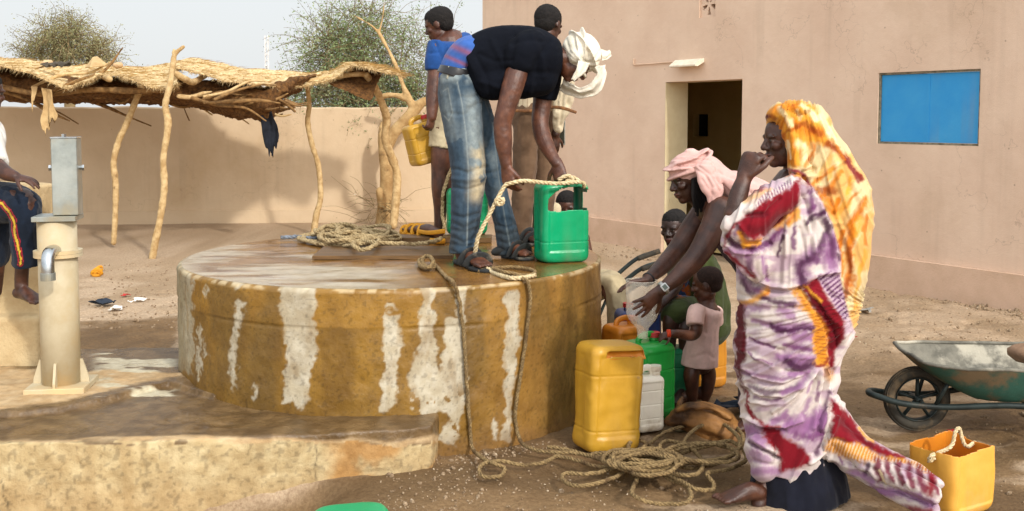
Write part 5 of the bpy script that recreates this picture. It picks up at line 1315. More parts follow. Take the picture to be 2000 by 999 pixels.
def flat(c, v=.12, sc=9):
    c = np.array(lin(c))
    def f(P, N): return c * (1 + (fbm(P * sc, 4) - .5)[:, None] * 2 * v * 2)
    return f
def person(label, loc): return thing('person', label, 'person', tuple(loc))
def wpx(p, Y): return np.asarray(at(p[0], p[1], Y))
# ----------------------------------------------------------------- man in black bending over the can
r = person('man in black tee shirt, faded jeans and white turban bending over the emerald can', at(915, 505, 5.5) * [1, 1, 0] + [0, 0, WZ])
B = MB()
B.limb([(895, 165, 5.5, 30, .12), (908, 120, 5.5, 34, .12), (960, 108, 5.5, 42, .13), (1020, 106, 5.5, 44, .15), (1062, 108, 5.5, 38, .14), (1090, 112, 5.5, 22, .07), (1112, 116, 5.5, 18, .055)], 8)
HM = head(B, at(1124, 117, 5.5), (.55, -.08, -.83), .232, (.83, 0, .55))
B.limb([(1016, 118, 5.36, 22), (1004, 160, 5.31, 22), (988, 215, 5.29, 19), (982, 240, 5.29, 18), (983, 272, 5.29, 17.5), (987, 308, 5.29, 13), (989, 322, 5.29, 12)], 8)
B.limb([(1066, 130, 5.62, 22), (1060, 195, 5.62, 19), (1055, 240, 5.6, 17), (1063, 275, 5.56, 16.5), (1080, 308, 5.5, 12), (1088, 320, 5.48, 11)], 8)
hand(B, at(989, 324, 5.29), (.15, -.1, -1), (.55, .7, 0), .19, (.45, .5, .55, .6), .05, 1, .9, .5)
hand(B, at(1088, 318, 5.48), (.22, -.25, -1), (.35, .9, -.1), .185, (.55, .5, .5, .5), .1, -1, .5, .8)
B.limb([(898, 180, 5.46, 34, .1), (912, 330, 5.39, 24, .07), (907, 430, 5.38, 19, .055), (905, 500, 5.38, 15, .04)], 6); B.limb([(915, 190, 5.56, 28, .1), (962, 340, 5.65, 18, .06), (990, 450, 5.66, 15, .05), (997, 490, 5.66, 13, .04)], 6)
h1, t1_ = onz(896, 507, WZ + .018), onz(952, 526, WZ + .018); foot(B, h1, t1_, .095, .07)
h2_, t2_ = onz(985, 497, WZ + .018), onz(1028, 503, WZ + .018) + [0.02, 0, 0]; foot(B, h2_, t2_, .09, .07)
solid(B, 'body', M_body, r, .0042, 2, lambda P, N: (fbm(P * 60, 2) - .5) * .002, skin('c', HM))
B = MB()
B.limb([(922, 138, 5.5, 52, .172), (945, 128, 5.5, 64, .18), (972, 122, 5.5, 69, .182), (1005, 118, 5.49, 68, .19), (1040, 114, 5.49, 62, .2), (1070, 114, 5.49, 50, .18), (1092, 114, 5.5, 34, .1)], 8, cap='flat')
B.limb([(938, 140, 5.46, 30, .13), (956, 160, 5.45, 36, .13), (985, 155, 5.45, 38, .14), (1020, 150, 5.46, 44, .15), (1050, 150, 5.48, 40, .15)], 6)
B.limb([(1036, 92, 5.38, 34, .1), (1020, 104, 5.33, 36, .085), (1014, 118, 5.32, 32, .075)], 6)
B.limb([(1066, 118, 5.58, 36, .1), (1064, 160, 5.6, 32, .08), (1058, 192, 5.61, 29, .075)], 6, cap='flat')
solid(B, 'tee_shirt', mat('black_jersey', (1, 1, 1), (.8, .8, .85), 10, .95, .0012, 260, attr=True, spec=.1, vary=.7), r, .0055, 14, folds(.0022, (9, 9, 9)), flat((15, 18, 26), .2),
      creases=[([(1075, 80), (1050, 120), (1045, 160)], 5, -.008), ([(1030, 150), (1010, 175), (985, 188)], 6, -.009), ([(935, 105), (965, 120), (1000, 118)], 5, -.007), ([(1000, 85), (1030, 78), (1060, 82)], 5, -.007), ([(940, 160), (975, 172), (1005, 165)], 5, .008), ([(930, 110), (950, 150), (960, 190)], 5, -.008), ([(960, 80), (985, 130), (985, 180)], 6, .008), ([(1005, 70), (1000, 110), (985, 160)], 6, -.008), ([(1045, 150), (1035, 180)], 5, .008), ([(1040, 70), (1060, 120), (1062, 150)], 6, .007)])
B = MB(); B.limb([(889, 148, 5.5, 32, .145), (898, 124, 5.5, 33, .145), (915, 108, 5.5, 36, .15), (935, 108, 5.5, 38, .15)], 6)
def und(P, N):
    x, y = to_px(P); q = (x - 885) * .4 - (y - 135) * .9
    s_ = (np.exp(-((q - 40) / 6) ** 2) + np.exp(-((q - 17) / 4) ** 2))[:, None].clip(0, 1)
    return np.array(lin((56, 96, 168))) * (1 - s_) + np.array(lin((128, 86, 120))) * s_
solid(B, 'undershirt', M_cloth, r, .006, 3, folds(.004), und)
def jeans(P, N):
    x, y = to_px(P); n = fbm(P * [9, 9, 9], 5); n2 = fbm(P * [60, 60, 14], 3)
    c = np.array(lin((56, 75, 91)))[None] * (1 - 0 * x[:, None]); c = c * (1 + (n2 - .5)[:, None] * .7)
    near = (P[:, 1] < 5.545)
    fade = np.exp(-(pdist(x, y, [(918, 195), (925, 250), (932, 330)]) / 15) ** 2) * .55 * near + np.exp(-(pdist(x, y, [(872, 175), (880, 260)]) / 14) ** 2) * .3 * near + np.exp(-(pdist(x, y, [(962, 300), (975, 380)]) / 9) ** 2) * .25 * (~near)
    fade = np.maximum(fade, .6 * sstep(172, 150, y) * sstep(.35, .6, n))
    fade = np.clip(fade + (n - .5) * .6 * (fade > .05), 0, 1)[:, None]
    c = c * (1 - fade) + np.array(lin((164, 174, 172))) * fade
    dirt = near * np.exp(-(pdist(x, y, [(936, 300), (938, 345), (930, 380)]) / 15) ** 2); dirt = np.clip(dirt * sstep(.3, .55, fbm(P * 22, 4)), 0, 1)[:, None]
    c = c * (1 - .8 * dirt) + np.array(lin((200, 182, 146))) * .8 * dirt
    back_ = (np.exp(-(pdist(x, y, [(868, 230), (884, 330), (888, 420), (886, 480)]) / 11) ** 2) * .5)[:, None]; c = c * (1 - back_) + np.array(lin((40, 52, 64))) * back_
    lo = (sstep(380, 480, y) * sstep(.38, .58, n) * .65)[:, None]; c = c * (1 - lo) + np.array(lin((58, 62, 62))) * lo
    st = np.maximum(np.exp(-(pdist(x, y, [(893, 160), (902, 200), (910, 260), (915, 330), (914, 400), (912, 480)]) / 1.3) ** 2) * near, np.exp(-(pdist(x, y, [(866, 178), (875, 172), (884, 222), (876, 236), (867, 226)]) / 1.2) ** 2) * near)
    st = np.maximum(st, np.exp(-(pdist(x, y, [(962, 240), (972, 330), (985, 420), (996, 480)]) / 1.2) ** 2) * (~near) * .6)[:, None] * .6
    return c * (1 - st) + np.array(lin((150, 158, 156))) * st
B = MB()
B.limb([(892, 146, 5.5, 35, .16), (897, 170, 5.49, 41, .17), (899, 195, 5.47, 42, .15), (903, 235, 5.43, 39, .115), (911, 290, 5.4, 35, .095), (915, 340, 5.39, 33.5, .088), (911, 400, 5.38, 30, .082), (908, 450, 5.38, 28, .08), (906, 496, 5.37, 29, .085)], 8, cap='flat')
B.limb([(905, 165, 5.55, 32, .14), (926, 215, 5.59, 33, .12), (947, 280, 5.63, 27, .095), (962, 345, 5.65, 23, .088), (977, 400, 5.66, 21, .08), (988, 450, 5.66, 22, .08), (996, 494, 5.66, 25, .085)], 8, cap='flat')
cre = [([(880, 420 + k * 14), (905, 426 + k * 14 + (k % 2) * 6), (934, 418 + k * 15)], 4, -.008) for k in range(6)] + [([(884, 330), (915, 338), (948, 326)], 4, -.008), ([(886, 350), (915, 352), (946, 346)], 5, .009), ([(886, 366), (910, 372), (944, 362)], 4, -.009), ([(930, 210), (905, 225), (880, 222)], 4, -.006), ([(940, 200), (915, 212)], 4, -.006), ([(945, 180), (920, 192), (900, 190)], 4, -.005)]
cre += [([(968, 440 + k * 15), (990, 446 + k * 15), (1010, 438 + k * 15)], 4, -.007) for k in range(4)] + [([(950, 340), (985, 332)], 4, -.006)]
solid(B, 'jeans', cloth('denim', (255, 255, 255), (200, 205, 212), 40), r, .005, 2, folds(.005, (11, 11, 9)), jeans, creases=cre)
B = MB(); B.limb([(890, 153, 5.5, 38, .172), (893, 144, 5.5, 37, .172), (895, 135, 5.5, 35.5, .168)], 4, seg=40, cap='flat')
B.link('belt', mat('black_leather', (.012, .012, .014), (.02, .02, .022), 20, .35, .0006, 60, spec=.5), r)
B = MB()
for a, b in ((876, 160), (879, 131)): pass
B.limb([(874, 154, 5.345, 2.4, .004), (878, 130, 5.35, 2.4, .004)], 3, cap='flat', seg=8); B.link('belt_loop', mat('pale_thread', lin((186, 186, 170)), None, 5, .9), r)
# turban
TC = at(1138, 108, 5.5); MT = basis((.55, -.08, -.83), (.83, 0, .55))
hT = .232; cT = HM['c']; B = MB(); B.ball(cT + MT @ (np.array([-.06, 0, .2]) * hT), np.array([.49, .43, .44]) * hT, MT, 30, 20)
for k, (off, rf, rl, a, b, pt, rl_) in enumerate([((-.04, 0, .14), .46, .405, .10, .03, .34, .06), ((-.05, 0, .26), .47, .42, .12, .025, .0, -.16), ((-.07, 0, .22), .475, .425, .10, .025, .6, -.1)]):
    band(B, cT, MT, hT, off, rf, rl, a, b, pt, rl_)
B.ball(HM['q'](-.03, .29, .06), np.array([.19, .19, .22]) * hT, MT, 20, 14); B.ball(HM['q'](-.03, -.29, .06), np.array([.19, .19, .22]) * hT, MT, 20, 14)
wr = [([(1092, 84 + k * 9), (1106, 104 + k * 9), (1128, 124 + k * 6), (1150, 130 + k * 4)], 3.2, -.006) for k in range(4)] + [([(1120, 66), (1124, 90), (1134, 112), (1142, 122)], 3.5, -.006), ([(1140, 122), (1160, 124), (1182, 118)], 3, -.008), ([(1140, 132), (1164, 134), (1180, 128)], 3, -.006), ([(1105, 74), (1112, 100), (1132, 122)], 3, -.005)]
solid(B, 'turban', cloth('white_cotton', (255, 255, 255), (232, 228, 216)), r, .0045, 5, folds(.003, (14, 14, 14)), flat((226, 220, 206), .08), creases=wr + [([(1160, 80), (1150, 105), (1146, 122)], 3, -.005), ([(1175, 95), (1165, 112), (1150, 124)], 3, -.005), ([(1132, 70), (1140, 95), (1142, 118)], 3, -.005), ([(1170, 150), (1163, 172), (1146, 182)], 2.5, -.006)])
def ribbon(A, Bk, name, m, par, th=.006, wob=.02, seed=0, nv=12):
    A = cr(np.array([at(*p) for p in A]), 8); Bk = cr(np.array([at(*p) for p in Bk]), 8); t = np.linspace(0, 1, nv)[None, :, None]
    P = A[:, None] * (1 - t) + Bk[:, None] * t; P[..., 1] += np.sin(t[..., 0] * 9 + seed) * wob * .5
    P = P.reshape(-1, 3); P += (np.stack([fbm(P * 22 + seed + k_ * 5, 3) for k_ in range(3)], 1) - .5) * wob
    n = len(A); I = np.arange(n * nv).reshape(n, nv); o = link(name, P, np.stack([I[:-1, :-1], I[1:, :-1], I[1:, 1:], I[:-1, 1:]], -1).reshape(-1, 4), m, par, True)
    md = o.modifiers.new('s', 'SOLIDIFY'); md.thickness = th; return o
M_wcot = mat('loose_cotton', lin((226, 220, 206)), lin((206, 198, 180)), 14, .9, .0015, 220, sheen=.1, spec=.15, bump2=.004, bscale2=24)
ribbon([(1166, 132, 5.40), (1164, 150, 5.42), (1152, 166, 5.43), (1134, 172, 5.44), (1114, 164, 5.46), (1102, 152, 5.5)], [(1184, 126, 5.5), (1182, 158, 5.5), (1168, 182, 5.5), (1140, 191, 5.5), (1114, 188, 5.52), (1094, 176, 5.55)], 'turban_loop', M_wcot, r, seed=1)
ribbon([(1130, 118, 5.375), (1126, 136, 5.37), (1116, 156, 5.38)], [(1152, 124, 5.375), (1142, 142, 5.36), (1122, 160, 5.37)], 'turban_fold', M_wcot, r, seed=4, wob=.014)
ribbon([(1172, 98, 5.52), (1184, 100, 5.54), (1190, 98, 5.55)], [(1176, 120, 5.5), (1186, 116, 5.52), (1194, 110, 5.53)], 'turban_tail', M_wcot, r, seed=7, wob=.02)
M_sand = mat('worn_sandal', lin((52, 54, 54)), lin((34, 36, 38)), 12, .7, .001, 60, c3=lin((110, 104, 92)), s3=9, t3=(.52, .65))
def sandal(a, b, w, root, name='sandal', m=None, th=.016):
    a, b = np.asarray(a, float), np.asarray(b, float); d = nrm((b - a) * [1, 1, 0]); n = np.array([-d[1], d[0], 0]); L = np.linalg.norm((b - a)[:2]); z = a[2]
    t = np.array([-.04, .03, .2, .45, .75, .95, 1.06]); ww = np.array([.25, .7, .85, .78, 1.1, .95, .35]) * w / 2
    O = cr(np.array([a + d * L * k + n * q for k, q in zip(t, ww)] + [a + d * L * k - n * q for k, q in zip(t[::-1], ww[::-1])]), 4, True); O[:, 2] = z - th; k = len(O)
    B = MB(); V = np.vstack([O, O + [0, 0, th]]); B.add(V, [[i, (i + 1) % k, k + (i + 1) % k, k + i] for i in range(k)] + [list(range(k))[::-1], [k + i for i in range(k)]])
    for t0, hh, wd in ((.66, .05, .028), (.42, .07, .02)):
        c = a + d * L * t0; B.sweep(np.array([c + n * w * .56 * math.cos(q) + [0, 0, hh * math.sin(q)] + d * (.02 * math.sin(q)) for q in np.linspace(0, math.pi, 15)]), .004, wd, ref=n, seg=8)
    return B.link(name, m or M_sand, root)
sandal(h1 + [0, 0, .0], t1_, .105, r); sandal(h2_, t2_, .1, r)
B = MB(); B.limb([(968, 492, 5.66, 8, .04), (985, 489, 5.64, 12, .045), (1008, 494, 5.62, 9, .045), (1027, 500, 5.6, 5, .03)], 6); solid(B, 'shoe', M_sand, r, .005, 2)
# rope in his hands
tag(rope('hauling_rope', [top(1046, 538, .0115), top(1000, 544, .012), top(952, 526, .014), at(930, 505, 5.24), at(932, 470, 5.22), at(950, 430, 5.22), at(966, 400, 5.22), at(976, 382, 5.24), at(988, 362, 5.25), at(1004, 356, 5.24), at(1020, 354, 5.26), at(1050, 356, 5.3), at(1085, 359, 5.34), at(1115, 357, 5.38), at(1138, 358, 5.42), at(1142, 366, 5.44)], .0115, M_rope2), 'pale rope held by the man in black, running across the emerald can to his sandal', 'rope')
B = MB(); rope_shape(B, [at(972, 392, 5.21), at(980, 388, 5.2), at(982, 396, 5.2), at(974, 400, 5.2), at(970, 392, 5.21), at(978, 386, 5.22)], .012); tag(B.link('rope_knot', M_rope2), 'small pale knot in the hauling rope just below his near hand', 'rope'); B = MB(); rope_shape(B, [at(1090, 352, 5.4), at(1108, 344, 5.4), at(1118, 352, 5.42), at(1104, 357, 5.4), at(1120, 348, 5.44), at(1132, 356, 5.44)], .0115)
tag(B.link('rope_knot', M_rope2), 'pale rope knot bunched under his far hand on top of the emerald can', 'rope')
# ----------------------------------------------------------------- boy in blue
r = person('boy in blue shirt and beige shorts with yellow sandals, standing behind the man in black', at(880, 465, 6.7) * [1, 1, 0] + [0, 0, WZ])
B = MB()
Hb = head(B, at(857, 50, 6.72), (-.95, .22, -.36), .215, (-.2, 0, 1))
B.limb([(864, 66, 6.74, 15), (876, 84, 6.76, 17)], 5)
B.limb([(880, 90, 6.76, 34, .13), (888, 140, 6.76, 34, .12), (884, 210, 6.76, 32, .12), (880, 240, 6.76, 30, .12)], 6)
B.limb([(852, 95, 6.62, 16), (850, 140, 6.6, 15), (846, 185, 6.58, 14.5), (844, 215, 6.56, 11.5), (843, 230, 6.55, 10)], 6)
hand(B, at(843, 228, 6.55), (-.2, -.1, -1), (-.6, .5, -.2), .15, (.8, .85, .9, .9), .03, 1, .8, .5)
B.limb([(868, 255, 6.66, 26), (863, 300, 6.64, 22), (862, 335, 6.64, 20), (862, 370, 6.64, 19.5), (860, 410, 6.64, 13), (859, 440, 6.64, 11.5), (858, 452, 6.64, 12)], 7)
B.limb([(905, 260, 6.86, 24), (932, 330, 6.86, 17), (940, 380, 6.86, 17), (938, 430, 6.84, 11), (937, 455, 6.84, 11)], 7)
bh, bt = onz(862, 468, WZ + .03), np.array([at(790, 450, 6.8)[0], 6.74, WZ + .03]); foot(B, bh, bt, .085, .06)
bh2, bt2 = np.array([at(940, 470, 6.82)[0], 6.82, WZ + .03]), np.array([at(905, 470, 6.88)[0], 6.88, WZ + .03]); foot(B, bh2, bt2, .08, .06)
solid(B, 'body', M_body, r, .0048, 2, None, skin('a', Hb))
hair(Hb, 'hair', r, 1.02)
B = MB()
B.limb([(878, 80, 6.76, 20, .08), (878, 92, 6.76, 40, .17), (884, 120, 6.76, 44, .16), (890, 160, 6.76, 42, .15), (888, 205, 6.76, 40, .15)], 7, cap='flat')
B.limb([(906, 84, 6.8, 20, .12), (900, 90, 6.8, 22, .12)], 4)
B.limb([(858, 88, 6.64, 22, .07), (851, 112, 6.61, 20, .065), (849, 138, 6.6, 18.5, .06)], 6, cap='flat')
solid(B, 'shirt', M_cloth, r, .006, 3, folds(.006), flat((34, 74, 136), .14), creases=[([(850, 85), (862, 110), (872, 140)], 4, -.01), ([(840, 105), (856, 102)], 3, -.006), ([(880, 90), (872, 115)], 4, .008)])
def shorts(P, N):
    x, y = to_px(P); n = fbm(P * 20, 3)
    c = np.array(lin((196, 182, 150))) * (.85 + .3 * n)[:, None]
    s_ = (np.exp(-(pdist(x, y, [(872, 215), (868, 240), (876, 268), (874, 280)]) / 2) ** 2)).clip(0, 1)[:, None]; c = c * (1 - s_) + np.array(lin((150, 30, 56))) * s_
    o_ = np.exp(-(pdist(x, y, [(880, 220), (884, 262)]) / 3) ** 2)[:, None] * .7; return c * (1 - o_) + np.array(lin((200, 136, 50))) * o_
B = MB(); B.limb([(884, 205, 6.76, 40, .15), (876, 235, 6.7, 34, .12), (869, 265, 6.66, 30, .10), (865, 290, 6.65, 28, .095)], 6, cap='flat'); B.limb([(892, 210, 6.8, 34, .13), (910, 262, 6.85, 28, .1), (916, 290, 6.86, 25, .09)], 6, cap='flat')
solid(B, 'shorts', M_cloth, r, .006, 3, folds(.008, (12, 12, 10)), shorts)
GS = 'yellow sandals of the boy in blue'
clog('sandal', 'yellow slotted sandal on the near foot of the boy in blue, by the rope heap', bt + nrm(bt - bh) * .03, bh - nrm(bt - bh) * .015, .10, WZ + .005, .062, M_slip)
clog('sandal', 'yellow sandal seen only between the legs of the faded jeans', bt2 + nrm(bt2 - bh2) * .03, bh2 - nrm(bt2 - bh2) * .015, .095, WZ + .005, .06, M_slip)
# ----------------------------------------------------------------- man in brown trousers
r = person('man in brown trousers and striped shirt, seen from behind beyond the man in black', at(1040, 470, 6.35) * [1, 1, 0] + [0, 0, WZ])
B = MB(); Hn = head(B, at(1071, 50, 6.3), (.5, .8, -.33), .222)
B.limb([(1066, 72, 6.3, 17), (1058, 92, 6.32, 19)], 5)
B.limb([(1055, 100, 6.34, 42, .15), (1045, 160, 6.36, 36, .12), (1042, 215, 6.36, 34, .12)], 6)
B.limb([(1085, 110, 6.4, 17), (1094, 170, 6.42, 15), (1088, 225, 6.38, 13), (1084, 262, 6.34, 10)], 6)
hand(B, at(1084, 264, 6.34), (0, 0, -1), (-.4, .8, 0), .16, (.4, .4, .4, .4), .05, 1)
B.limb([(1030, 215, 6.3, 26), (1022, 340, 6.3, 19), (1019, 470, 6.3, 13)], 5); B.limb([(1058, 215, 6.4, 26), (1062, 340, 6.4, 19), (1060, 470, 6.4, 13)], 5)
mh = np.array([at(1012, 480, 6.3)[0], 6.30, WZ + .02]); foot(B, mh, mh + [.13, -.17, 0], .09, .07); mh3 = np.array([at(1056, 480, 6.4)[0], 6.4, WZ + .02]); foot(B, mh3, mh3 + [.14, -.16, 0], .09, .07)
solid(B, 'body', M_body, r, .0055, 2, None, skin('b', Hn)); hair(Hn, 'hair', r, 1.02)
def strp(P, N):
    x, y = to_px(P); c = np.array(lin((214, 198, 168))) * (.9 + .2 * fbm(P * 14, 3))[:, None]; s_ = (np.abs(((P[:, 0] * 38) % 1) - .5) < .1)[:, None] * .55; return c * (1 - s_) + np.array(lin((128, 96, 76))) * s_
B = MB(); B.limb([(1058, 96, 6.32, 24, .1), (1055, 112, 6.34, 48, .19), (1048, 160, 6.36, 44, .17), (1043, 205, 6.36, 42, .165), (1042, 214, 6.36, 42, .165)], 6, cap='flat'); B.limb([(1082, 108, 6.39, 22, .08), (1093, 160, 6.42, 21, .075), (1096, 180, 6.42, 20, .07)], 5, cap='flat')
solid(B, 'shirt', M_cloth, r, .007, 3, folds(.008), strp)
B = MB(); B.limb([(1106, 150, 6.2, 14, .03), (1102, 175, 6.2, 20, .035), (1100, 200, 6.2, 17, .03), (1094, 228, 6.22, 12, .03), (1090, 252, 6.24, 9, .02)], 6); B.limb([(1092, 190, 6.19, 9, .02), (1088, 225, 6.2, 7, .02)], 4)
solid(B, 'white_cloth', M_cloth, r, .006, 2, folds(.012, (12, 12, 8)), flat((214, 200, 172), .1), creases=[([(1104, 150), (1098, 200), (1094, 245)], 3, -.012), ([(1114, 165), (1108, 205)], 3, -.01), ([(1092, 170), (1088, 215)], 3, -.01)])
B = MB(); B.limb([(1000, 216, 6.2, 3, .004), (1040, 217, 6.17, 3, .004), (1075, 210, 6.1, 3.2, .004), (1100, 212, 6.06, 3.2, .004), (1125, 220, 6.05, 3, .004)], 6, seg=10)
B.link('strap', mat('striped_strap', lin((150, 104, 62)), lin((96, 62, 40)), 30, .7), r)
B = MB(); B.limb([(1042, 208, 6.36, 42, .165), (1036, 240, 6.33, 38, .14), (1027, 275, 6.31, 25, .1), (1024, 340, 6.3, 23, .09), (1020, 420, 6.3, 20, .08), (1018, 472, 6.3, 20, .08)], 7, cap='flat'); B.limb([(1050, 215, 6.38, 36, .14), (1062, 275, 6.41, 23, .1), (1063, 345, 6.4, 22, .09), (1061, 420, 6.4, 20, .08), (1060, 474, 6.4, 20, .08)], 7, cap='flat')
solid(B, 'trousers', M_cloth, r, .006, 2, folds(.008, (10, 10, 7)), flat((112, 88, 68), .18, 12))
sandal(mh, mh + [.13, -.17, 0], .1, r); sandal(mh3, mh3 + [.14, -.16, 0], .1, r)
# ----------------------------------------------------------------- seated child seen through the can
r = person('seated child in cream trousers behind the well, face seen through the emerald can window', (.42, 6.7, 0))
B = MB(); Hk = head(B, at(1107, 406, 6.8), (-.1, -.97, -.2), .205)
B.limb([(1108, 428, 6.85, 13), (1110, 445, 6.88, 14)], 4); B.limb([(1110, 455, 6.9, 32, .09), (1116, 540, 6.95, 32, .1)], 5)
B.limb([(1140, 465, 6.8, 12), (1158, 540, 6.65, 11), (1180, 560, 6.42, 9)], 5); hand(B, at(1180, 562, 6.41), (.35, -.4, -.8), (.3, .7, -.4), .13, (.3, .3, .3, .3), .1, -1)
B.limb([(1120, 560, 6.9, 24), (1200, 560, 6.45, 18), (1204, 640, 6.4, 12), (1204, 690, 6.4, 10)], 5); B.limb([(1100, 560, 6.9, 24), (1130, 580, 6.5, 18), (1130, 690, 6.45, 10)], 5)
for hx_ in (1204, 1130):
    a = np.array([at(hx_, 690, 6.42)[0], 6.42, .01]); foot(B, a, a + [.03, -.17, 0], .07, .05)
solid(B, 'body', M_body, r, .0055, 2, None, skin('a', Hk)); hair(Hk, 'hair', r, 1.02)
B = MB(); B.limb([(1108, 446, 6.88, 18, .08), (1110, 462, 6.9, 40, .12), (1118, 560, 6.95, 38, .13)], 5); B.limb([(1082, 405, 6.7, 14, .03), (1080, 440, 6.72, 17, .04), (1086, 470, 6.8, 20, .06)], 5)
solid(B, 'tunic', M_cloth, r, .008, 2, folds(.006), flat((206, 192, 160), .1))
B = MB(); B.limb([(1120, 560, 6.9, 34, .13), (1170, 556, 6.6, 28, .11), (1200, 560, 6.45, 24, .1), (1206, 600, 6.4, 21, .085), (1206, 660, 6.4, 19, .08)], 6); B.limb([(1100, 565, 6.9, 34, .13), (1132, 580, 6.5, 24, .1), (1130, 660, 6.45, 19, .08)], 5)
solid(B, 'trousers', M_cloth, r, .007, 3, folds(.01, (12, 12, 6)), flat((188, 172, 138), .1))
# ----------------------------------------------------------------- woman pouring
r = person('woman in pale pink headscarf leaning over to pour, silver watch on her wrist', at(1490, 820, 5.0) * [1, 1, 0])
B = MB(); Hw = head(B, at(1347, 351, 4.95), (-.93, -.22, -.26), .225, (-.28, 0, .96))
B.limb([(1362, 384, 4.96, 20), (1385, 405, 4.97, 24)], 5)
B.limb([(1388, 412, 4.97, 30, .11), (1425, 435, 4.97, 42, .16), (1480, 490, 5.0, 50, .15), (1515, 560, 5.02, 50, .15)], 6)
B.limb([(1372, 418, 5.1, 24), (1352, 448, 5.08, 24), (1322, 488, 5.03, 19), (1296, 518, 4.95, 17), (1272, 540, 4.86, 12.5), (1263, 549, 4.84, 12)], 7)
B.limb([(1408, 412, 4.78, 30), (1392, 450, 4.74, 27), (1362, 500, 4.7, 22), (1330, 535, 4.68, 19), (1300, 560, 4.66, 13), (1290, 568, 4.66, 12.5)], 7)
hand(B, at(1290, 568, 4.66), (-.72, -.08, -.66), (-.35, .93, .1), .178, (.16, .12, .14, .2), .17, 1, .3, .9)
hand(B, at(1263, 549, 4.84), (-.98, -.1, -.12), (.05, -.35, -.93), .17, (.25, .25, .3, .3), .06, -1, .3, .6)
B.limb([(1500, 560, 4.95, 34), (1470, 680, 4.9, 24), (1490, 800, 4.95, 17), (1490, 840, 4.95, 14)], 5); B.limb([(1530, 560, 5.1, 34), (1530, 680, 5.05, 24), (1540, 800, 5.1, 17), (1540, 836, 5.1, 14)], 5)
for hx_, Yq in ((1495, 4.98), (1545, 5.12)):
    a = np.array([at(hx_, 850, Yq)[0], Yq, .01]); foot(B, a, a + [-.2, -.06, 0], .09, .06)
solid(B, 'body', M_body, r, .0042, 2, None, skin('b', Hw))
hair(Hw, 'hair', r, 1.0)
B = MB()
for k in range(7): B.limb([(1354 + k * 4, 352, 4.86 + .01 * k, 4), (1354 + k * 4, 380, 4.84 + .012 * k, 4), (1356 + k * 3.2, 405 + (k % 3) * 8, 4.85 + .012 * k, 2.5)], 5, seg=8)
B.link('braids', M_hair, r)
B = MB(); MW, hW, cW = Hw['M'], .225, Hw['c']; B.ball(cW + MW @ (np.array([-.08, 0, .24]) * hW), np.array([.47, .41, .36]) * hW, MW, 28, 18)
for off, rf, rl, a, b, pt, rl_ in [((-.05, 0, .18), .44, .39, .10, .035, .12, .06), ((-.06, 0, .30), .47, .41, .11, .03, -.10, -.10), ((-.08, 0, .42), .40, .35, .12, .035, .15, .14), ((-.10, 0, .28), .475, .415, .10, .03, .34, .05)]:
    band(B, cW, MW, hW, off, rf, rl, a, b, pt, rl_)
B.ball(at(1349, 297, 4.95), (.03, .03, .018))
B.limb([(1376, 326, 4.84, 18, .03), (1384, 350, 4.80, 22, .025), (1394, 374, 4.78, 20, .022), (1394, 394, 4.775, 12, .015)], 7)
B.limb([(1385, 330, 4.95, 24, .1), (1412, 355, 4.92, 26, .13), (1445, 370, 4.92, 34, .19), (1490, 405, 4.96, 44, .2), (1525, 470, 5.0, 44, .2)], 7)
pk_ = [([(1303, 322), (1340, 324), (1385, 312)], 3, -.005), ([(1306, 312), (1340, 312), (1378, 300)], 3, -.005), ([(1350, 326), (1375, 340), (1392, 366)], 3, -.007), ([(1365, 326), (1388, 342), (1404, 372)], 3, -.007), ([(1395, 340), (1400, 335), (1440, 352), (1470, 380)], 4, -.009), ([(1400, 350), (1425, 375), (1440, 400)], 4, -.008), ([(1372, 352), (1396, 386)], 3, -.005)]
solid(B, 'headscarf', cloth('pink_cotton', (255, 255, 255), (230, 222, 220)), r, .0045, 7, folds(.0045, (12, 12, 16)), flat((214, 174, 166), .09), creases=pk_ + [([(1308, 330), (1345, 318), (1392, 322)], 3, -.006), ([(1318, 304), (1350, 302), (1380, 296)], 3, -.005), ([(1310, 318), (1350, 308), (1395, 312)], 2.5, .004), ([(1380, 345), (1390, 372), (1388, 392)], 3, -.006), ([(1400, 345), (1408, 365), (1402, 388)], 3, -.006)])
B = MB(); B.limb([(1402, 440, 4.99, 30, .1), (1430, 448, 4.98, 46, .16), (1475, 490, 5.0, 56, .18), (1515, 560, 5.02, 60, .2), (1512, 650, 5.02, 66, .22), (1515, 800, 5.02, 70, .24)], 6, cap='flat')
solid(B, 'dress', M_cloth, r, .008, 2, folds(.01, (9, 9, 4)), flat((58, 30, 34), .2))
B = MB(); wq = at(1296, 563, 4.66); wd_ = nrm(at(1330, 535, 4.68) - wq)
B.sweep(np.array([wq - wd_ * .009, wq + wd_ * .009]), .034, .031, ref=(0, 1, 0), seg=24, cap='flat'); wt = B.link('watch_strap', mat('watch_steel', lin((196, 196, 190)), lin((150, 150, 146)), 40, .3, metal=.8), r)
B = MB(); nn = nrm(np.cross(wd_, np.cross([.1, -1, .35], wd_))); bevbox(B, wq + nn * .034, (.03, .034, .012), basis(wd_, nn)[:, [0, 1, 2]], .003); B.link('watch_case', mat('watch_case', lin((206, 208, 206)), lin((180, 184, 184)), 30, .35), wt, False)
B = MB(); bevbox(B, wq + nn * .0405, (.019, .022, .002), basis(wd_, nn), .0005); B.link('watch_face', mat('watch_display', lin((96, 106, 98)), lin((80, 90, 84)), 30, .25), wt, False)
B = MB(); bq = at(1267, 545, 4.85); bd_ = nrm(at(1300, 515, 4.95) - bq); B.sweep(np.array([bq - bd_ * .005, bq + bd_ * .005]), .033, ref=(0, 1, 0), seg=24, cap='flat'); B.link('bracelet', mat('black_band', (.01, .01, .012), None, 5, .4), r)
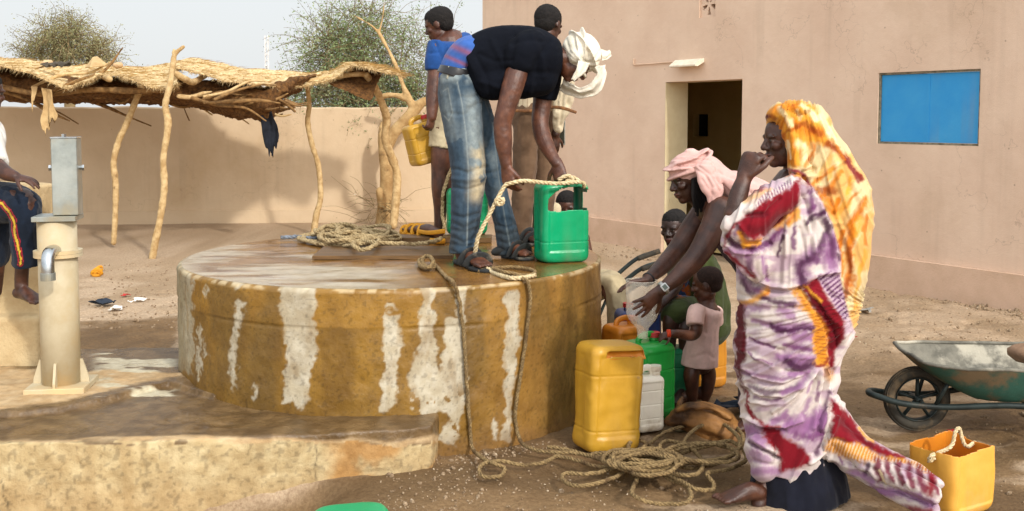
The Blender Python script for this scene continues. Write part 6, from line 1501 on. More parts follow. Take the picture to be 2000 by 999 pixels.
# clear bottle used as a funnel
bt_ = thing('bottle_funnel', 'clear plastic bottle cut and upturned as a funnel in the woman\'s hands', 'bottle', at(1255, 655, 4.79))
pf = [(548, 31), (556, 32), (575, 32), (590, 31), (594, 30), (598, 32), (612, 32), (622, 28), (632, 20), (640, 13), (646, 11), (660, 10.5)]
B = MB(); cb = []; k = 40
for py, rp in pf: cb.append((at(1254 + (py - 600) * .02, py, 4.80), rp * 4.8 / F))
th_ = np.linspace(0, 2 * math.pi, k, endpoint=False); V = np.concatenate([np.stack([c[0] + np.cos(th_) * q * (1 + .012 * np.sin(th_ * 8)), c[1] + np.sin(th_) * q, np.full(k, c[2])], 1) for c, q in cb])
o = link('bottle_wall', V, [[j * k + i, j * k + (i + 1) % k, (j + 1) * k + (i + 1) % k, (j + 1) * k + i][::-1] for j in range(len(cb) - 1) for i in range(k)], None, bt_, True)
Mp = bpy.data.materials.new('clear_plastic'); Mp.use_nodes = True; nt = Mp.node_tree; pb = nt.nodes['Principled BSDF']; pb.inputs['Base Color'].default_value = (*lin((220, 214, 200)), 1); pb.inputs['Roughness'].default_value = .12; pb.inputs['Alpha'].default_value = .30; pb.inputs['Specular IOR Level'].default_value = .9
nz_ = nt.nodes.new('ShaderNodeTexNoise'); nz_.inputs['Scale'].default_value = 9; mr = nt.nodes.new('ShaderNodeMapRange'); mr.inputs['From Min'].default_value = .35; mr.inputs['From Max'].default_value = .7; mr.inputs['To Min'].default_value = .30; mr.inputs['To Max'].default_value = .46
tcn = nt.nodes.new('ShaderNodeTexCoord'); nt.links.new(tcn.outputs['Object'], nz_.inputs['Vector']); nt.links.new(nz_.outputs['Fac'], mr.inputs['Value']); nt.links.new(mr.outputs['Result'], pb.inputs['Alpha']); o.data.materials.append(Mp)
B = MB(); c, q = cb[4]; B.sweep(np.stack([c[0] + np.cos(th_) * (q + .001), c[1] + np.sin(th_) * (q + .001), np.full(k, c[2])], 1), .002, seg=6, closed=True, ref=(0, 0, 1)); B.link('shoulder_ridge', Mp, bt_); B = MB(); c, q = cb[0]; B.sweep(np.stack([c[0] + np.cos(th_) * q, c[1] + np.sin(th_) * q, np.full(k, c[2])], 1), .002, seg=6, closed=True, ref=(0, 0, 1)); B.link('neck_ridge', Mp, bt_)
# ----------------------------------------------------------------- seated child in green
r = person('child in olive green robe sitting on the orange can behind the pouring woman\'s arms', at(1375, 700, 5.75) * [1, 1, 0])
B = MB(); Hg = head(B, at(1316, 447, 5.72), (-.55, -.8, -.12), .2)
B.limb([(1322, 472, 5.75, 13), (1334, 490, 5.78, 15)], 4); B.limb([(1345, 505, 5.8, 30, .1), (1368, 560, 5.85, 38, .12), (1378, 620, 5.85, 38, .13)], 5)
B.limb([(1326, 505, 5.68, 14), (1322, 555, 5.55, 13), (1296, 588, 5.45, 10), (1290, 596, 5.44, 9)], 6); hand(B, at(1290, 596, 5.44), (-.6, -.2, -.7), (.2, .7, -.4), .135, (.4, .4, .4, .4), .08, -1)
B.limb([(1372, 625, 5.8, 24), (1318, 610, 5.5, 19), (1308, 660, 5.48, 14), (1306, 740, 5.5, 10)], 6); B.limb([(1385, 630, 5.8, 24), (1345, 625, 5.5, 19), (1340, 690, 5.5, 14), (1338, 750, 5.55, 10)], 6)
for hx_ in (1306, 1338):
    a = np.array([at(hx_, 760, 5.54)[0], 5.54, .01]); foot(B, a, a + [-.08, -.16, 0], .075, .05)
solid(B, 'body', M_body, r, .0055, 2, None, skin('d', Hg)); hair(Hg, 'hair', r, 1.0)
def olive(P, N):
    x, y = to_px(P); c = np.array(lin((60, 70, 36))) * (.75 + .5 * fbm(P * 10, 4))[:, None]
    w = (sstep(-4, 4, pinside(x, y, [(1318, 556), (1346, 548), (1348, 578), (1322, 582)])) * (N[:, 1] < .2))[:, None]; p_ = np.where((fbm(P * 40, 2) > .5)[:, None], np.array(lin((176, 92, 40))), np.array(lin((40, 66, 110))))
    return c * (1 - w) + p_ * w
B = MB(); B.limb([(1334, 486, 5.78, 18, .07), (1344, 500, 5.8, 36, .13), (1364, 545, 5.84, 48, .16), (1376, 595, 5.86, 49, .17), (1380, 632, 5.86, 46, .17)], 7); B.limb([(1330, 503, 5.69, 20, .07), (1324, 545, 5.58, 19, .065)], 5)
B.limb([(1375, 615, 5.8, 32, .1), (1330, 606, 5.55, 26, .085), (1318, 614, 5.48, 22, .08)], 5)
solid(B, 'robe', M_cloth, r, .0065, 2, folds(.012, (9, 9, 5)), olive, creases=[([(1400, 480), (1415, 560), (1420, 630)], 5, -.012), ([(1385, 490), (1395, 560), (1398, 630)], 5, .01)])
# ----------------------------------------------------------------- toddler
r = person('bare legged toddler in pale pink tee shirt reaching for the bright green can', at(1366, 785, 5.45) * [1, 1, 0])
B = MB(); Ht = head(B, at(1381, 557, 5.45), (-.88, .38, -.18), .19)
B.limb([(1383, 582, 5.46, 14), (1382, 600, 5.46, 16)], 4); B.limb([(1380, 608, 5.46, 24, .07), (1372, 650, 5.46, 27, .075), (1366, 705, 5.46, 30, .075)], 5)
B.limb([(1358, 610, 5.36, 13), (1361, 640, 5.31, 12.5), (1352, 655, 5.28, 11.5), (1325, 653, 5.2, 9.5), (1312, 652, 5.17, 8)], 6); hand(B, at(1312, 652, 5.17), (-.95, -.15, -.2), (-.1, .6, -.7), .095, (.3, .3, .35, .4), .1, 1)
B.limb([(1398, 612, 5.56, 13), (1384, 640, 5.6, 11), (1340, 632, 5.55, 9), (1326, 628, 5.5, 8)], 5); hand(B, at(1328, 628, 5.5), (-.9, -.2, .2), (-.1, .6, -.5), .095, (.3, .3, .3, .3), .15, 1)
B.limb([(1356, 704, 5.44, 15), (1354, 718, 5.43, 16), (1350, 735, 5.42, 16), (1352, 760, 5.42, 12.5), (1353, 780, 5.42, 9)], 6); B.limb([(1378, 704, 5.48, 15), (1380, 718, 5.49, 16), (1384, 735, 5.5, 15), (1381, 762, 5.5, 12.5), (1378, 778, 5.5, 9)], 6)
for hx_, Yq in ((1355, 5.43), (1380, 5.5)):
    a = np.array([at(hx_, 785, Yq)[0] + .01, Yq, .008]); foot(B, a, a + [-.11, .02, 0], .055, .04)
solid(B, 'body', M_body, r, .004, 2, None, skin('a', Ht))
B = MB(); M_, h_, q_ = Ht['M'], Ht['h'], Ht['q']; B.ball(q_(-.08, 0, .17), np.array([.42, .352, .36]) * h_, M_, 28, 18); B.ball(q_(-.2, 0, .0), np.array([.24, .28, .24]) * h_, M_, 24, 14); solid(B, 'hair', mat('short_fuzz', lin((56, 40, 34)), lin((40, 29, 26)), 90, .9, .002, 200, spec=.2), r, .004, 2)
B = MB(); B.limb([(1382, 597, 5.46, 18, .05), (1379, 608, 5.46, 30, .088), (1374, 640, 5.46, 31, .088), (1369, 680, 5.46, 34, .09), (1366, 714, 5.46, 37, .095)], 7, cap='flat'); B.limb([(1362, 606, 5.37, 18, .05), (1359, 622, 5.33, 18, .05), (1358, 636, 5.31, 17.5, .05)], 5, cap='flat'); B.limb([(1396, 606, 5.55, 16, .05), (1396, 630, 5.58, 16, .05)], 4, cap='flat')
solid(B, 'tee_shirt', M_cloth, r, .0045, 3, folds(.004, (10, 10, 7)), flat((240, 202, 192), .05), creases=[([(1376, 612), (1378, 650)], 4, -.005), ([(1350, 700), (1380, 690), (1395, 700)], 4, -.004)])
B = MB(); c = at(1306, 652, 5.165); B.sweep(np.array([c - [.009, 0, 0], c + [.009, 0, 0]]), .022, ref=(0, 1, 0), seg=18, cap='flat'); B.link('wristband', mat('red_orange_band', lin((214, 66, 26)), lin((190, 48, 20)), 40, .6), r)
# ----------------------------------------------------------------- boy seated at the left edge
r = person('barefoot seated boy in dark tracksuit trousers with striped piping, at the left edge', at(10, 600, 5.3) * [1, 1, 0])
B = MB(); Hl = head(B, at(-27, 184, 5.25), (.86, -.45, -.1), .22)
B.limb([(-34, 215, 5.27, 18), (-44, 240, 5.3, 22)], 4); B.limb([(-52, 260, 5.32, 44, .14), (-66, 330, 5.35, 42, .13), (-70, 400, 5.35, 44, .14)], 5)
B.limb([(-25, 262, 5.15, 20), (-16, 310, 5.1, 17), (8, 336, 5.02, 15), (30, 346, 4.98, 11)], 6); hand(B, at(30, 346, 4.98), (.95, -.05, -.2), (-.1, .2, -.95), .15, (.25, .25, .3, .3), .1, -1)
B.limb([(-60, 410, 5.3, 34), (20, 392, 5.12, 28), (50, 400, 5.08, 24), (48, 450, 5.12, 20), (44, 510, 5.16, 14), (42, 545, 5.18, 13), (42, 560, 5.18, 13)], 6)
fh, ft = at(30, 578, 5.2), at(82, 592, 5.1); foot(B, fh - [0, 0, .012], ft - [0, 0, .012], .09, .06)
B.limb([(-60, 410, 5.4, 34), (-10, 400, 5.3, 28), (-10, 500, 5.3, 20), (-10, 570, 5.3, 13)], 5)
solid(B, 'body', M_body, r, .0045, 2, None, skin('b', Hl)); hair(Hl, 'hair', r, 1.02)
B = MB(); B.limb([(-46, 244, 5.3, 28, .1), (-52, 262, 5.32, 54, .19), (-66, 330, 5.35, 50, .17), (-70, 400, 5.35, 52, .17)], 5); B.limb([(-25, 262, 5.16, 26, .08), (-18, 300, 5.11, 24, .075), (-8, 320, 5.07, 20, .065)], 5, cap='flat')
solid(B, 'shirt', M_cloth, r, .007, 2, folds(.008), flat((224, 222, 216), .05))
def track(P, N):
    x, y = to_px(P); c = np.array(lin((26, 36, 52))) * (.7 + .6 * fbm(P * 10, 4))[:, None]
    L = [(-20, 392), (4, 398), (16, 412), (27, 432), (30, 460), (38, 490), (40, 516)]; d = pdist(x + (fbm(P * 20, 2) - .5) * 6, y, L)
    sx_ = np.where(d < 7, 1, 0)
    for lo, hi, cc in ((0, 2.0, (214, 178, 60)), (2.0, 3.6, (30, 26, 30)), (3.6, 5.4, (176, 40, 56)), (5.4, 6.6, (28, 28, 36))):
        w = ((d >= lo) & (d < hi) & (N[:, 1] < .3))[:, None]; c = np.where(w, np.array(lin(cc)), c)
    return c
B = MB(); B.limb([(-65, 405, 5.3, 46, .15), (-15, 398, 5.2, 42, .12), (22, 396, 5.12, 37, .105), (44, 400, 5.09, 30, .095)], 6); B.limb([(40, 388, 5.09, 28, .09), (50, 420, 5.1, 28, .088), (50, 460, 5.12, 27, .082), (52, 500, 5.14, 25, .08), (53, 514, 5.15, 26, .08)], 6, cap='flat'); B.limb([(-60, 410, 5.4, 44, .14), (-12, 400, 5.3, 34, .1), (-10, 500, 5.3, 25, .08)], 5)
solid(B, 'trousers', M_cloth, r, .0048, 2, folds(.009, (10, 10, 6)), track, creases=[([(20, 372), (40, 400), (46, 430)], 5, -.008), ([(70, 400), (60, 450), (66, 500)], 5, .008)])
# ----------------------------------------------------------------- woman in the tie dyed robe
r = person('woman wrapped in white, purple, red and orange tie dyed robe, hand raised to her mouth', at(1540, 985, 4.15) * [1, 1, 0])
B = MB(); Hr = head(B, at(1537, 274, 4.15), (-.98, -.1, -.10), .226)
B.limb([(1552, 312, 4.16, 24), (1560, 345, 4.17, 27)], 5); B.limb([(1562, 380, 4.17, 60, .14), (1560, 470, 4.17, 60, .14), (1550, 600, 4.17, 62, .15), (1545, 700, 4.17, 55, .14)], 6)
B.limb([(1530, 395, 4.05, 26), (1470, 430, 3.98, 22), (1434, 424, 3.96, 19), (1436, 408, 3.96, 18.5), (1443, 380, 3.97, 18.5), (1451, 356, 3.98, 15.5), (1455, 344, 3.985, 15)], 8)
hand(B, at(1453, 350, 3.985), (.30, -.06, .95), (.70, .70, -.15), .20, (.95, 1.0, 1.05, 1.05), .05, -1, .9, .5)
B.limb([(1530, 700, 4.15, 40), (1520, 860, 4.13, 24), (1492, 950, 4.08, 18), (1482, 985, 4.05, 16)], 6); B.limb([(1570, 700, 4.2, 40), (1570, 860, 4.2, 24), (1568, 970, 4.18, 17)], 6)
fa = at(1492, 1003, 4.05) * [1, 1, 0] + [0, 0, .006]; foot(B, fa, fa + [-.2, -.04, 0], .095, .06); fb = np.array([at(1590, 985, 4.15)[0], 4.13, .012]); foot(B, fb, fb + [-.2, -.08, 0], .095, .06)
solid(B, 'body', M_body, r, .004, 2, lambda P, N: (fbm(P * 60, 2) - .5) * .0015, skin('b', Hr), creases=[([(1496, 271), (1503, 273), (1512, 270)], 2.0, -.002)])
B = MB(); B.ball(at(1560, 250, 4.15), (.09, .09, .1)); B.link('hair', M_hair, r)
BR = MB()
BR.ball(at(1556, 240, 4.16), (.113, .105, .088), None, 28, 18); BR.ball(at(1574, 264, 4.16), (.105, .115, .130), None, 28, 18)
BR.limb([(1514, 226, 4.13, 14, .08), (1530, 216, 4.13, 16, .09), (1556, 214, 4.14, 16, .095)], 6)
BR.limb([(1530, 222, 4.10, 16, .07), (1545, 248, 4.085, 19, .05), (1554, 280, 4.075, 19, .05), (1557, 308, 4.075, 18, .05), (1560, 330, 4.08, 20, .05), (1572, 350, 4.09, 22, .06)], 8)
BR.limb([(1545, 232, 4.20, 18, .06), (1560, 280, 4.23, 22, .05), (1570, 330, 4.22, 24, .06)], 6)
BR.limb([(1590, 262, 4.16, 36, .11), (1606, 320, 4.17, 56, .15), (1622, 380, 4.18, 71, .2), (1632, 440, 4.18, 65, .21), (1634, 500, 4.18, 56, .2), (1628, 560, 4.18, 52, .18), (1618, 625, 4.18, 46, .16)], 8)
BR.limb([(1548, 345, 4.16, 26, .09), (1552, 372, 4.16, 66, .17), (1553, 420, 4.15, 98, .2), (1552, 470, 4.15, 120, .21), (1556, 540, 4.15, 116, .21), (1554, 620, 4.15, 113, .205), (1538, 700, 4.15, 104, .195), (1537, 780, 4.15, 92, .185), (1540, 850, 4.15, 84, .18), (1536, 895, 4.15, 74, .172), (1532, 915, 4.15, 68, .165)], 9, cap='flat')
BR.limb([(1485, 870, 4.08, 28, .1), (1492, 915, 4.06, 26, .08)], 5); BR.limb([(1560, 860, 4.06, 40, .09), (1560, 892, 4.05, 36, .08)], 5)
BR.limb([(1545, 372, 4.02, 30, .08), (1500, 400, 3.97, 36, .08), (1462, 432, 3.95, 38, .08), (1444, 446, 3.95, 33, .075)], 7)
BR.limb([(1440, 440, 3.97, 26, .06), (1446, 476, 3.99, 34, .08), (1478, 508, 4.03, 36, .09)], 6)
# diagonal wrap across the hip and the gathered end behind
BR.limb([(1560, 562, 3.99, 8, .05), (1600, 575, 3.985, 15, .05), (1632, 625, 4.0, 20, .06), (1634, 670, 4.04, 16, .06), (1618, 715, 4.02, 13, .05)], 8)
# trailing end of the cloth
BR.limb([(1612, 790, 4.12, 30, .11), (1648, 830, 4.10, 22, .08), (1690, 872, 4.0, 19, .05), (1740, 900, 3.9, 18, .04), (1795, 924, 3.8, 16, .03), (1830, 944, 3.74, 13, .022)], 9)
BR.limb([(1606, 820, 4.08, 34, .12), (1644, 858, 4.03, 24, .08), (1690, 898, 3.93, 20, .045), (1738, 926, 3.83, 19, .036), (1790, 950, 3.74, 20, .03), (1826, 968, 3.69, 18, .022)], 9)
BR.limb([(1600, 845, 4.10, 34, .12), (1636, 884, 4.06, 22, .08), (1690, 928, 3.97, 18, .045), (1738, 956, 3.87, 18, .036), (1786, 980, 3.78, 19, .03), (1822, 1000, 3.72, 18, .02)], 9)
def pz_(zx, zy, ox, oy, k): return (ox + zx * k, oy + zy * k)
piv = [(1645, 640), (1660, 560)]
def robe_disp(P, N):
    x, y = to_px(P); warp = (fbm(P * 5, 3) - .5)
    tr_ = sstep(1600, 1680, x) * sstep(760, 830, y)
    up = sstep(600, 540, y) * (1 - tr_)
    # hood and veil: long folds falling from the crown
    thv = np.arctan2(x - 1560, y - 130); rv = np.hypot(x - 1560, y - 130)
    f1 = ridge(fbm(np.stack([thv * 22 + warp * 1.4, rv / 300, rv * 0], 1) + 3, 2)) - .6
    # skirt: folds fanning out from the hand gathering the cloth behind the hip
    ths = np.arctan2(y - 600, 1700 - x); rs = np.hypot(x - 1700, y - 600)
    f2 = ridge(fbm(np.stack([ths * 12 + warp * 1.0, rs / 420, rs * 0 + P[:, 1] * 1.2], 1) + 11, 3)) - .6
    f3 = ridge(fbm(np.stack([(y - x * .5) / 17 + warp * 2, x / 150, x * 0], 1) + 21, 2)) - .6
    return .021 * f1 * up + .032 * f2 * (1 - up) * (1 - tr_) + .014 * f3 * tr_ + (fbm(P * 26, 2) - .5) * .003
WHT = np.array(lin((204, 193, 188))); CRM = np.array(lin((238, 220, 172))); PUR = np.array(lin((104, 52, 98))); PUR2 = np.array(lin((66, 24, 58))); ORG = np.array(lin((196, 112, 22))); YEL = np.array(lin((214, 150, 48))); BRN = np.array(lin((150, 66, 14))); RED = np.array(lin((120, 12, 28))); RED2 = np.array(lin((84, 6, 20)))
TILE = {1: (1400, 190, .3103), 2: (1400, 400, .3103), 3: (1420, 600, .2603), 4: (1440, 740, .2593)}
def tl(t, L): ox, oy, k_ = TILE[t]; return [(ox + a * k_, oy + b * k_) for a, b in L]
LIL = np.array(lin((142, 96, 140))); DRB = np.array(lin((140, 62, 20)))
# dye marks of the cloth and one painted shadow line: tile, colour, strength, width (0 = filled shape), points
MARKS = [
 (2, LIL, .8, 34, [(400,170),(320,255),(200,300),(60,290)]), (2, PUR, .85, 20, [(400,160),(330,235),(230,280)]), (2, PUR, .7, 22, [(200,330),(215,410)]), (2, LIL, .8, 14, [(290,330),(320,470)]), (2, PUR2, .9, 13, [(412,200),(385,330)]), (2, PUR, .85, 16, [(492,150),(478,270)]),
 (2, PUR2, .9, 14, [(560,120),(600,70),(680,40)]), (2, PUR2, .9, 24, [(680,90),(705,150),(645,300),(620,350)]), (2, LIL, .8, 60, [(600,320),(540,380),(545,480)]), (2, PUR2, .85, 30, [(600,330),(520,375),(545,490)]), (2, LIL, .9, 62, [(735,215),(705,330),(725,390)]), (2, PUR, .7, 40, [(740,230),(720,330)]), (2, PUR2, .8, 16, [(765,320),(770,345)]), (2, PUR, .8, 18, [(590,40),(612,5)]), (1, PUR, .8, 18, [(590,600),(600,680)]), (1, PUR2, .7, 12, [(620,760),(680,720)]),
 (1, PUR2, .85, 20, [(60,880),(130,930),(230,945)]), (1, PUR, .7, 26, [(120,870),(150,800)]), (2, PUR2, .7, 24, [(60,190),(110,250),(200,270)]),
 (2, PUR, .8, 40, [(140,440),(200,510),(260,540)]), (2, PUR2, .7, 16, [(150,480),(230,560)]), (2, YEL, .85, 22, [(310,530),(260,590),(150,625)]), (2, ORG, .7, 10, [(320,530),(280,580)]), (2, RED, .95, 18, [(55,300),(130,370),(235,452)]),
 (3, LIL, .8, 26, [(200,100),(300,125),(400,150)]), (3, LIL, .85, 60, [(400,150),(640,165)]), (3, PUR2, .95, 22, [(330,140),(430,172),(645,172)]), (3, PUR, .85, 12, [(180,240),(260,270),(360,312)]), (3, LIL, .8, 46, [(500,230),(640,235)]), (3, PUR, .9, 24, [(430,290),(560,312),(650,332)]), (3, LIL, .9, 60, [(400,385),(520,400),(640,410)]), (3, PUR2, .92, 46, [(440,410),(540,450),(645,440)]), (3, LIL, .8, 20, [(480,495),(610,490)]), (3, PUR, .75, 10, [(150,340),(230,390),(330,440)]), (3, PUR, .65, 14, [(120,480),(220,522),(400,540),(510,522)]), (3, PUR2, .8, 22, [(170,600),(280,642),(420,642),(530,590)]), (3, LIL, .8, 30, [(420,650),(540,600),(600,520)]), (3, PUR, .7, 16, [(200,682),(300,706),(400,692)]), (3, LIL, .85, 26, [(340,860),(450,795)]), (3, LIL, .7, 24, [(560,800),(620,700)]), (3, LIL, .8, 70, [(480,870),(620,860),(720,790)]), (3, PUR, .6, 36, [(600,900),(690,840)]), (3, PUR2, .85, 24, [(770,640),(740,830),(700,960)]), (3, LIL, .7, 14, [(640,560),(600,650)]), (3, PUR, .7, 12, [(690,560),(670,700)]), (2, LIL, .7, 22, [(180,640),(320,650)]), (2, PUR2, .9, 20, [(290,590),(380,620),(480,635)]), (2, LIL, .8, 30, [(400,660),(470,690)]),
 (4, LIL, .85, 80, [(100,390),(190,470)]), (4, LIL, .7, 60, [(110,560),(220,620)]), (4, PUR2, .8, 14, [(90,480),(200,540),(310,595)]), (4, LIL, .7, 30, [(110,695),(310,700)]), (4, LIL, .95, 110, [(380,380),(540,400),(640,330)]), (4, PUR, .7, 40, [(440,430),(560,460),(640,400)]), (4, PUR2, .85, 22, [(600,560),(680,420),(705,220)]), (4, PUR, .7, 14, [(640,470),(690,300)]),
 (3, RED2, 1, 0, [(68,-10),(126,-10),(142,230),(126,330),(110,420),(120,560),(152,640),(146,664),(112,590),(78,500),(58,420),(60,330),(34,235),(60,215)]), (3, RED, .95, 10, [(150,640),(156,760),(190,840)]), (2, RED2, 1, 0, [(130,620),(165,625),(172,720),(185,850),(165,1000),(120,1000),(118,880),(98,845),(120,830)]),
 (4, RED, 1, 0, [(180,335),(310,365),(345,440),(450,488),(552,590),(540,645),(420,692),(330,718),(330,620),(270,520),(210,440)]), (4, RED, .9, 16, [(60,200),(110,280),(190,345)]),
 (2, YEL, .95, 0, [(455,528),(520,518),(600,620),(680,740),(712,860),(705,1010),(618,1010),(612,740),(540,640)]), (3, YEL, .95, 0, [(520,-10),(670,10),(760,160),(772,300),(750,420),(680,440),(655,330),(660,130),(600,50)]), (3, YEL, .6, 34, [(740,430),(770,520)]),
 (2, RED, 1, 0, [(520,520),(560,500),(620,452),(690,555),(770,680),(802,730),(797,840),(742,920),(738,1010),(702,1010),(712,860),(682,740),(600,620)]), (3, RED, 1, 0, [(700,-20),(850,20),(876,150),(852,270),(802,345),(802,465),(760,460),(772,300),(762,150),(690,40)]), (2, RED2, .8, 22, [(600,570),(690,690),(740,800),(730,900)]), (2, YEL, .9, 11, [(552,512),(610,560),(662,602)]), (3, RED, .9, 14, [(670,450),(720,430),(750,380)]),
 (1, YEL, .9, 28, [(370,810),(430,745),(500,715)]), (1, YEL, .85, 22, [(455,800),(505,750)]), (1, ORG, .8, 14, [(440,790),(480,745)]), (1, ORG, .9, 24, [(150,860),(185,920),(255,908)]), (1, YEL, .8, 14, [(140,850),(170,930),(270,920)]), (1, YEL, .6, 24, [(190,640),(330,592)]), (1, RED, .8, 18, [(200,595),(295,572)]), (1, RED, .9, 13, [(65,870),(110,800),(185,770)]), (1, RED, .7, 10, [(40,930),(60,860)]),
 (1, RED, 1, 0, [(190,735),(300,650),(400,600),(480,560),(520,495),(534,600),(500,690),(440,740),(350,830),(290,890),(220,892),(150,862),(132,800)]), (1, RED2, .85, 22, [(195,742),(312,738)]), (1, RED2, .6, 40, [(200,840),(300,830),(380,760)]), (1, RED, .95, 34, [(385,478),(440,440),(500,462),(560,505),(592,545)]), (1, ORG, .7, 14, [(400,490),(460,480)]), (1, YEL, .8, 16, [(510,490),(550,520)]),  # first dark red stroke is a shadow across the panel, painted in
]
VEIL = [
 (1, YEL, .97, 0, [(270,150),(320,80),(420,20),(520,15),(610,50),(690,180),(730,260),(705,305),(640,290),(600,300),(560,420),(490,440),(430,430),(425,320),(395,250),(345,160)]), (1, ORG, .75, 40, [(350,90),(420,60),(500,60)]), (1, ORG, .8, 50, [(440,160),(520,190),(640,230)]), (1, ORG, .8, 26, [(390,190),(430,290),(450,400)]), (1, ORG, .7, 18, [(470,250),(490,330),(480,420)]),
 (1, CRM, .8, 18, [(395,85),(440,130),(470,185)]), (1, CRM, .85, 16, [(540,60),(600,95),(640,135)]), (1, CRM, .9, 20, [(655,120),(700,190),(740,280)]), (1, CRM, .9, 34, [(520,300),(560,330),(560,390)]), (1, CRM, .7, 9, [(440,270),(462,390)]), (1, CRM, .6, 12, [(510,90),(520,140)]),
 (1, DRB, .75, 22, [(510,190),(560,165),(610,200),(655,232)]), (1, BRN, .9, 14, [(595,195),(620,215)]), (1, BRN, .7, 10, [(400,250),(470,215),(530,195)]), (1, BRN, .7, 7, [(482,45),(502,90)]), (1, DRB, .7, 14, [(330,118),(375,142)]), (1, RED2, .95, 14, [(296,144),(320,124)]),
 (1, DRB, .95, 24, [(700,290),(745,330),(792,372)]), (1, RED, .95, 24, [(812,395),(850,450),(900,515)]), (1, ORG, .7, 10, [(720,260),(800,390)]),
 (1, ORG, .85, 14, [(600,560),(700,470),(742,440)]), (1, ORG, .85, 17, [(640,650),(720,560),(772,470)]), (1, ORG, .85, 13, [(735,720),(762,640)]), (1, ORG, .8, 13, [(560,430),(622,305)]), (1, ORG, .75, 11, [(800,700),(872,600)]), (1, ORG, .9, 22, [(850,780),(890,720),(935,640)]), (1, ORG, .9, 22, [(830,980),(862,780)]), (1, ORG, .8, 14, [(915,830),(946,735)]), (1, DRB, .8, 14, [(770,970),(792,850)]), (1, YEL, .8, 12, [(820,610),(842,510)]), (1, DRB, .8, 26, [(640,590),(740,590)]), (1, ORG, .8, 30, [(610,610),(700,660),(730,720)]), (1, YEL, .7, 14, [(700,520),(730,440)]), (1, YEL, .7, 14, [(760,760),(800,660)]),
 (2, ORG, .92, 30, [(830,500),(832,260),(852,100)]), (2, DRB, .85, 16, [(835,430),(835,280)]), (2, ORG, .85, 17, [(785,450),(772,300),(790,180)]), (2, ORG, .8, 13, [(942,250),(932,130)]), (2, YEL, .8, 12, [(870,650),(902,400),(938,290)]), (2, DRB, .85, 22, [(812,570),(832,480)]), (2, ORG, .8, 14, [(745,40),(760,-30)]), (2, YEL, .7, 20, [(870,200),(900,80)]), (2, ORG, .7, 14, [(850,560),(865,450)]),
]
TRAIN = [
 (4, RED, 1, 0, [(700,150),(745,180),(885,315),(965,455),(1055,498),(1150,548),(1290,585),(1250,625),(1120,592),(1000,532),(870,492),(715,445)]), (4, RED2, .6, 30, [(760,300),(880,420),(1000,500)]), (4, YEL, .95, 0, [(685,460),(740,445),(870,490),(1000,530),(1120,590),(1250,612),(1380,640),(1510,690),(1480,712),(1300,650),(1080,602),(960,642),(850,602),(670,545)]), (4, YEL, .8, 12, [(920,370),(950,420),(1020,475)]),
 (4, PUR, .8, 14, [(770,590),(790,640)]), (4, PUR2, .8, 16, [(985,660),(960,720)]), (4, LIL, .8, 30, [(880,700),(1000,760)]), (4, PUR2, .95, 14, [(620,612),(820,745),(990,850)]), (4, LIL, .9, 46, [(1010,840),(1300,875),(1460,950)]), (4, ORG, .9, 60, [(830,810),(1000,900),(1120,960)]), (4, RED, .9, 40, [(900,880),(1100,960),(1450,1010)]), (4, RED2, .9, 14, [(1150,990),(1300,1010)]),
] + [(4, np.array(lin((104, 16, 46))), .92, 30 - 2 * (q % 3), [(1060 + q * 78, 610 + q * 14), (1050 + q * 82, 680 + q * 14), (1080 + q * 84, 745 + q * 24)]) for q in range(6)] + [(4, RED, .95, 34, [(1490,705),(1462,780),(1445,880)]), (4, CRM, .7, 9, [(1060,690),(1120,800)])]
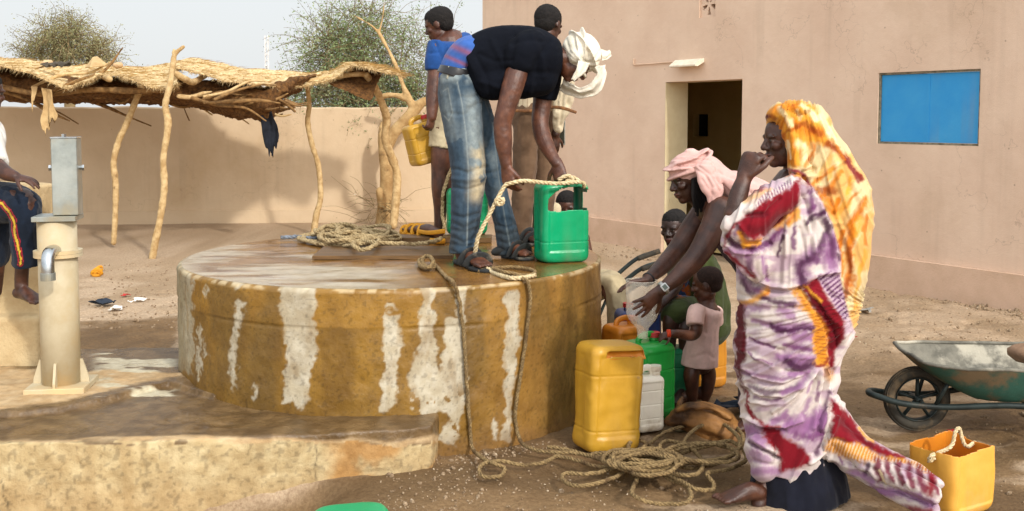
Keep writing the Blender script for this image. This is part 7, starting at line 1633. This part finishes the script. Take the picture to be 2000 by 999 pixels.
def robe_col(P, N):
    x, y = to_px(P); w1 = fbm(P * 22, 4) - .5; w2 = fbm(P * 22 + 40, 4) - .5; fine = fbm(P * [90, 90, 90], 2) - .5
    xx, yy = x + w1 * 15 + fine * 3, y + w2 * 15
    mixc = lambda c, k_, m: c * (1 - m[:, None]) + k_ * m[:, None]
    def paint(c, marks, amt=1.0):
        for t, colr, stg, wd, pts in marks:
            L = tl(t, pts); kk = TILE[t][2]
            if wd == 0: m = sstep(-5.5, 5.5, pinside(xx, yy, L) + fine * 9)
            else:
                h_ = wd * kk * (1.0 if wd < 40 else .8); m = sstep(h_ * 1.55, h_ * .2, pdist(xx, yy, L) + fine * h_ * .8 + w2 * h_ * .7)
            c = mixc(c, colr, m * stg * amt)
        return c
    c = np.tile(WHT, (len(P), 1)) * (1 + fine[:, None] * .07)
    # faint lilac bleed through the white
    c = mixc(c, LIL, .5 * sstep(.47, .64, fbm(np.stack([x / 60, y / 22, P[:, 1] * 4], 1), 4)))
    c = paint(c, MARKS)
    # crease lines left white or dark by the tied gathers
    st = sstep(.2, .9, np.sin((y - x * .15) * .95 + w1 * 5)); og = np.maximum(sstep(-3, 3, pinside(xx, yy, tl(2, [(470,540),(600,640),(640,740),(690,860),(690,1010),(640,1010),(630,740),(560,650)]))), sstep(-3, 3, pinside(xx, yy, tl(3, [(600,40),(700,60),(765,170),(765,300),(740,400),(690,420),(665,330),(670,150)])))); c = mixc(c, DRB, og * st * .75); c = mixc(c, ORG, og * (1 - st) * .35)
    rb = sstep(-2, 2, pinside(xx, yy, tl(1, [(240,672),(330,590),(470,520),(490,545),(400,600),(300,650),(250,690)]))); st = sstep(-.2, .5, np.sin((x - y * .3) * 1.0 + w1 * 4)); c = mixc(c, WHT, rb * st); c = mixc(c, PUR, rb * (1 - st) * .7)
    rb = sstep(-3, 3, pinside(xx, yy, tl(2, [(630,452),(740,420),(790,470),(830,560),(862,630),(845,700),(800,722),(770,670),(690,550)]))); st = sstep(-.3, .5, np.sin((x * .62 + y * .78) * .78 + w1 * 3)); c = mixc(c, LIL * 1.1, rb); c = mixc(c, PUR2, rb * st * .7); c = mixc(c, WHT, rb * (1 - st) * .45)
    # the veil
    ve = sstep(-2.5, 2.5, pinside(x + w1 * 4, y + w2 * 4, [(1480, 250), (1490, 190), (1560, 170), (1650, 230), (1730, 400), (1725, 560), (1690, 680), (1666, 640), (1652, 590), (1642, 545)] + tl(1, [(780, 985), (725, 790), (665, 665), (600, 560), (560, 480), (520, 455), (430, 445)])))
    b = np.tile(np.array(lin((212, 192, 146))), (len(P), 1)) * (1 + fine[:, None] * .07); b = mixc(b, YEL, .65 * sstep(.44, .62, fbm(np.stack([(x + y * .5) / 26, (y - x * .5) / 70, P[:, 1] * 5], 1), 4))); b = paint(b, VEIL)
    c = mixc(c, b, ve)
    trn = sstep(-3, 3, pinside(xx, yy, [(1620, 770), (1640, 780), (1690, 835), (1790, 882), (1850, 915), (1850, 1030), (1660, 985), (1632, 935), (1596, 896), (1612, 850)])) * sstep(1598, 1612, x)
    t_ = np.tile(WHT, (len(P), 1)); t_ = mixc(t_, LIL, .5 * sstep(.5, .62, fbm(np.stack([x / 30, y / 30, P[:, 1] * 4], 1), 4))); t_ = paint(t_, TRAIN)
    st = sstep(.3, .9, np.sin(x * .95 + y * .3 + w1 * 6)); og = sstep(-2, 2, pinside(xx, yy, tl(4, TRAIN[2][4]))); t_ = mixc(t_, DRB, og * st * .55); t_ = mixc(t_, WHT, og * sstep(.3, .9, -np.sin(x * .95 + y * .3 + w1 * 6)) * .5)
    return mixc(c, t_, trn)
def offs(L, dx, dy): return [(a + dx, b + dy) for a, b in L]
HEMW = tl(2, [(40,250),(130,372),(240,462),(340,512),(440,522),(540,502),(640,440),(760,420)])
cre = [(HEMW, 4, .016), (offs(HEMW, 0, 9), 5, -.022)]
for t, L, w_, a_ in [
 (3, [(110,460),(250,540),(420,560),(600,490),(670,460)], 4, .011), (3, [(110,480),(250,562),(420,585),(590,520)], 4, -.012), (3, [(130,580),(250,650),(420,662),(560,580),(655,470)], 4, .013), (3, [(150,625),(260,680),(420,690),(540,630)], 4, -.013), (3, [(170,700),(300,725),(430,705),(560,622)], 3.5, .009), (3, [(140,815),(280,878),(430,892),(560,850)], 4, .013), (3, [(150,850),(280,915),(430,925)], 4, -.012), (3, [(350,780),(500,660),(660,480)], 4, .012), (3, [(380,800),(520,690),(650,540)], 4, -.011), (3, [(665,480),(620,650),(560,800)], 4, -.010), (3, [(700,470),(680,700),(640,900)], 4, .010), (3, [(720,470),(730,650),(690,850)], 3.5, -.011), (3, [(745,430),(770,650),(720,900)], 3.5, .010), (3, [(800,470),(790,700),(760,950)], 4, -.013), (3, [(130,330),(240,390),(340,440)], 4, .008), (3, [(200,100),(340,140),(640,150)], 4, -.007), (3, [(180,250),(300,290),(420,330)], 4, -.008), (3, [(400,390),(520,370),(650,380)], 4, .007), (3, [(430,480),(600,500),(665,460)], 4, -.012),
 (4, [(40,280),(180,340),(350,350)], 3.5, .012), (4, [(50,310),(180,370),(340,380)], 4, -.012), (4, [(740,300),(700,450),(600,580),(540,632)], 4, .014), (4, [(715,300),(670,440),(580,560)], 4, -.012), (4, [(90,480),(200,545),(310,600)], 3.5, -.012), (4, [(100,450),(210,520),(320,570)], 3.5, .009), (4, [(120,620),(260,650)], 4, -.008), (4, [(620,600),(820,730),(990,845)], 4, -.014), (4, [(650,560),(850,660),(1000,680),(1090,780)], 5, .012), (4, [(1100,780),(1040,690),(960,650)], 3.5, -.009), (4, [(1010,840),(1200,840),(1460,945)], 4, -.012), (4, [(720,450),(900,510),(1120,600),(1400,660)], 3.5, -.008), (4, [(1100,660),(1240,800)], 4, -.006), (4, [(1200,640),(1300,820)], 4, .006),
 (2, [(520,150),(545,250),(560,340)], 4, -.009), (2, [(560,100),(600,200),(620,300)], 4, .010), (2, [(640,100),(700,200),(720,330)], 4, -.009), (2, [(430,200),(435,320)], 4, .008), (2, [(340,250),(300,330),(310,460)], 4, -.008), (2, [(250,280),(210,380),(260,450)], 4, .009), (2, [(60,170),(110,250),(230,285),(330,240)], 4, -.013), (2, [(50,230),(120,300),(250,300)], 4, .012), (2, [(560,510),(640,580),(720,700),(780,760)], 4, .010), (2, [(520,530),(600,640),(690,780),(710,900)], 4, -.013), (2, [(640,470),(720,560),(800,700)], 4, -.009), (2, [(750,440),(830,560),(850,660)], 4, .008),
 (1, [(420,60),(480,250),(500,430)], 4, .007), (1, [(450,60),(515,240),(520,400)], 4, -.009), (1, [(600,80),(570,340),(510,440)], 4, -.006), (1, [(700,240),(610,420),(545,455)], 4, .009), (1, [(740,300),(640,450),(560,470)], 4, -.010), (1, [(800,400),(660,500),(570,500)], 4, .009), (1, [(860,520),(720,620),(620,600)], 4, -.009), (1, [(890,580),(740,720),(660,660)], 4, .008), (1, [(930,650),(860,800),(760,960)], 4, -.010), (1, [(900,640),(800,790),(720,800)], 4, .007), (1, [(540,470),(545,620),(600,800),(590,980)], 4.5, -.016), (1, [(600,560),(665,665),(725,790),(780,985)], 3.5, -.012), (1, [(575,565),(645,680),(700,800),(755,985)], 4, .010), (1, [(190,740),(300,735),(400,640)], 4.5, -.014), (1, [(140,800),(200,880),(300,880),(440,750)], 4.5, .013), (1, [(180,720),(320,620),(480,540)], 4, .009), (1, [(385,470),(470,450),(560,500)], 4, .009), (1, [(70,760),(60,850),(120,930),(230,940)], 4.5, .012)]:
    cre.append((tl(t, L), w_, a_))
solid(BR, 'robe', cloth('tie_dyed_voile', (255, 255, 255), (232, 228, 226)), r, .0046, 5, robe_disp, robe_col, creases=cre)
B = MB(); B.limb([(1545, 850, 4.15, 68, .14), (1550, 900, 4.15, 78, .165), (1558, 940, 4.15, 92, .19), (1560, 966, 4.15, 96, .2)], 6, cap='flat')
solid(B, 'underskirt', M_cloth, r, .007, 2, folds(.014, (10, 10, 2)), flat((22, 24, 36), .2))
sandal(fb - [0, 0, .0], fb + [-.2, -.08, 0], .105, r, th=.012)
# rope handle of the cut bucket
B = MB()
def bp(x_, y_, z_): return tb([[x_, y_, z_ - .023]])[0]
rope_shape(B, [bp(-.15, -.02, .245), bp(-.128, -.02, .262), bp(-.05, -.03, .285), bp(-.02, -.03, .34), bp(0.0, -.03, .352), bp(.01, -.03, .33), bp(.02, -.04, .285), bp(.08, -.02, .262), bp(.138, .0, .262), bp(.16, .0, .245)], .008)
rope_shape(B, [bp(-.14, -.03, .255), bp(-.16, -.02, .24), bp(-.165, -.03, .262), bp(-.145, -.03, .27)], .009); rope_shape(B, [bp(.14, .0, .262), bp(.165, .01, .25), bp(.16, -.01, .24), bp(.145, 0, .25)], .009)
B.link('rope_handle', M_rope2, rb_)
